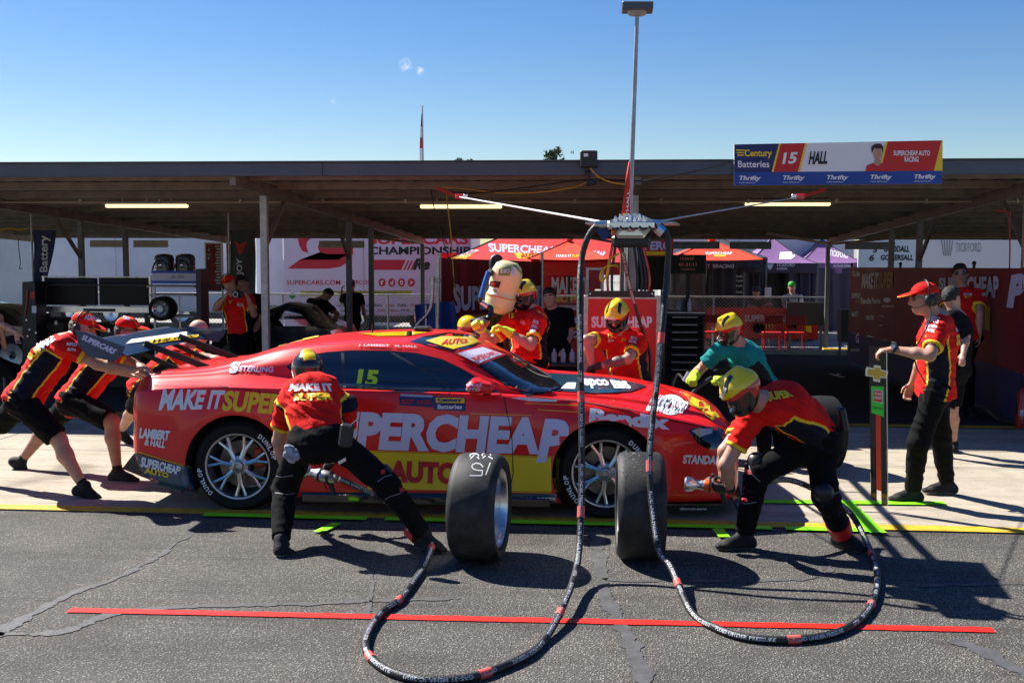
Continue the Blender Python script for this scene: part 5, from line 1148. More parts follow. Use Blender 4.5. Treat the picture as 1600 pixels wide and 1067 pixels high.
obj('clamp', MB().box(at(680, 438, 14.45), (.14, .06, .04), bev=.006), m_galv, t)
# red chairs by the fence
def chair(label, px, Y, grp='red chairs along the back fence'):
    x = at(px, 540, Y).x; g_ = gz(Y); t = thing('red_chair', label, 'chair', (x, Y, g_), grp); m_ = mat('chair_red', (.55, .015, .012), rough=.4)
    obj('seat', MB().box((x, Y, g_+.45), (.42, .42, .03), bev=.01), m_, t)
    for sx in (-.19, .19):
        for sy_ in (-.19, .19): obj('leg', MB().cyl((x+sx, Y+sy_, g_), (x+sx, Y+sy_, g_+.45), .013, n=6), m_, t)
    for sx in (-.19, .19): obj('back_post', MB().cyl((x+sx, Y-.19, g_+.45), (x+sx, Y-.22, g_+.86), .013, n=6), m_, t)
    obj('backrest', MB().box((x, Y-.215, g_+.77), (.40, .02, .18), bev=.008), m_, t)
    for k in range(5): obj('slat', MB().box((x-.14+k*.07, Y-.205, g_+.60), (.018, .012, .2)), m_, t)
for px, l in ((1112, 'leftmost red chair along the back fence'), (1206, 'middle red chair along the back fence'), (1242, 'rightmost red chair along the back fence, against the dark panel')): chair(l, px, 25.7)
rb = thing('fence_banner', 'red team banner tied along the lower half of the back fence', 'banner', (at(1190, 520, 26.9).x, 26.9, ZP))
a, b = at(1104, 480, 26.9), at(1277, 530, 26.9)
obj('banner_cloth', MB().grid(lambda u, v: (a.x+(b.x-a.x)*u, 26.86+.03*math.sin(u*30), b.z+(a.z-b.z)*v), 50, 4), m_tr, rb, smooth='all', normals=False)
decal('lettering', rb, [m_lilac, m_pyel], lambda q: [ptext(q, 'SUPERCHEAP', (1163, 492, 1232, 503), (Vector((0, 26.82, 0)), (0, 1, 0)), 0, bold=.04), ptext(q, 'AUTO', (1178, 506, 1210, 514), (Vector((0, 26.82, 0)), (0, 1, 0)), 1, bold=.04), ppoly(q, [(1257, 509), (1268, 509), (1268, 520), (1257, 517)], (Vector((0, 26.82, 0)), (0, 1, 0)), 1), ptext(q, 'SC', (1105, 496, 1112, 502), (Vector((0, 26.82, 0)), (0, 1, 0)), 0)])
def slab(name, label, cat, r, Y, m, d=.05):
    c, dd = bx(*r, Y, d); t = thing(name, label, cat, (c[0], Y, gz(Y))); obj('panel_sheet', MB().box(c, dd, bev=.006), m, t); 
    for sx in (-1, 1): obj('foot', MB().box((c[0]+sx*dd[0]*.4, Y, (c[2]-dd[2]/2+gz(Y))/2), (.05, .06, max(.03, c[2]-dd[2]/2-gz(Y)))), m_steel, t)
    return t
slab('fence_board', 'plain dark board fixed on the fence right of the man in white', 'board', (1229, 472, 1289, 508), 26.6, mat('board_dark', (.04, .04, .04), rough=.6))
slab('speaker_cabinet', 'dark grey upright panel beside the navy end of the right banner', 'cabinet', (1312, 483, 1328, 534), 25, mat('cab_grey', (.05, .055, .055), rough=.6), .4)
slab('notice_sheet', 'white notice sheet on a stand between the two spectators', 'notice', (1195, 449, 1205, 466), 28.5, m_wht, .02)
# ============================================================ THE RACE CAR
CY = 9.04                                                 # centre line of the car; near flank at about 8.08
m_paint = mat('car_paint_red', (.80, .008, .006), rough=.36, coat=.45, spec=.4)
m_well = mat('wheel_well', (.01, .01, .01), rough=.9)
m_teal_l = mat('livery_teal', (.012, .06, .11), rough=.3, coat=.8)
ST = [  # X, w, zbot, zs(shoulder), ws, wb, zb, wr, zr, zc
 (-3.62, .78, .52, .84, .76, .66, .90, .50, .93, .94), (-3.585, .88, .40, .88, .83, .72, .95, .52, .975, .985), (-3.50, .935, .26, .90, .88, .75, .975, .55, 1.00, 1.01),
 (-3.30, .965, .17, .92, .90, .76, .985, .58, 1.015, 1.025), (-3.05, .975, .15, .93, .91, .76, 1.00, .60, 1.045, 1.06), (-2.80, .975, .14, .935, .91, .755, 1.02, .60, 1.10, 1.135),
 (-2.50, .97, .12, .93, .91, .75, 1.00, .60, 1.175, 1.225), (-2.15, .962, .11, .925, .905, .765, .97, .605, 1.215, 1.275), (-1.80, .957, .11, .92, .90, .785, .945, .61, 1.228, 1.30),
 (-1.45, .955, .11, .915, .90, .79, .935, .61, 1.222, 1.308), (-1.18, .955, .11, .91, .90, .79, .93, .62, 1.185, 1.29), (-.98, .955, .11, .905, .895, .785, .925, .665, 1.09, 1.20),
 (-.78, .957, .11, .90, .89, .775, .915, .70, .995, 1.09), (-.60, .96, .11, .89, .885, .76, .90, .70, .925, .985), (-.42, .963, .11, .875, .88, .74, .89, .62, .905, .935),
 (-.15, .968, .12, .845, .88, .72, .875, .55, .895, .915), (.20, .965, .13, .80, .87, .70, .84, .5, .865, .88), (.50, .945, .13, .745, .84, .67, .785, .48, .81, .825),
 (.72, .90, .13, .69, .79, .62, .73, .45, .755, .765), (.86, .84, .13, .63, .73, .57, .67, .42, .69, .70), (.95, .76, .15, .56, .66, .5, .60, .38, .62, .63), (.985, .68, .20, .48, .58, .44, .52, .3, .54, .545)]
def section(s):
    X, w_, zb_, zs, ws, wb, zb2, wr_, zr, zc = s
    z1 = zb_+(zs-zb_)*.12; z2 = zb_+(zs-zb_)*.45; z3 = zb_+(zs-zb_)*.78
    return [(0, zb_), (.5*w_, zb_), (.90*w_, zb_), (.985*w_, zb_+.025), (w_, z1), (w_*.992, z2), (w_*.985, z3), ((w_*.97+ws)/2, zs-.015), (ws-.02, zs+.012), (wb+.015, zb2-.01), (wb-.02, zb2+.02), ((wb+wr_)/2+.02, (zb2+zr)/2+.01), (wr_+.015, zr-.012), (wr_-.06, zr+(zc-zr)*.45), (wr_*.45, zc-(zc-zr)*.10), (0, zc)]
# smooth along the length
def interp(ST, xs):
    A = np.array(ST); out = []
    for x in xs:
        i = int(np.clip(np.searchsorted(A[:, 0], x)-1, 0, len(A)-2)); p0, p1, p2, p3 = A[max(i-1, 0)], A[i], A[i+1], A[min(i+2, len(A)-1)]
        t = (x-p1[0])/(p2[0]-p1[0]); d = p2[0]-p1[0]; m1 = (p2-p0)/(p2[0]-p0[0])*d; m2 = (p3-p1)/(p3[0]-p1[0])*d
        r = (2*t**3-3*t**2+1)*p1+(t**3-2*t**2+t)*m1+(-2*t**3+3*t**2)*p2+(t**3-t**2)*m2; r[0] = x; out.append(r)
    return out
xs = list(np.unique(np.round(np.concatenate([np.linspace(-3.62, -3.4, 9), np.linspace(-3.4, .7, 60), np.linspace(.7, .985, 12)]), 4)))
XR, XF = -2.755, .0                                       # axles
RW = .345
car = thing('race_car', 'red race car with big white and yellow lettering being pushed through its pit box', 'race car', (-1.3, CY, 0))
S = [section(s) for s in interp(ST, xs)]
def dense(sec):
    P = [Vector((y, z, 0)) for y, z in sec]; return [(v.x, v.y) for v in crv(P, 3)]
bm = bmesh.new(); rows = []
for x, sec in zip(xs, S):
    d = dense(sec); ring = []
    for y, z in d:
        fl = 0
        for ax_ in (XR, XF):
            r_ = math.hypot(x-ax_, z-RW); fl = max(fl, .022*math.exp(-((r_-.43)/.07)**2) if z < .85 and y > .7 else 0)
        dip = -.018*math.exp(-((x+1.3)/.75)**4)*math.exp(-((z-.35)/.16)**2) if y > .7 else 0     # hollow door
        ring.append((x, y+(fl+dip if y > .5 else 0), z))
    full = [(x, CY-y, z) for x, y, z in ring]+[(x, CY+y, z) for x, y, z in ring[-2:0:-1]]
    rows.append([bm.verts.new(p) for p in full])
n = len(rows[0])
for a, b in zip(rows[:-1], rows[1:]):
    for j in range(n): bm.faces.new((a[j], a[(j+1) % n], b[(j+1) % n], b[j]))
bm.faces.new(rows[0][::-1]); bm.faces.new(rows[-1]); bmesh.ops.recalc_face_normals(bm, faces=bm.faces)
me = bpy.data.meshes.new('body_shell'); bm.to_mesh(me); bm.free(); me.materials.append(m_paint); me.materials.append(m_well)
tmp = bpy.data.objects.new('tmp', me); COL.objects.link(tmp)
for X_ in (XR, XF):
    for s in (-1, 1):
        cb_ = MB().cyl((X_, CY+s*.60, RW), (X_, CY+s*1.2, RW), .392, n=48); cm = bpy.data.meshes.new('c'); cm.from_pydata(cb_.v, [], cb_.f); b2 = bmesh.new(); b2.from_mesh(cm); bmesh.ops.recalc_face_normals(b2, faces=b2.faces); b2.to_mesh(cm); b2.free(); cm.materials.append(m_paint); cm.materials.append(m_well)
        cm.polygons.foreach_set('material_index', [1]*len(cm.polygons))
        co = bpy.data.objects.new('c', cm); COL.objects.link(co); md = tmp.modifiers.new('b', 'BOOLEAN'); md.object = co; md.operation = 'DIFFERENCE'; md.solver = 'EXACT'
bpy.context.view_layer.update()
me2 = bpy.data.meshes.new_from_object(tmp.evaluated_get(bpy.context.evaluated_depsgraph_get()))
for o in [tmp]+[m_.object for m_ in tmp.modifiers]: bpy.data.objects.remove(o)
me2.polygons.foreach_set('use_smooth', [True]*len(me2.polygons)); me2.set_sharp_from_angle(angle=R(38))
body = link(bpy.data.objects.new('body_shell', me2), car)
BVC = bvh_of(body)
def cdec(name, mats_, fn, parent=None):
    q = MB(); fn(q); o = obj(name, q, mats_, parent or car, normals=False); o.data.polygons.foreach_set('use_smooth', [True]*len(o.data.polygons)); return o
PO = lambda q, pts, mi=0, off=.0045, step=8, **k: ppoly(q, pts, BVC, mi, step=step, off=off, **k)
TX = lambda q, s, r, mi=0, off=.007, step=9, **k: ptext(q, s, r, BVC, mi, off=off, step=step, **k)
m_wb = mat('window_black', (.012, .012, .014), rough=.12, coat=1)
cdec('side_window_surround', [m_wb], lambda q: PO(q, [(447, 573), (462, 563), (480, 555.5), (510, 550.5), (550, 547.5), (606, 548), (650, 551.5), (690, 561), (722, 576), (752, 594), (785, 617), (760, 617.5), (700, 615.5), (600, 612.5), (520, 609.5), (485, 600), (462, 587)], off=.003))
cdec('side_window', [m_glass], lambda q: PO(q, [(455, 573), (468, 564), (484, 558), (512, 553.5), (550, 550.5), (606, 551), (650, 554.5), (688, 564), (719, 578.5), (746, 596), (772, 614), (700, 612.5), (600, 609.5), (524, 606), (490, 598), (468, 586)], off=.0065))
cdec('window_net_bar', [mat('roll_cage', (.03, .035, .05), rough=.4)], lambda q: (PO(q, [(533, 552), (538, 552), (541, 607), (536, 607)], off=.008), PO(q, [(610, 552), (616, 552), (700, 600), (694, 601)], off=.008), PO(q, [(560, 594), (700, 598), (700, 600), (560, 596)], off=.0085), PO(q, [(645, 573), (700, 577), (702, 582), (660, 579)], off=.0085)))
cdec('window_number', [mat('print_fluoro', (.55, .85, .02), rough=.5, emit=(.5, .8, .02), estr=.0)], lambda q: TX(q, '15', [(557, 604), (590, 604.5), (592, 579), (559, 577)], 0, off=.011, bold=.05, shear=.08))
cdec('windscreen', [m_wb, m_glass], lambda q: (PO(q, [(706, 552), (754, 541.5), (790, 551), (822, 566), (848, 582), (872, 596), (884, 607), (862, 615), (822, 619), (790, 603), (745, 571)], 0, off=.008, step=5), PO(q, [(748, 571), (790, 557), (820, 569), (846, 585), (868, 597), (878, 606), (858, 613), (824, 616), (792, 600)], 1, off=.013, step=5)))
cdec('sun_strip', [m_pred, m_lilac], lambda q: (PO(q, [(708, 552.5), (754, 542.5), (790, 556), (747, 573)], 0, off=.015, step=5), PO(q, [(715, 554), (753, 545), (783, 556), (747, 570)], 1, off=.018, step=5)))
cdec('sun_strip_lettering', [m_pred], lambda q: TX(q, 'WAKEFIELD PARTS', [(745, 568), (778, 556), (768, 552), (733, 561)], 0, off=.021, bold=.03, step=5))
cdec('roof_panel', [m_hyel, m_wb, m_pred], lambda q: (PO(q, [(660, 526), (700, 519.5), (745, 524.5), (757, 534), (744, 540), (711, 549.5), (695, 546), (640, 534)], 1, off=.003), PO(q, [(665, 533), (690, 526), (738, 527), (748, 534), (736, 539), (708, 546), (690, 541)], 0, off=.006), PO(q, [(560, 521.5), (640, 518.5), (668, 520), (640, 525), (590, 526)], 0, off=.006), TX(q, 'AUTO', [(688, 540), (728, 537), (730, 530), (694, 531)], 2, off=.009, bold=.03)))
cdec('bonnet_panel', [m_teal_l, m_lilac, m_wht, m_pyel], lambda q: (PO(q, [(848, 584), (900, 586), (960, 592), (1010, 604), (985, 613), (930, 616), (880, 612), (868, 600)], 0, off=.009, step=6), TX(q, 'repco', [(905, 609), (955, 609), (948, 595), (902, 593)], 1, bold=.05, off=.014), TX(q, 'E85', [(960, 609), (988, 610), (978, 598), (952, 596)], 2, bold=.06, off=.014), PO(q, [(886, 600), (900, 600), (898, 610), (876, 609)], 2, off=.013, step=6), PO(q, [(1022, 606), (1052, 608), (1075, 624), (1070, 645), (1040, 648), (1018, 630)], 0 if False else 1, off=.003) if False else None,
    pdisc(q, 1048, 633, 22, BVC, 2, ry=16, off=.005, step=7), pdisc(q, 1046, 634, 14, BVC, 0, ry=10, off=.008, step=7), PO(q, [(1080, 620), (1108, 633), (1124, 652), (1112, 658), (1092, 640), (1076, 632)], 3, off=.006, step=8)))
cdec('bonnet_lettering', [m_wht], lambda q: (TX(q, 'CHAMPIONSHIP', [(1006, 644), (1068, 648), (1076, 630), (1022, 616)], 0, bold=.05, step=7, off=.012)))
cdec('scissor_vent', [m_wb], lambda q: (PO(q, [(1076, 672), (1090, 668), (1118, 667), (1130, 672), (1132, 690), (1124, 700), (1108, 702), (1090, 693)], 0, off=.004, step=7)))
cdec('headlight', [mat('headlight_glass', (.45, .47, .5), rough=.1, coat=1), m_wb], lambda q: (PO(q, [(1080, 673), (1092, 670), (1112, 670), (1112, 677), (1092, 683)], 0, off=.009, step=6), ))
cdec('side_lettering', [m_lilac, m_wht, m_pyel, m_pred], lambda q: (
    TX(q, 'SUPERCHEA', [(478, 700), (842, 710), (846, 652), (482, 640)], 0, bold=.055, shear=.06), TX(q, 'P', [(838, 722), (880, 722), (893, 656), (852, 654)], 0, bold=.05),
    TX(q, 'MAKE IT', [(248, 641), (346, 639), (353, 610), (256, 608)], 1, bold=.045), TX(q, 'SUPER', [(346, 642), (440, 648), (446, 616), (353, 610)], 2, bold=.045),
    TX(q, 'Bendix', [(920, 660), (1046, 672), (1046, 650), (922, 638)], 1, bold=.06), TX(q, 'LAMBERT', [(218, 684), (264, 688), (267, 673), (220, 668)], 1, bold=.06), TX(q, '& HALL', [(226, 695), (258, 700), (260, 689), (228, 685)], 1, bold=.05),
    TX(q, 'STERLING', [(372, 581), (427, 582), (428, 573), (376, 572)], 0, bold=.03), TX(q, 'S', [(357, 584), (370, 584), (378, 566), (362, 566)], 0, bold=.06),
    TX(q, 'STANDARD', [(1066, 724), (1134, 726), (1136, 712), (1068, 710)], 1, bold=.05)))
cdec('sill_panel', [m_pyel, m_teal_l, m_wb], lambda q: (PO(q, [(565, 705), (893, 716), (886, 762), (884, 768), (575, 764)], 0, off=.0045), PO(q, [(205, 705), (300, 732), (302, 740), (310, 768), (290, 765), (240, 752), (214, 728)], 1, off=.014, step=4),
    PO(q, [(428, 768), (886, 771), (884, 790), (432, 788)], 1, off=.004)))
cdec('sill_lettering', [m_pred, m_wht, m_pyel], lambda q: (TX(q, 'AUTO', [(606, 753), (715, 757), (716, 722), (608, 718)], 0, bold=.06, off=.009), TX(q, 'Wilson Security', [(510, 786), (590, 787), (590, 776), (512, 775)], 1, bold=.03), TX(q, 'SUPERCHEAP', [(222, 728), (282, 741), (284, 728), (224, 713)], 1, bold=.05, off=.02), TX(q, 'AUTO', [(228, 738), (266, 746), (266, 738), (228, 729)], 2, bold=.05, off=.02), TX(q, 'repco parts', [(800, 781), (868, 782), (868, 776), (800, 775)], 1, bold=.02)))
pl = lambda q, pts, w_, mi=0: pline(q, pts, w_, BVC, mi, step=12, off=.0075)
cdec('pinstripe', [m_pyel], lambda q: (pl(q, [(205, 702), (250, 716), (300, 731)], 1.3), pl(q, [(565, 703.5), (893, 714.5)], 1.2), pl(q, [(820, 630), (910, 634)], 1), pl(q, [(840, 640), (916, 645)], 1), pl(q, [(735, 646), (830, 649)], 1), pl(q, [(800, 768), (886, 770)], 1.2), pl(q, [(520, 521.5), (450, 536.5), (400, 553)], 2.0)))
cdec('door_line', [m_well], lambda q: (pl(q, [(505, 611), (497, 660), (500, 740), (512, 768)], 1.3), pl(q, [(787, 620), (800, 680), (802, 740), (796, 768)], 1.3), pl(q, [(822, 620), (900, 627), (980, 640), (1050, 657), (1110, 670)], 1.4), pl(q, [(440, 616), (340, 604), (240, 603)], 1.0)))
cdec('sponsor_patch', [mat('patch_navy', (.01, .02, .12), rough=.4), m_pyel, m_wht, m_pred, m_alud], lambda q: (PO(q, [(678, 619), (728, 621), (727, 642), (678, 640)], 0, off=.005), PO(q, [(681, 621), (726, 622), (726, 630), (681, 629)], 1, off=.008), TX(q, 'Century', (684, 622, 722, 629), 0, off=.011, bold=.05), TX(q, 'Batteries', (684, 632, 722, 639), 2, off=.009, bold=.03), PO(q, [(624, 617), (677, 619), (677, 636), (624, 633)], 0, off=.005), PO(q, [(626, 616), (676, 618), (676, 621), (626, 619)], 4, off=.008), TX(q, 'BOOST', (628, 624, 648, 631), 3, off=.009, bold=.04), TX(q, 'RACING', (652, 625, 674, 632), 3, off=.009, bold=.03), TX(q, 'J. LAMBERT   M. HALL', [(560, 542), (652, 544.5), (652, 540.5), (560, 538)], 2, bold=.03)))
cdec('bonnet_flash', [m_wht], lambda q: PO(q, [(798, 622), (815, 621), (872, 625), (868, 628), (830, 627)], 0, off=.005))
# underside, splitter, diffuser, skirts
obj('side_skirt', MB().box((-1.33, CY-.965, .125), (1.86, .05, .07), bev=.01), m_wb, car); obj('side_skirt', MB().box((-1.33, CY+.965, .125), (1.86, .05, .07), bev=.01), m_wb, car)
q = MB(); q.prism([(.42, CY-.90, .09), (.84, CY-.86, .09), (1.02, CY-.62, .09), (1.06, CY, .09), (1.02, CY+.62, .09), (.84, CY+.86, .09), (.42, CY+.90, .09)], (0, 0, .03)); sp_ = obj('front_splitter', q, m_wb, car)
cdec('splitter_lettering', [m_wht], lambda q: ptext(q, 'chevron parts', [(1062, 797), (1104, 797), (1104, 792), (1062, 792)], (Vector((.6, CY-.895, 0)), (0, 1, 0)), 0, off=.012, bold=.02))
obj('diffuser', MB().prism([(-3.62, CY-.8, .40), (-3.25, CY-.8, .13), (-3.25, CY-.8, .10), (-3.72, CY-.8, .28)], (0, 1.6, 0)), m_wb, car)
for k in range(5): obj('diffuser_fin', MB().prism([(-3.70, CY-.6+k*.3, .22), (-3.2, CY-.6+k*.3, .05), (-3.2, CY-.6+k*.3, .14), (-3.66, CY-.6+k*.3, .36)], (0, .012, 0)), m_pb, car)
obj('tail_light', MB().box((-3.60, CY-.62, .80), (.06, .30, .07), bev=.02), mat('lens_red', (.35, .005, .005), rough=.1, coat=1), car); obj('tail_light', MB().box((-3.60, CY+.62, .80), (.06, .30, .07), bev=.02), MATS['lens_red'], car)
obj('grille', MB().box((.96, CY, .36), (.06, 1.0, .16), bev=.02).box((.93, CY, .20), (.1, 1.2, .09), bev=.02), m_wb, car)
# mirrors
for s in (-1, 1):
    mx_, my = -.90, CY+s*1.02
    mr_ = netobj('mirror', [Cap((mx_-.03, my-.08, .985), (mx_-.03, my+.08, .985), .055, .055, .03, side=(1, 0, 0), fa=.05, fb=.05), Cap((mx_-.055, my-.09, .985), (mx_-.055, my+.09, .985), .05, .05, .03), Cap((mx_+.05, my-.05, .975), (mx_+.05, my+.05, .975), .035, .035, .06)], .008, m_paint, car)
    obj('mirror_stalk', MB().tube([(mx_+.02, CY+s*.82, .905), (mx_, CY+s*.92, .935), (mx_, my, .95)], [.03, .022, .02], 8), m_wb, mr_, smooth=True)
bvm = bvh_of(*[c for c in car.children if c.name.startswith('mirror')])
cdec('mirror_lettering', [m_lilac], lambda q: [ptext(q, s, r, bvm, 0, step=4, off=.006, bold=.04) for s, r in (('REPCO', (722, 600, 752, 604)), ('AUTO', (722, 606, 750, 610)))])
# wheels
def race_wheel(X_, s):
    c = Vector((X_, CY+s*.955, RW)); ax = Vector((0, s, 0)); R_ = RW
    w_ = obj('wheel', MB().lathe(c-ax*.15, ax, [(-.14, R_*.7), (-.15, R_*.86), (-.13, R_*.97), (-.09, R_), (.09, R_), (.128, R_*.975), (.15, R_*.90), (.148, R_*.78), (.135, .252), (.10, .246), (-.1, .246)], 64, close=True), m_rub, car, smooth=True)
    cc = c-ax*.15
    rim = obj('rim', MB().lathe(cc, ax, [(.135, .255), (.145, .250), (.142, .238), (.10, .228), (.07, .222), (-.12, .212), (-.12, .20)], 64), m_alud if s < 0 else m_alud, w_, smooth=True)
    obj('brake_disc', MB().lathe(cc, ax, [(-.01, .18), (.02, .18), (.02, .09), (.0, .08)], 40), mat('brake_iron', (.18, .15, .13), rough=.4, metal=.8, var=.2), w_, smooth=True)
    obj('caliper', MB().box(cc+Vector((.13, s*.02, .05)), (.09, .08, .16), bev=.02), mat('caliper_red', (.45, .04, .02), rough=.4), w_)
    up = Vector((0, 0, 1)); x = Vector((1, 0, 0))
    for i in range(7):
        a0 = 2*math.pi*i/7+(.3 if X_ < -1 else .1); q = MB()
        for da in (-.13, .13):
            d0 = x*math.cos(a0+da*.4)+up*math.sin(a0+da*.4); d1 = x*math.cos(a0+da*1.25)+up*math.sin(a0+da*1.25)
            q.tube([cc+ax*.115+d0*.055, cc+ax*.105+d0*.14, cc+ax*.118+d1*.232], [.017, .014, .013], 8)
        obj('spoke', q, m_alu, rim, smooth=True)
    obj('hub', MB().lathe(cc, ax, [(.08, .085), (.118, .075), (.128, .045), (.15, .04), (.155, .025), (.135, .02), (.135, 0)], 24), m_alud, rim, smooth=True)
    q = MB()
    for base, st in ((.9, 'DUNLOP'), (3.9, 'DUNLOP')) if s < 0 else ():
        for k, ch in enumerate(st):
            v, f = text2d(ch, .03); a = base-k*.13; pts = [cc+ax*(.1515+.0)+(x*math.cos(a-(p[0]-.5)*.10)+up*math.sin(a-(p[0]-.5)*.10))*(.275+.035*p[1]) for p in v]; pts = [p+ax*.0015 for p in pts]; q.add(pts, f)
    if q.v: obj('tyre_lettering', q, m_wht, w_, normals=False)
for X_ in (XR, XF):
    for s in (-1, 1): race_wheel(X_, s)
# rear wing: plane across the tail, end plates, swan struts
m_wing = mat('wing_navy', (.015, .045, .10), rough=.3, coat=.6)
def wpl(u, v):                                            # u along chord, v across
    x = -4.02+.38*u; z = 1.275-.10*u-.018*math.sin(math.pi*u); return (x, CY-.84+1.68*v, z-.015)
q = MB(); q.grid(wpl, 10, 8); o2 = len(q.v); q.grid(lambda u, v: (wpl(u, v)[0], wpl(u, v)[1], wpl(u, v)[2]+.028*math.sin(math.pi*min(1, max(0, u)))**.6), 10, 8)
wg = obj('wing_plane', q, m_wing, car, smooth='all')
P1, P2, P3 = [at(*p, CY-.86) for p in ((118, 516), (192, 546), (160, 570))]
for s in (-1, 1):
    y = CY+s*.86; e = obj('end_plate', MB().prism([(p.x+(.18 if s > 0 else 0), y, p.z) for p in [at(a, b, CY-.86) for a, b in (((119, 516), (136, 519), (196, 541), (190, 556), (181, 564), (140, 557), (124, 540)) if s < 0 else ((124, 534), (136, 536), (196, 545), (190, 556), (181, 564), (140, 557), (124, 545)))]], (0, s*.015, 0)), m_wing, car)
cdec('wing_lettering', [m_wht, m_pyel, m_wb, m_lilac], lambda q: (ptext(q, 'SUPERCARS', [(127, 530), (178, 554), (184, 546), (130, 522)], (Vector((0, CY-.877, 0)), (0, 1, 0)), 3, off=.004, bold=.05, shear=.2),
    ppoly(q, [(196, 538), (322, 522), (304, 517), (205, 531)], bvh_of(wg), 0, step=8, off=.006), ppoly(q, [(222, 541), (306, 528), (322, 522.5), (240, 531)], bvh_of(wg), 1, step=8, off=.009), ptext(q, 'WILSON', [(232, 539), (300, 528), (308, 525), (240, 533)], bvh_of(wg), 2, off=.013, step=6, bold=.03)))
for s in (-.36, .36):
    obj('wing_strut', MB().bar((-3.86, CY+s, 1.19), (-3.42, CY+s, 1.00), .014, .038).bar((-3.70, CY+s, 1.21), (-3.18, CY+s, 1.02), .014, .05), m_pb, car)
obj('roof_aerial', MB().cyl((-1.9, CY-.1, 1.29), (-1.9, CY-.1, 1.36), .006).box((-1.5, CY, 1.325), (.12, .2, .03), bev=.01), m_pb, car)
obj('windscreen_wiper', MB().tube([(-.44, CY-.1, .95), (-.62, CY+.05, 1.03), (-.8, CY+.15, 1.125)], .008, 6), m_pb, car)

# ============================================================ loose wheels waiting in the lane
def slick(label, px, py, Y, yaw, Wd=.285, dish='right', chalk=None):
    c0 = at(px, py, Y); r = .342; t = thing('racing_slick', label, 'wheel', (c0.x, Y, 0), 'slick wheels standing in the lane'); ax = Vector((math.cos(yaw), math.sin(yaw), 0)); c = Vector((c0.x, Y, r)); h = Wd/2
    ty = obj('tyre', MB().lathe(c, ax, [(-h+.02, .255), (-h-.005, .27), (-h-.008, r*.90), (-h+.012, r*.975), (-h+.035, r), (h-.035, r), (h-.012, r*.975), (h+.008, r*.90), (h+.005, .27), (h-.02, .255)], 96), mat('slick_rubber', (.009, .009, .009), spec=.3, rough=.55, bump=.25, bscale=260, var=.4, vscale=7, dirt=(.05, .048, .046)), t, smooth=True)
    rim = obj('rim', MB().lathe(c, ax, [(h-.02, .257), (h-.008, .250), (h-.02, .240), (h-.06, .232), (.03, .225), (-.02, .20), (-.03, .03)], 72), m_alu, t, smooth=True)
    rim2 = obj('rim_back', MB().lathe(c, -ax, [(h-.02, .257), (h-.008, .250), (h-.03, .238), (h-.07, .225), (.03, .20), (.02, .04)], 60), m_alud, t, smooth=True)
    x = Vector((-ax.y, ax.x, 0)); up = Vector((0, 0, 1))
    for i in range(10):
        a = i*math.pi/5; d = x*math.cos(a)+up*math.sin(a); obj('spoke', MB().bar(c-ax*.01+d*.05, c+ax*.02+d*.225, .03, .02, up=ax), m_alu, rim)
    obj('hub', MB().lathe(c, ax, [(-.03, .07), (.03, .065), (.045, .045), (.045, 0)], 24), m_alud, rim, smooth=True)
    if chalk:
        bv = bvh_of(ty); q = MB()
        for st in chalk: pline(q, st, 1.6, bv, 0, step=5, off=.002)
        obj('chalk_writing', q, mat('chalk', (.55, .55, .55), rough=.9), t, normals=False)
    return t
def arc(cx, cy, rx, ry, a0, a1, n=8): return [(cx+rx*math.cos(R(a)), cy+ry*math.sin(R(a))) for a in np.linspace(a0, a1, n)]
slick('black slick wheel with chalk writing on its tread and a bright rim showing', 750, 800, 6.98, R(-5.5), chalk=[[(766, 723), (759, 742)], [(755, 730), (751, 725), (745, 723.5), (739, 725.5), (737, 729), (740, 733), (747, 735), (754, 735), (753, 743), (734, 743)],
  [(735, 717), (744, 708)], arc(741, 712, 7, 3.4, 150, 380), [(745, 714), (749, 717)], [(754, 716), (763, 708)], arc(760, 711, 7, 3.4, 150, 380), [(763, 713), (770, 717)]])
sw2 = slick('black slick wheel with pale scuffs on its tread, behind the right air hose', 1000, 780, 7.12, R(1.5))
bv2 = bvh_of([c for c in sw2.children if c.name.startswith('tyre')][0]); q = MB(); rn = random.Random(4)
for i in range(70):
    x, y = rn.gauss(982, 14), rn.gauss(724, 14); a = rn.random()*3; r_ = rn.uniform(.5, 1.7)
    ppoly(q, [(x+r_*rn.uniform(.7, 2.2)*math.cos(a+k), y+r_*rn.uniform(.5, 1.3)*math.sin(a+k)) for k in (0, 1.2, 2.4, 3.6, 5)], bv2, 0, off=.0012)
tag(obj('tread_scuff', q, mat('scuff_grey', (.085, .083, .08), rough=.9), sw2, normals=False), kind='stuff')
# ============================================================ boom, hub, mast and air hoses
HY = 7.35; hb_ = at(985, 352, HY)
bm_ = thing('pit_boom', 'overhead air hose boom with silver hub, camera pole and long arm to its stand', 'pit boom', (at(975, 600, 13.2).x, 13.2, 0))
H3 = lambda px, py, dy=0: at(px, py, HY+dy)
q = MB()
q.box(H3(985, 352), (.30, .26, .05), bev=.01); q.box(H3(985, 362, .1), (.20, .24, .09), bev=.02); q.ball(H3(985, 350), (.06, .06, .06), 12)
q.cyl(H3(955, 350), H3(930, 351), .024, n=12); q.cyl(H3(1008, 349), H3(1032, 350), .027, n=12); q.cyl(H3(960, 352), H3(1010, 352), .016, n=10)
obj('hub_block', q, m_alu, bm_)
for (a, b) in (((958, 362), (985, 338)), ((985, 338), (1014, 362)), ((966, 360), (960, 342)), ((1004, 358), (1012, 340))): obj('hub_plate', MB().bar(H3(*a, -.02), H3(*b, -.02), .012, .07), m_alud, bm_)
q = MB()
for i in range(7): q.cyl(H3(962+i*7.5, 347-(i % 2)*3, -.12), H3(962+i*7.5, 340-(i % 2)*4, -.12), .009, n=8); q.ball(H3(962+i*7.5, 340-(i % 2)*4, -.12), .0095, 8)
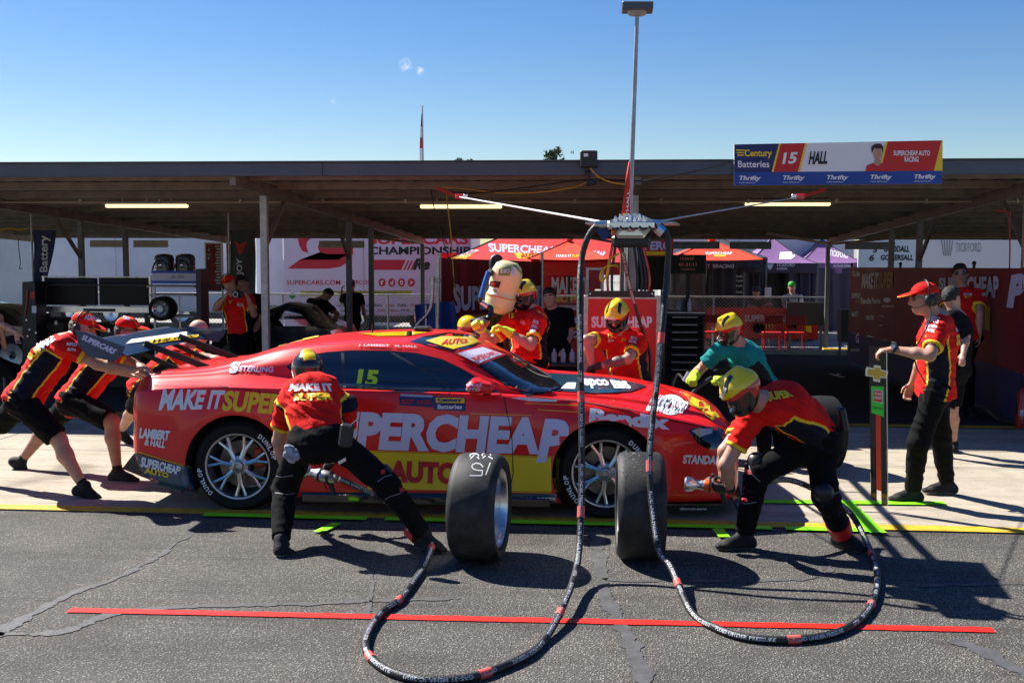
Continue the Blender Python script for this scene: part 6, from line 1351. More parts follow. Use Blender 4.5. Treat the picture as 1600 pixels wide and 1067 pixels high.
tag(obj('fittings', q, m_alu, bm_, smooth=True), kind='stuff')
q = MB()
for i in range(5): q.tube(crv([H3(952+i*15, 350, -.1), H3(958+i*15, 358, -.15), H3(966+i*15, 356, -.12), H3(962+i*15, 348, -.08)], 6), .007, 6)
tag(obj('thin_hose', q, m_pb, bm_, smooth=True), kind='stuff')
obj('valve_box', MB().box(H3(986, 377, .15), (.26, .2, .085), bev=.02), m_pb, bm_)
obj('orange_fitting', MB().cyl(H3(959, 358, -.05), H3(959, 368, -.05), .018, n=10), mat('copper_orange', (.5, .12, .04), rough=.4, metal=.5), bm_)
obj('blue_sleeve', MB().prism([H3(*p) for p in ((927, 356), (938, 350), (955, 366), (944, 377))], (0, .05, 0)), mat('sleeve_blue', (.008, .025, .16), rough=.5), bm_)
obj('silver_collar', MB().cyl(H3(1026, 356, -.04), H3(1036, 364, -.04), .035, n=14), m_alu, bm_)
MT = at(975, 400, 13.2); z_b = 2.12
for dx in (-.10, .10): obj('arm_rail', MB().bar((hb_.x+dx, HY+.1, z_b), (MT.x+dx, 13.3, z_b), .035, .05), m_alud, bm_)
for k in range(9): u = k/8; y = HY+.2+(13.2-HY-.3)*u; x = hb_.x+(MT.x-hb_.x)*u; obj('arm_rung', MB().bar((x-.1, y, z_b), (x+.1, y, z_b), .02), m_alud, bm_)
obj('arm_deck', MB().prism([(hb_.x-.30, HY+.35, z_b+.03), (hb_.x+.30, HY+.25, z_b+.03), (hb_.x+.38, HY+1.0, z_b+.03), (hb_.x-.28, HY+1.1, z_b+.03)], (0, 0, .012)), m_alud, bm_)
obj('mast', MB().cyl((MT.x, 13.2, 0), (MT.x, 13.2, 2.12), .048, n=16), m_alu, bm_, smooth=True); obj('mast_foot', MB().box((MT.x, 13.2, .04), (.9, .9, .08), bev=.02), m_steel, bm_)
obj('mast_brace', MB().cyl((MT.x-.02, 13.1, .9), (MT.x-.03, 12.2, 2.05), .02, n=10), m_alud, bm_, smooth=True)
obj('grey_post', MB().box((at(988, 440, 13.3).x, 13.3, 1.05), (.085, .06, 2.1), bev=.006), m_galv, bm_)
for i, (dx, m_) in enumerate(((-.10, m_pb), (-.135, m_hred), (.11, m_pb), (.18, m_pb), (.21, m_hred), (.15, m_pb))):
    obj('riser_hose', MB().tube(crv([(MT.x+dx, 13.05, 2.02), (MT.x+dx*1.4, 13.0, 1.6), (MT.x+dx*1.1, 13.0, 1.2), (MT.x+dx*1.2, 13.05, .4)], 6), .016, 8), m_, bm_, smooth=True)
obj('yellow_hose', MB().tube(crv([at(966, 397, 12.6), at(953, 405, 12.5), at(950, 420, 12.4), at(947, 432, 12.4), at(940, 439, 12.4), at(938, 430, 12.4), at(945, 418, 12.45), at(958, 415, 12.5), at(965, 416, 12.6)], 6), .013, 8), mat('hose_yellow', (.75, .48, .01), rough=.4), bm_, smooth=True)
pb_, pt_ = H3(984, 345, .1), at(995.5, 26, HY+.1)
obj('camera_pole', MB().cyl(pb_, pt_, .017, .013, n=12), m_galv, bm_, smooth=True)
c = at(995.5, 21, HY+.1); obj('camera_dome', MB().lathe(c, (0, 0, 1), [(-.02, .0), (-.02, .02), (-.012, .055), (.01, .062), (.018, .05), (.02, .0)], 20), mat('dome_grey', (.35, .33, .30), rough=.5), bm_, smooth=True)
c = at(996, 12.5, HY+.1); obj('camera_plate', MB().box(c, (.20, .16, .05), Matrix.Rotation(R(1), 3, 'Y'), bev=.006), mat('plate_grey', (.10, .10, .105), rough=.4, metal=.4), bm_)
a_, b_ = H3(982, 330, .05), H3(980, 258, .05)
ff = obj('pennant', MB().grid(lambda u, v: tuple(Vector(at(984.5, 345-92*v, HY+.05))+Vector((-.06*u*(1-.92*v)**.7-.0, .02*math.sin(u*3+v*4), 0))), 4, 16), m_tr, bm_, smooth='all', normals=False)
bvf = bvh_of(ff); decal('pennant_lettering', ff, [m_wht, m_pyel], lambda q: (ptext(q, 'HALL', [(983, 330), (983, 296), (979, 298), (977, 330)], bvf, 0, step=5, bold=.02), ppoly(q, [(973, 333), (983, 333), (983, 343), (972, 341)], bvf, 1, step=5)))
# guy rods with red straps
def guy(label, A, Bp, Cp, r=.0075):
    t = thing('guy_rod', label, 'guy rod', A, 'guy rods bracing the boom')
    obj('rod', MB().cyl(A, Bp, r, n=8), m_alud if Bp.x > A.x else m_wht, t, smooth=True)
    obj('ratchet', MB().box(Bp, (.10, .05, .05), bev=.01).cyl(Bp+Vector((-.05, 0, .02)), Bp+Vector((.05, 0, .02)), .016), m_hred, t)
    obj('ratchet_clip', MB().box(Bp+Vector((.07 if Bp.x < A.x else -.07, -.02, 0)), (.05, .04, .06), bev=.008), m_alu, t)
    obj('strap', MB().bar(Bp, Cp, .006, .035), m_hred, t)
guy('white guy rod and red strap running left from the hub to the roof', H3(958, 350), at(718, 308, 12.6), at(682, 294, 13.2))
guy('thin grey guy rod and red strap running right from the hub to the name sign', H3(1008, 350), at(1250, 308, 12.4), at(1290, 296, 12.9), .006)

m_hose = mat('air_hose_black', (.014, .014, .015), rough=.5, bump=.5, bscale=70, var=.3, vscale=20)
m_hband = mat('hose_band_red', (.62, .09, .07), rough=.55); m_hprt = mat('hose_print', (.45, .46, .5), rough=.6)
def hose(label, pts, r, bands, prt):
    P = crv(pts, 10); t = thing('air_hose', label, 'air hose', P[len(P)//2], 'air hoses hanging from the boom')
    rr = [r*(1+.03*math.sin(i*1.9)) for i in range(len(P))]
    obj('hose_tube', MB().tube(P, rr, 12), m_hose, t, smooth=True)
    cum = [0]
    for a, b in zip(P[:-1], P[1:]): cum.append(cum[-1]+(b-a).length)
    def pos(s_):
        s_ = min(max(s_, 0), cum[-1]-1e-4)
        for i in range(len(P)-1):
            if cum[i+1] > s_: f = (s_-cum[i])/(cum[i+1]-cum[i]); return P[i].lerp(P[i+1], f), (P[i+1]-P[i]).normalized()
        return P[-1], (P[-1]-P[-2]).normalized()
    def near_px(px, py): return min(range(len(P)), key=lambda i: math.hypot(proj(P[i])[0]-px, proj(P[i])[1]-py))
    for b in bands:
        s_ = cum[near_px(*b)]; obj('red_band', MB().tube([pos(s_-.035)[0], pos(s_)[0], pos(s_+.035)[0]], r*1.13, 14), m_hband, t, smooth=True)
    q = MB(); s_ = prt[0]; k = 0; W_ = ('FLUID UNDER PRESSURE', 'OPTEK', 'GAS-31 MSHA IC-203/1', 'FLUID UNDER PRESSURE')
    while s_ < min(prt[1], cum[-1]-.1):
        wd = W_[k % 4]; L_ = .011*len(wd)*1.45; v, f = text2d(wd, .03)
        v2, f2 = v, f; pts_ = []
        for (a, b) in v2:
            p, tg = pos(s_+a*L_); tc = (CAM-p).normalized(); tc = (tc-tg*tc.dot(tg)).normalized(); sd_ = tg.cross(tc).normalized()
            off = (b-.5)*.019; pts_.append(p+sd_*off*-1*(1)+tc*(math.sqrt(max(0, (r*1.05)**2-off*off))+.0015))
        q.add(pts_, f2); s_ += L_+.05+.03*(k % 3); k += 1
    obj('hose_print', q, m_hprt, t, normals=False); return t
G = lambda px, py: Vector(tuple(atz(px, py, .022)))
HA = [H3(957, 351), H3(940, 351), H3(928, 357), H3(917, 375), H3(909, 405), H3(906, 450, -.1), H3(907, 560, -.3), H3(909, 680, -.45), H3(908, 790, -.6), H3(902, 880, -.85), G(880, 960)+Vector((0, 0, .05)), G(850, 1000), G(820, 1025), G(750, 1054), G(690, 1062), G(640, 1058), G(596, 1041), G(572, 1015), G(576, 985), G(598, 955), G(625, 936), G(648, 905), G(662, 885), G(675, 858)+Vector((0, 0, .03)), at(668, 838, 7.45), at(650, 815, 7.6), at(622, 795, 7.65), at(585, 774, 7.6), at(555, 759, 7.6), at(530, 748, 7.55)]
hose('black air hose hanging left of the hub and looping to the left mechanic', HA, .0205, [(907, 618), (909, 803), (877, 962), (757, 1053), (573, 1030), (622, 939), (674, 855)], (.75, 99))
HB = [H3(1010, 350), H3(1024, 350), H3(1036, 357), H3(1044, 380), H3(1042, 430), H3(1034, 520, -.15), H3(1026, 600, -.25), H3(1017, 680, -.4), H3(1015, 740, -.5), H3(1020, 800, -.6), H3(1030, 860, -.75), G(1048, 912)+Vector((0, 0, .1)), G(1080, 955), G(1120, 981), G(1170, 996), G(1240, 999), G(1300, 990), G(1340, 970), G(1364, 938), G(1371, 900), G(1362, 866), at(1342, 822, 7.55), at(1322, 795, 7.6), at(1280, 768, 7.65), at(1235, 750, 7.65), at(1195, 752, 7.5), at(1160, 757, 7.45)]
hose('black air hose hanging right of the hub and looping to the right mechanic', HB, .0205, [(1030, 530), (1014, 728), (1050, 913), (1238, 998), (1362, 948), (1354, 868)], (.9, 99))
hose('thinner black hose coming down from the hub behind the crouching crewman', [H3(968, 385, .3), at(974, 400, 8.2), at(980, 430, 8.9), at(990, 470, 9.5), at(1000, 505, 10.2), at(1008, 530, 10.45), at(1015, 555, 10.55), at(1014, 600, 10.6)], .016, [], (.3, 2.0))

# lollipop board
def wheel_gun(label, c, d, col=m_alu):
    c, d = Vector(c), Vector(d).normalized(); t = thing('wheel_gun', label, 'wheel gun', c, 'air wheel guns'); up = Vector((0, 0, 1))
    obj('socket', MB().lathe(c, d, [(.20, .0), (.20, .040), (.19, .052), (.15, .048), (.13, .030), (.10, .028), (.09, .034), (.06, .034)], 24), col, t, smooth=True)
    obj('gun_body', MB().lathe(c, d, [(.075, .036), (.06, .044), (-.02, .044), (-.05, .036), (-.09, .03), (-.10, .0)], 20), mat('gun_orange', (.75, .10, .015), rough=.4) if 'orange' in label else m_alud, t, smooth=True)
    g_ = (up*-1+d*-.2).normalized(); obj('handle', MB().tube([c-d*.03, c-d*.05+g_*.12], [.020, .017], 10), m_pb, t, smooth=True); obj('collar', MB().lathe(c, d, [(-.03, .046), (-.03, .05), (-.045, .05), (-.045, .04)], 20).lathe(c, d, [(.04, .045), (.04, .05), (.03, .05), (.03, .045)], 20), m_pb, t, smooth=True); return t
wheel_gun('silver wheel gun held between the legs of the left mechanic', at(508, 744, 7.62), (-.9, .3, .15))
wheel_gun('orange and silver wheel gun held low by the right mechanic', at(1117, 759, 7.43), (-1, .06, .03))
LY = 8.55
q = MB(); c4 = [at(*p, LY) for p in ((1361, 776), (1384, 788), (1383.5, 541), (1359, 541))]
lb = thing('stop_board', 'tall black stop board with a gold cross badge and red stripe held upright', 'board', at(1372, 785, LY))
def RP(r): return [at(x, y, LY) for x, y in r]
obj('board_plate', MB().prism(RP([(1358.5, 553), (1366, 553), (1366, 548), (1376, 548), (1376, 553), (1384, 553), (1386, 789), (1377.5, 787), (1377, 750), (1370, 750), (1370, 784), (1361, 778)]), (0, .012, 0)).prism(RP([(1358.5, 541), (1384, 541), (1384, 548), (1358.5, 548)]), (0, .012, 0)).prism(RP([(1358.5, 548), (1364, 548), (1364, 553), (1358.5, 553)]), (0, .012, 0)).prism(RP([(1378, 548), (1384, 548), (1384, 553), (1378, 553)]), (0, .012, 0)), mat('board_black', (.008, .010, .009), rough=.08, coat=.6), lb)
obj('board_edge', MB().bar(at(1385, 542, LY-.006), at(1387, 789, LY-.006), .006, .012), m_alu, lb)
cross = [(1352, 578), (1354, 573), (1364, 575), (1365, 570), (1375, 571), (1376, 577), (1387, 580), (1385, 591), (1375, 590), (1374, 597), (1364, 595), (1363, 588), (1352, 587)]
cx_, cy_ = 1369.5, 583
obj('badge', MB().prism(RP([(cx_+(x-cx_)*1.0, cy_+(y-cy_)*1.0) for x, y in cross]), (0, -.015, 0)), m_alu, lb)
obj('badge_face', MB().prism([p+Vector((0, -.016, 0)) for p in RP([(cx_+(x-cx_)*.84, cy_+(y-cy_)*.72) for x, y in cross])], (0, -.004, 0)), mat('badge_gold', (.75, .48, .05), rough=.4), lb)
PLB = (Vector((0, LY, 0)), (0, 1, 0))
decal('sticker', lb, [mat('sticker_green', (.06, .75, .05), rough=.5), mat('sticker_red', (.85, .05, .02), rough=.5), m_wht, mat('text_dkgreen', (.01, .12, .02))], lambda q: (ppoly(q, [(1361, 603), (1381, 604), (1381, 651), (1361.5, 645)], PLB, 0, off=.002), ppoly(q, [(1363.5, 609), (1379, 610), (1379, 630), (1364, 627)], PLB, 2, off=.003), ppoly(q, [(1364.2, 610), (1378.2, 611), (1378.2, 629), (1364.7, 626)], PLB, 1, off=.004), ptext(q, 'BRAKE', [(1366, 616), (1377, 617.5), (1377, 613.5), (1366, 612.5)], PLB, 2, off=.005, bold=.03), ptext(q, 'PRESSURE', [(1365.5, 622.5), (1377, 624), (1377, 619.5), (1366, 618.5)], PLB, 2, off=.005, bold=.03), ptext(q, 'GREEN = GOOD', [(1363.5, 638), (1379, 641), (1379, 637), (1363.5, 634)], PLB, 3, off=.003, bold=.02),
   ppoly(q, [(1368.3, 646.5), (1376, 648.5), (1377, 767), (1369.5, 765)], PLB, 1, off=.002)))
# fuel churn on the refueller's shoulder
FY = 10.62
fc = thing('fuel_churn', 'cream translucent fuel churn with green label resting on the refueller\'s shoulder', 'fuel churn', at(790, 470, FY))
A, B2 = at(777, 489, FY), at(796, 408, FY); d = (B2-A); L_ = d.length; d.normalize()
m_fc = mat('churn_cream', (.78, .70, .36), rough=.35, coat=.3, var=.05)
obj('churn_shell', MB().lathe(A, d, [(-.01, 0), (.0, .07), (.03, .125), (.07, .142), (.16, .148), (.19, .135), (.22, .13), (.26, .143), (L_-.16, .153), (L_-.10, .15), (L_-.04, .125), (L_-.005, .08), (L_, 0)], 36), m_fc, fc, smooth=True)
bvf = bvh_of(fc.children[0])
obj('churn_band', MB().lathe(A, d, [(.155, .148), (.155, .152), (.165, .152), (.165, .148)], 36), mat('band_orange', (.7, .2, .03), rough=.5), fc, smooth=True)
decal('churn_label', fc, [mat('label_green', (.16, .34, .03), rough=.5), m_wht, m_pblk, m_pred, m_lilac, m_pyel], lambda q: (ppoly(q, [(780, 420), (799, 416), (796, 431), (779, 430)], bvf, 0, step=5, off=.004), ptext(q, 'E85', [(782, 427), (796, 427), (797, 420), (783, 421)], bvf, 1, off=.006, step=5), ppoly(q, [(800, 418), (805, 419), (803, 431), (798, 431)], bvf, 4, step=5, off=.004),
   ppoly(q, [(767, 439), (783, 440), (780, 450), (765, 447)], bvf, 2, step=5, off=.004), ppoly(q, [(768, 441), (775, 441), (773, 447), (767, 446)], bvf, 3, step=5, off=.006), ppoly(q, [(763, 449), (779, 451), (776, 461), (761, 459)], bvf, 1, step=5, off=.004), pdisc(q, 774, 455, 2.6, bvf, 0, off=.006, step=4), ppoly(q, [(800, 413), (806, 415), (815, 425), (817, 434), (814, 428), (806, 419)], bvf, 0, step=5, off=.004)))
obj('vent_elbow', MB().tube(crv([at(771, 430, FY-.05), at(769, 412, FY-.02), at(771, 404, FY), at(777, 402, FY), at(783, 407, FY)], 6), .030, 12), m_pb, fc, smooth=True)
obj('vent_hose', MB().tube([at(764, 425, FY-.12), at(758, 443, FY-.14), at(752, 465, FY-.15)], .028, 14), mat('hose_blue', (.01, .12, .42), rough=.45), fc, smooth=True)
obj('hose_end', MB().tube([at(751, 466, FY-.15), at(750, 472, FY-.15), at(757, 478, FY-.15)], .022, 10).tube([at(764, 425, FY-.12), at(768, 427, FY-.1)], .035, 10), m_pb, fc, smooth=True)
obj('metal_pipe', MB().tube([at(752, 472, FY-.16), at(762, 479, FY-.16)], .022, 12), m_alu, fc, smooth=True)
obj('neck_hose', MB().tube(crv([at(762, 479, FY-.16), at(767, 482, FY-.16), at(767, 490, FY-.18), at(762, 498, FY-.22)], 6), [.024]*19, 12), m_pb, fc, smooth=True)
c = at(748, 508, FY-.35); ax = Vector((-.35, -1, -.1)).normalized()
nz = obj('nozzle', MB().lathe(c, ax, [(-.18, .03), (-.10, .035), (-.07, .055), (.0, .062), (.03, .060), (.035, .05), (.02, .042)], 28), m_alud, fc, smooth=True)
obj('nozzle_face', MB().lathe(c, ax, [(.02, .045), (.022, .038), (.012, .036), (.012, .02), (.02, .018), (.02, 0)], 28), mat('nozzle_pink', (.50, .30, .22), rough=.5), nz, smooth=True)
obj('nozzle_bar', MB().tube([at(735, 502, FY-.2), at(775, 492, FY-.2)], .016, 8), m_pb, nz)
# second helmet on the roof line near the nozzle
hm2 = thing('spare_helmet', 'yellow and red helmet resting behind the car roof beside the fuel nozzle', 'helmet', at(730, 515, 11.2))
cc = at(731, 508, 11.2); M_ = mat3(Vector((.9, .3, 0)).normalized(), Vector((-.3, .9, 0)).normalized(), Vector((0, 0, 1)))
netobj('helmet_shell', [Ell(cc, (.105, .13, .10), M_, .02), Ell(cc+Vector((0, -.02, -.05)), (.09, .11, .06), M_, .04)], .008, [m_hyel, m_hred], hm2, lambda c_: (c_[:, 2] < cc.z-.01).astype(int))
tbs = thing('trestle', 'black trestle table standing behind the car', 'table', at(730, 530, 11.3)); tbs.location.z = 0
tp_ = at(730, 520, 11.2); obj('table_top', MB().box((tp_.x, 11.2, tp_.z), (.9, .5, .03), bev=.005), m_pb, tbs)
for sx in (-.4, .4):
    for sy_ in (-.2, .2): obj('leg', MB().box((tp_.x+sx, 11.2+sy_, tp_.z/2), (.03, .03, tp_.z)), m_pb, tbs)
t = thing('front_jack', 'dark air jack lance beside the nose of the car held by the crewman in teal', 'jack', at(1075, 600, 10.4))
obj('lance', MB().tube([at(1112, 590, 10.35), at(1090, 605, 10.25), at(1060, 640, 10.15)], .02, 8), m_pb, t, smooth=True); obj('coupling', MB().cyl(at(1078, 582, 10.3), at(1070, 596, 10.3), .03, n=12), m_alu, t, smooth=True); obj('grip', MB().cyl(at(1117, 582, 10.35), at(1133, 572, 10.35), .028, n=10), m_blk2, t, smooth=True)
obj('air_line', MB().tube(crv([at(1070, 596, 10.3), at(1060, 585, 10.5), at(1052, 600, 10.7), at(1048, 640, 10.8), (at(1048, 640, 10.8).x, 10.8, .02)], 6), .012, 8), m_pb, t, smooth=True)

# loose gear on the shed floor
def floor_tube(name, label, cat, pts, r, m): return tag(obj(name, MB().tube(crv(pts, 8), r, 8), m, smooth=True), label, cat)
G2 = lambda px, py, z=.015: Vector(tuple(atz(px, py, z)))
floor_tube('cable', 'black cable lying on the shed floor by the foot of the right banner', 'cable', [G2(1600, 668), G2(1560, 655), G2(1540, 640), G2(1515, 636), G2(1500, 628), G2(1470, 622)], .012, m_pb)
floor_tube('cable', 'grey cable lying on the shed floor beside the black cable', 'cable', [G2(1600, 655), G2(1570, 648), G2(1552, 632), G2(1530, 630)], .010, m_galv)
for i, (px, l) in enumerate(((852, 'leftmost of four clear bottles on the dark bench beyond the bonnet'), (866, 'second from left of four clear bottles on the dark bench beyond the bonnet'), (880, 'third from left of four clear bottles on the dark bench beyond the bonnet'), (894, 'rightmost of four clear bottles on the dark bench beyond the bonnet'))):
    p_ = at(px, 566, 12.6); tag(obj('bottle', MB().lathe(p_, (0, 0, 1), [(0, .03), (.10, .032), (.13, .013), (.155, .013), (.155, 0)], 12), mat('bottle_clear', (.25, .3, .35), rough=.1), smooth=True), l, 'bottle', 'clear bottles on the dark bench')
bn = thing('bench', 'low dark bench with bottles on it beyond the bonnet', 'bench', (at(873, 566, 12.6).x, 12.6, 0)); z_ = at(873, 566, 12.6).z
obj('bench_top', MB().box((at(873, 566, 12.6).x, 12.6, z_-.015), (.75, .4, .03), bev=.005), m_pb, bn)
for sx in (-.34, .34):
    for sy_ in (-.16, .16): obj('leg', MB().box((at(873, 566, 12.6).x+sx, 12.6+sy_, z_/2-.015), (.03, .03, z_-.03)), m_pb, bn)
t = thing('fire_extinguisher', 'red fire extinguisher standing at the foot of the right banner wall', 'extinguisher', (at(1597, 655, 12.7).x, 12.7, 0)); c = Vector((at(1597, 655, 12.7).x, 12.7, .02))
obj('cylinder', MB().lathe(c, (0, 0, 1), [(0, .07), (.36, .075), (.42, .05), (.45, .02), (.46, 0)], 20), m_hred, t, smooth=True); obj('valve', MB().box(c+Vector((0, 0, .48)), (.03, .10, .03), bev=.005), m_pb, t); obj('hose', MB().tube(crv([c+Vector((0, -.05, .47)), c+Vector((-.08, -.06, .40)), c+Vector((-.085, -.03, .15))], 6), .011, 8), m_pb, t, smooth=True)
decal('label', t, [m_wht], lambda q: ppoly(q, [(1594, 640), (1600, 640), (1600, 650), (1594, 650)], bvh_of(t.children[0]), 0, off=.003, step=3))
for i, (px, py, s_, l) in enumerate(((1300, 548, .3, None),)): pass
# ============================================================ THE CREW
GR = None
def sdec(p, name, mats_, fn, which='shirt'):
    bv = bvh_of(p[which]); q = MB(); fn(q, bv); 
    if q.v: return obj(name, q, mats_, p[which], normals=False)
ST_ = dict(step=3, off=.009)
# left mechanic, back to the camera, bent over
p = person('crouching mechanic seen from behind with wide planted legs, yellow and black helmet, red shirt', (498, 686, 7.12), (484, 604, True), (1, .02, 0), (481, 582, True), (-.35, .75, -.55),
   [((424, 690), (447, 742, 7.62)), ((556, 705), (512, 737, 7.72))], [((446, 742, -1), (439, 846)), ((606, 752, -1), (664, 838))], wearing='helmet', hands='black', hem=-.02, hstyle=1, toes=[(-.25, 1, 0), (.55, -.45, 0)], kneepads=True, sleeve=.62, spine=.06, headup=(-.25, .45, .85), shoulders=[(448, 632, 7.40), (541, 634, 7.40)], build=1.08)
sdec(p, 'shirt_lettering', [m_wht, m_pyel], lambda q, bv: (ptext(q, 'MAKE IT', [(451, 612), (522, 612), (516, 600), (456, 600)], bv, 0, bold=.05, **ST_), ptext(q, 'SUPER', [(459, 627), (520, 626), (518, 614.5), (460, 614.5)], bv, 1, bold=.05, **ST_)))
obj('radio_pouch', MB().box(at(541, 680, 6.93), (.085, .05, .15), Matrix.Rotation(R(8), 3, 'Y'), bev=.012), m_pb, p['root']); obj('radio_aerial', MB().cyl(at(538, 672, 6.93), at(560, 655, 6.95), .004), m_pb, p['root'])
bvt = bvh_of(*[c for c in p['root'].children if c.name.startswith('trousers')])
decal('trouser_detail', p['root'], [MATS['stitch_grey'] if 'stitch_grey' in MATS else mat('stitch_grey', (.2, .2, .22)), m_pred, m_wht], lambda q: [pline(q, r, 1.1, bvt, 0, step=4, off=.004) for r in ([(590, 752), (600, 745), (612, 742)], [(598, 782), (610, 775), (628, 770)], [(424, 742), (440, 745), (458, 742)], [(430, 770), (450, 773), (460, 770)])]+[ppoly(q, r, bvt, mi, step=4, off=.005) for r, mi in (([(594, 735), (600, 733), (602, 739), (596, 741)], 1), ([(623, 763), (629, 761), (631, 768), (625, 769)], 1), ([(528, 720), (540, 714), (541, 719), (530, 725)], 2))])
netobj('rag', [Ell(at(455+dx, 706+dy, 6.98), (r, .02, r*.8), None, .02) for dx, dy, r in ((-3, -6, .035), (3, 2, .04), (8, 8, .028), (1, 12, .025), (-5, 4, .03))], .008, mat('rag_grey', (.25, .26, .33), rough=.8, var=.8, vscale=30), p['root'], wr=.006, wscale=30)
obj('ankle_band', MB().tube([at(645, 823, 7.27), at(657, 834, 7.23)], .078, 18), m_pred, p['root'], smooth=True); bvk = bvh_of([c for c in p['root'].children if c.name.startswith('ankle_band')][0]); decal('band_number', p['root'], [m_wht], lambda q: ptext(q, '4', [(637, 832), (648, 829), (646, 818), (635, 820)], bvk, 0, bold=.03, step=4))
# right mechanic, side on, crouching
p = person('crouching mechanic side on by the car nose in helmet, knee pads and red shirt', (1278, 683, 7.42), (1192, 628, False), (0, 1, 0), (1158, 612, False), (-.72, -.10, -.68),
   [((1131, 728), (1141, 764, 7.36)), ((1122, 730), (1130, 760, 7.52))], [((1166, 742, -.5), (1162, 838)), ((1288, 770, .4), (1317, 836))], wearing='helmet', hands='black', hem=-.02, toes=[(-.9, -.25, 0), (.55, -.75, 0)], kneepads=True, sleeve=.60, spine=.05, headup=(-.55, -.15, .8), hipside=(.1, 1, 0), build=1.08, shoulders=[(1170, 662, 7.22), (1172, 652, 7.56)], hv=[((-1, .1, .05), (0, .8, .5)), ((-1, -.1, .05), (0, -.6, .5))])
sdec(p, 'shirt_lettering', [m_wht, m_pyel], lambda q, bv: (ptext(q, 'MA', [(1176, 617), (1196, 627), (1203, 615), (1185, 612)], bv, 0, bold=.05, **ST_), ptext(q, 'SUPER', [(1202, 628), (1240, 620), (1230, 611), (1198, 614)], bv, 1, bold=.05, **ST_)))
sdec(p, 'helmet_lettering', [m_wht, m_pyel], lambda q, bv: (ptext(q, 'RACING', [(1131, 622), (1137, 607), (1132, 604), (1126, 619)], bv, 0, bold=.04, **ST_), ptext(q, 'TEAM', [(1137, 625), (1143, 610), (1139, 608), (1133, 623)], bv, 1, bold=.04, **ST_)), 'hat')
an = p['an'][1]; kn = p['kn'][1]; obj('shin_band', MB().tube([an.lerp(kn, .08), an.lerp(kn, .34)], [.074, .082], 18), m_pred, p['root'], smooth=True); bvk = bvh_of([c for c in p['root'].children if c.name.startswith('shin_band')][0]); decal('band_stripe', p['root'], [m_lilac], lambda q: ppoly(q, [(1306, 797), (1314, 796), (1322, 822), (1316, 824)], bvk, 0, step=5, off=.004))
bvt = bvh_of(*[c for c in p['root'].children if c.name.startswith('trousers')])
decal('knee_patch', p['root'], [mat('patch_crimson', (.45, .01, .03), rough=.6), mat('stitch_grey', (.2, .2, .22))], lambda q: [ppoly(q, r, bvt, mi, step=4, off=.004, maxd=9) for r, mi in (([(1161, 731), (1174, 735), (1176, 742), (1164, 739)], 0), ([(1146, 761), (1152, 763), (1154, 757), (1158, 762), (1165, 760), (1162, 766), (1164, 773), (1157, 770), (1150, 774), (1151, 768)], 0), ([(1158, 776), (1168, 777), (1168, 785), (1158, 784)], 0))]+[pline(q, r, 1.2, bvt, 1, step=4, off=.004) for r in ([(1170, 725), (1174, 740), (1188, 752)], [(1147, 782), (1165, 787), (1182, 784)], [(1290, 775), (1300, 773), (1312, 768)])])
obj('radio_pouch', MB().box(at(1317, 655, 7.36), (.05, .09, .16), Matrix.Rotation(R(-12), 3, 'Y'), bev=.012), m_pb, p['root'])
# board man
p = person('standing crewman in red cap and headset holding the tall stop board', (1462, 603, 8.86), (1468, 497, False), (.12, 1, 0), (1444, 467, False), (-1, .0, -.12),
   [((1446, 556), (1394, 546, 8.52)), ((1440, 565), (1425, 600, 9.05))], [((1436, 692), (1426, 768)), ((1474, 688), (1480, 757))], wearing='cap', glasses=True, headset=True, toes=[(-1, -.12, 0), (-1, -.05, 0)], sleeve=.72, curl=.75, hair=m_hair2, build=1.04, hv=[((-1, 0, -.12), (0, .25, -1)), None], headup=(-.05, 0, 1), shoulders=[(1466, 517, 8.62), None])
sdec(p, 'shirt_lettering', [m_wht, m_pyel], lambda q, bv: [ptext(q, s, r, bv, mi, bold=.04, **ST_) for s, r, mi in (('Castrol', [(1452, 497), (1468, 500), (1469, 497), (1454, 494)], 0), ('REPCO', [(1449, 503), (1466, 507), (1467, 501), (1452, 498)], 0), ('Bendix', [(1448, 511), (1464, 514), (1465, 508), (1449, 505)], 0), ('PIRTEK', [(1445, 518), (1461, 521), (1462, 516), (1447, 513)], 0), ('7', [(1449, 546), (1453, 545), (1456, 534), (1450, 536)], 0), ('MA', [(1492, 519), (1500, 519), (1500, 501), (1492, 501)], 0), ('SU', [(1493, 540), (1501, 539), (1501, 522), (1493, 523)], 1))])
sdec(p, 'cap_lettering', [m_wht, m_pyel], lambda q, bv: (ptext(q, 'AUTO', [(1428, 443), (1436, 434), (1433, 431), (1426, 439)], bv, 0, bold=.04, **ST_), ptext(q, 'TEAM', [(1443, 440), (1452, 436), (1450, 430), (1442, 433)], bv, 0, bold=.03, **ST_)), 'hat')
obj('wrist_watch', MB().tube([at(1394, 544, 8.5), at(1399, 546, 8.5)], .034, 14).cyl(at(1396, 541, 8.47), at(1396, 538, 8.455), .02, n=14), m_pb, p['root'], smooth=True); decal('watch_face', p['root'], [m_wht], lambda q: pdisc(q, 1395.5, 541, 3.2, (at(1396, 541, 8.44), (0, 1, 0)), 0, off=.004))
obj('headset_cord', MB().tube(crv([p['X']((-.10, -.01, -.05)), at(1453, 500, 8.6), at(1437, 532, 8.55), at(1428, 550, 8.6), at(1433, 575, 8.6), at(1447, 600, 8.65)], 8), .006, 6), m_pb, p['root'], smooth=True)
obj('radio_clip', MB().box(at(1425, 549, 8.62), (.09, .03, .02)), m_alud, p['root']); obj('radio_pouch', MB().box(at(1446, 618, 8.66), (.03, .04, .10), bev=.008), m_pb, p['root'])
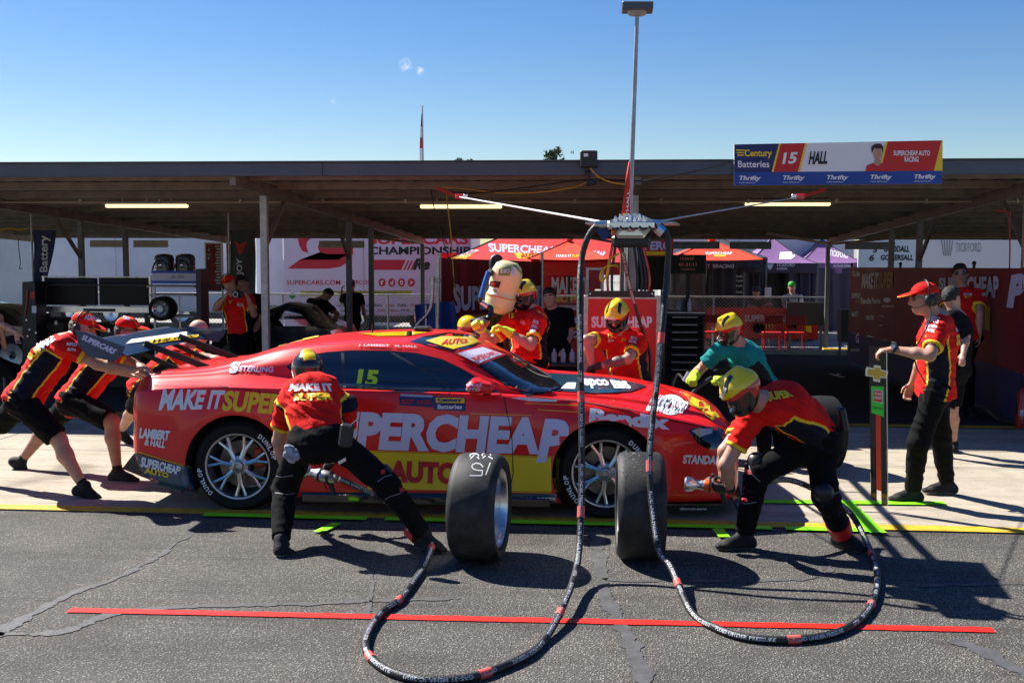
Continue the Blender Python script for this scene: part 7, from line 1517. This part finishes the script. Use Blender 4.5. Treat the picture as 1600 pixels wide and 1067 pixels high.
# woman behind him in black, man in sunglasses
person('person in black tee and shorts with dark tied hair half hidden behind the board man', (1493, 573, 10.9), (1497, 495, True), (-.6, -.8, 0), (1487, 466, True), (.75, .6, 0), [((1512, 520), (1505, 555, 10.7)), ((1512, 545), (1500, 560, 11.1))], [((1488, 640), (1490, 695)), ((1478, 640), (1470, 702))], h=1.66, shirt='black', bottom='shorts', wearing=None, near=False, toes=[(.2, 1, 0), (.2, 1, 0)])
p = person('young man in black sunglasses and red team polo standing by the banner wall', (1507, 523, 13.7), (1504, 455, True), (-1, .2, 0), (1500, 427, False), (-.25, -1, -.02), [((1531, 492), (1530, 526, 13.6)), ((1478, 492), (1482, 526, 13.5))], [((1500, 592), (1502, 635)), ((1515, 592), (1514, 637))][::1], wearing=None, glasses=True, near=False, vox=.011, toes=[(-.3, -1, 0), (.1, -1, 0)], h=1.85)
sdec(p, 'shirt_lettering', [m_wht, m_pyel], lambda q, bv: [ptext(q, s, r, bv, mi, bold=.04, step=4, off=.01) for s, r, mi in (('TEAM', (1505, 459, 1518, 462), 0), ('AUTO', (1507, 463, 1517, 466), 1), ('HALL', (1534, 458, 1541, 464), 0))])
# pushers
p = person('crewman in red cap leaning hard into the tail of the car, nearest of three pushers', (38, 622, 8.58), (104, 524, False), (.12, -1, 0), (138, 507, False), (.93, -.05, -.30), [((172, 600), (226, 596, 8.75)), ((150, 580), (222, 584, 8.45))], [((-4, 655), (-52, 712, 8.9)), ((112, 672), (132, 762))], bottom='shorts', glasses=False, headset=True, toes=[(.8, 0, -.75), (1, 0, -.35)], hair=m_hair2, sleeve=.62, curl=.45, headup=(.25, 0, 1), build=1.06, hv=[((1, 0, .25), (1, 0, -.3)), ((1, 0, .25), (1, 0, -.3))], shoulders=[(110, 535, 8.72), (100, 538, 8.36)])
sdec(p, 'shirt_lettering', [m_wht, m_pyel], lambda q, bv: (ptext(q, 'MAKE', [(62, 550), (88, 532), (80, 522), (58, 538)], bv, 0, bold=.05, **ST_), ptext(q, 'SUP', [(48, 564), (68, 549), (60, 540), (42, 555)], bv, 1, bold=.05, **ST_), ptext(q, 'REPCO', [(104, 540), (120, 542), (120, 537), (105, 535)], bv, 0, bold=.04, **ST_), ptext(q, 'AUTO', [(105, 547), (119, 549), (119, 545), (106, 543)], bv, 0, bold=.04, **ST_)))
sdec(p, 'cap_lettering', [m_lilac], lambda q, bv: (ptext(q, 'AUTO', [(132, 500), (150, 502), (150, 496), (132, 493)], bv, 0, bold=.04, **ST_)), 'hat')
p = person('crewman in red cap and sunglasses pushing the wing, middle of three pushers', (118, 624, 9.25), (176, 545, False), (.10, -1, 0), (201, 516, False), (1, .02, -.12), [((215, 580), (240, 590, 9.4)), ((222, 575), (236, 588, 9.1))], [((76, 662), (32, 722, 9.45)), ((172, 650), (184, 738))], bottom='shorts', glasses=True, toes=[(.75, 0, -.8), (1, -.12, 0)], hair=m_hair2, sleeve=.62, curl=.5, headup=(.1, 0, 1), skin=m_skin2, sole=m_sole, build=1.05, hv=[((1, 0, .3), (1, 0, -.3)), ((1, 0, .3), (1, 0, -.3))])
sdec(p, 'cap_lettering', [m_lilac], lambda q, bv: (ptext(q, 'RACE', [(172, 508), (178, 508), (176, 496), (171, 498)], bv, 0, bold=.03, **ST_), ptext(q, 'TEAM', [(192, 499), (203, 502), (203, 497), (192, 494)], bv, 0, bold=.03, **ST_)), 'hat')
p = person('bald crewman in red shirt pushing beyond the rear wing, farthest of three pushers', (225, 605, 10.15), (290, 546, False), (.15, -1, 0), (321, 506, False), (.9, -.15, -.35), [((335, 575), (385, 578, 10.25)), ((330, 560), (378, 570, 9.9))], [((190, 655), (178, 692, 10.9)), ((265, 650), (262, 720))], bottom='shorts', wearing='bald', toes=[(1, 0, -.5), (1, 0, 0)], sleeve=.62, near=True, curl=.4, headup=(.3, 0, 1), vox=.011, sole=m_sole)
# refueller
p = person('refueller in yellow helmet and yellow gloves aiming the fuel nozzle', (826, 560, 10.55), (826, 486, True), (-.93, .38, 0), (818, 462, False), (-.62, -.72, -.22), [((828, 540), (790, 516, 10.18)), ((768, 530), (748, 506, 10.28))], [((815, 630), (812, 700)), ((835, 630), (840, 700))], wearing='helmet', hands='yellow', sleeve=.70, curl=.9, vox=.010, build=1.05, hv=[((-.9, -.2, .45), (-.2, -.1, -1)), ((-.3, -.8, .2), (.5, -.1, -.8))], headup=(-.05, 0, 1), shoulders=[(842, 505, 10.38), (797, 502, 10.55)])
sdec(p, 'shirt_lettering', [m_wht, m_pyel], lambda q, bv: [ptext(q, s, r, bv, mi, bold=.04, **ST_) for s, r, mi in (('15', [(795, 497), (802, 498), (803, 491), (795, 490)], 1), ('AUTO', [(811, 504), (821, 508), (822, 503), (812, 499)], 0), ('REPCO', [(828, 519), (836, 521), (837, 517), (830, 514)], 0), ('CASTROL', [(830, 512), (839, 515), (840, 510), (832, 507)], 0), ('PIRTEK', [(833, 505), (841, 508), (842, 503), (835, 500)], 0))])
sdec(p, 'helmet_lettering', [m_wht, m_pyel], lambda q, bv: (ptext(q, 'SUPER', [(798, 459), (812, 464), (812, 459), (799, 454)], bv, 0, bold=.04, **ST_)), 'hat')
# crouching crewman beyond the bonnet
p = person('tattooed crewman in yellow helmet and black gloves stooping beyond the bonnet', (985, 600, 10.5), (972, 516, False), (-.96, .28, 0), (964, 494, False), (-.30, -.80, -.52), [((977, 562), (935, 572, 10.1)), ((918, 545), (926, 576, 10.15))][::1], [((980, 640), (975, 710)), ((1000, 640), (1005, 705))], wearing='helmet', hands='black', sleeve=.66, curl=1.0, vox=.010, build=1.08, headup=(-.1, -.35, .9), shoulders=[(998, 535, 10.35), (943, 532, 10.4)])
sdec(p, 'shirt_lettering', [m_wht, m_pyel], lambda q, bv: [ptext(q, s, r, bv, mi, bold=.04, **ST_) for s, r, mi in (('15', [(950, 529), (957, 529), (957, 522), (950, 522)], 1), ('TEAM', [(949, 534), (959, 534), (959, 531), (949, 531)], 0), ('REPCO', [(985, 530), (995, 533), (996, 528), (986, 525)], 0), ('CASTROL', [(983, 536), (994, 538), (994, 534), (984, 531)], 0), ('AUTO', [(971, 533), (978, 534), (978, 529), (971, 528)], 1))])
sdec(p, 'helmet_lettering', [m_wht, m_pyel], lambda q, bv: (ptext(q, 'SUPER', [(943, 497), (962, 500), (962, 496), (944, 493)], bv, 0, bold=.04, **ST_)), 'hat')
# man in teal
p = person('crewman in teal shirt with yellow helmet and yellow gloves leaning over the nose', (1188, 600, 10.75), (1156, 540, False), (-.30, 1, 0), (1139, 516, False), (-.85, -.38, -.35), [((1097, 572), (1085, 588, 10.25)), ((1150, 600), (1128, 592, 10.6))], [((1190, 650), (1195, 715)), ((1215, 650), (1222, 712))], shirt='teal', wearing='helmet', hands='yellow', sleeve=.62, curl=.8, vox=.010, build=1.06, headup=(-.2, -.1, .95), shoulders=[(1124, 548, 10.4), (1172, 556, 10.75)])
# photographer and friends on the left
p = person('man in red polo and striped cap holding a camera up before the rust red panel', (376, 525, 14.9), (368, 464, False), (-1, .05, 0), (358, 443, False), (.12, -1, -.1), [((398, 492), (388, 467, 14.55)), ((332, 488), (352, 464, 14.5))], [((370, 590), (370, 630)), ((385, 590), (388, 630))], wearing='cap', near=False, vox=.011, curl=.9, headset=True, hv=[((-.3, -.2, .9), (-.6, .2, 0)), ((.5, -.2, .8), (.6, .2, 0))])
sdec(p, 'shirt_lettering', [m_wht, m_pyel], lambda q, bv: [ptext(q, s, r, bv, mi, bold=.04, step=4, off=.01) for s, r, mi in (('15', (346, 472, 353, 478), 1), ('AUTO', (370, 474, 380, 479), 0), ('V', (357, 470, 363, 476), 1))])
t = thing('camera', 'small black camera with a ringed lens held up by the man in red polo', 'camera', at(372, 460, 14.35)); c = at(371, 460, 14.38)
obj('camera_body', MB().box(c, (.15, .06, .085), bev=.012), m_pb, t); obj('lens', MB().lathe(c, (0, -1, 0), [(.03, .042), (.075, .042), (.08, .036), (.07, .03), (.065, 0)], 24), m_pb, t, smooth=True); obj('lens_ring', MB().lathe(c, (0, -1, 0), [(.079, .038), (.084, .034), (.081, .03)], 24), m_wht, t, smooth=True)
person('dark haired person in black behind the man with the camera', (395, 521, 15.6), (390, 462, True), (-1, .1, 0), (377, 442, False), (.1, -1, 0), [((405, 500), (395, 530, 15.4)), ((372, 500), (375, 530, 15.4))], [((385, 590), (385, 625)), ((400, 590), (402, 625))], shirt='black', wearing=None, near=False, skin=m_skin2)
person('person in black bending forward with a lanyard before the championship trailer', (500, 512, 20.5), (497, 470, False), (-.9, .4, 0), (514, 459, False), (.6, -.5, -.6), [((528, 490), (520, 512, 20.1)), ((478, 495), (500, 512, 20.0))], [((495, 555), (490, 588, None)), ((510, 555), (512, 588, None))], shirt='black', wearing=None, near=False, ground=gz(20.5))
person('person in black seen from behind at the fence before the championship trailer', (551, 497, 24.5), (550, 460, True), (1, 0, 0), (549, 446, True), (0, 1, 0), [((532, 480), (534, 455, 24.9)), ((568, 485), (572, 505, 24.6))], [((545, 525), (545, 552, 24.5)), ((556, 525), (557, 552, 24.5))], shirt='black', wearing=None, near=False, ground=gz(24.5))
person('dark haired person in black hoodie standing behind the refueller', (868, 545, 13.3), (866, 486, True), (-1, .1, 0), (859, 465, False), (-.2, -1, -.05), [((890, 520), (880, 545, 13.2)), ((842, 520), (845, 545, 13.2))], [((860, 600), (860, 645)), ((875, 600), (877, 645))], shirt='black', wearing=None, near=False, h=1.7)
person('seated person in black at the far left edge resting a hand on the knee', (-30, 560, 12.6), (-20, 478, False), (-.2, 1, 0), (-18, 445, False), (.5, -1, 0), [((10, 510), (26, 520, 12.4)), ((0, 500), (5, 530, 12.7))], [((30, 560), (25, 640)), ((20, 555), (15, 635))], shirt='black', wearing=None, near=False, hands='bare', curl=.5, hv=[((.2, -.2, -1), (.5, -.5, 0)), None])
st = thing('stool', 'black stool under the seated person at the far left edge', 'stool', (at(-30, 560, 12.6).x, 12.6, 0)); sx_, zz_ = at(-30, 560, 12.6).x, at(-30, 560, 12.6).z-.16
obj('seat', MB().box((sx_, 12.6, zz_), (.45, .45, .06), bev=.02), m_pb, st)
for a in (-.18, .18):
    for b in (-.18, .18): obj('leg', MB().cyl((sx_+a, 12.6+b, 0), (sx_+a, 12.6+b, zz_), .016, n=8), m_steel, st)
p = person('spectator in khaki shirt and bucket hat leaning on the fence', (1186, 503, 27.4), (1184, 470, False), (-1, 0, 0), (1181, 455, False), (0, -1, -.15), [((1170, 480), (1182, 479, 27.2)), ((1198, 480), (1190, 479, 27.2))][::-1], [((1180, 540), (1180, 570, None)), ((1190, 540), (1190, 570, None))], shirt='olive', wearing='bald', near=False, vox=.016, ground=-.5)
obj('bucket_hat', MB().lathe(p['hc']+Vector((0, 0, .04)), (0, 0, 1), [(0, .17), (.01, .165), (.03, .105), (.10, .09), (.115, .0)], 20), mat('hat_grey', (.05, .055, .065), rough=.8), p['root'], smooth=True)
p = person('spectator in white tee and green cap with backpack straps behind the fence', (1238, 496, 27.5), (1238, 462, False), (-1, 0, 0), (1237, 447, False), (0, -1, 0), [((1226, 485), (1225, 505, 28.0)), ((1252, 480), (1254, 500, 28.0))][::-1], [((1234, 540), (1234, 570, None)), ((1243, 540), (1243, 570, None))], shirt='white', wearing='bald', near=False, vox=.016, ground=-.5)
obj('green_cap', MB().ball(p['hc']+Vector((0, .01, .06)), (.095, .11, .09), 14).box(p['hc']+Vector((0, -.13, .06)), (.14, .1, .015)), mat('cap_green', (.02, .3, .02), rough=.7), p['root'], smooth=True)
for s in (-.13, .13): obj('strap', MB().bar(p['N']+Vector((s, -.16, 0)), p['N']+Vector((s*.9, -.18, -.35)), .05, .012), m_pb, p['root'])
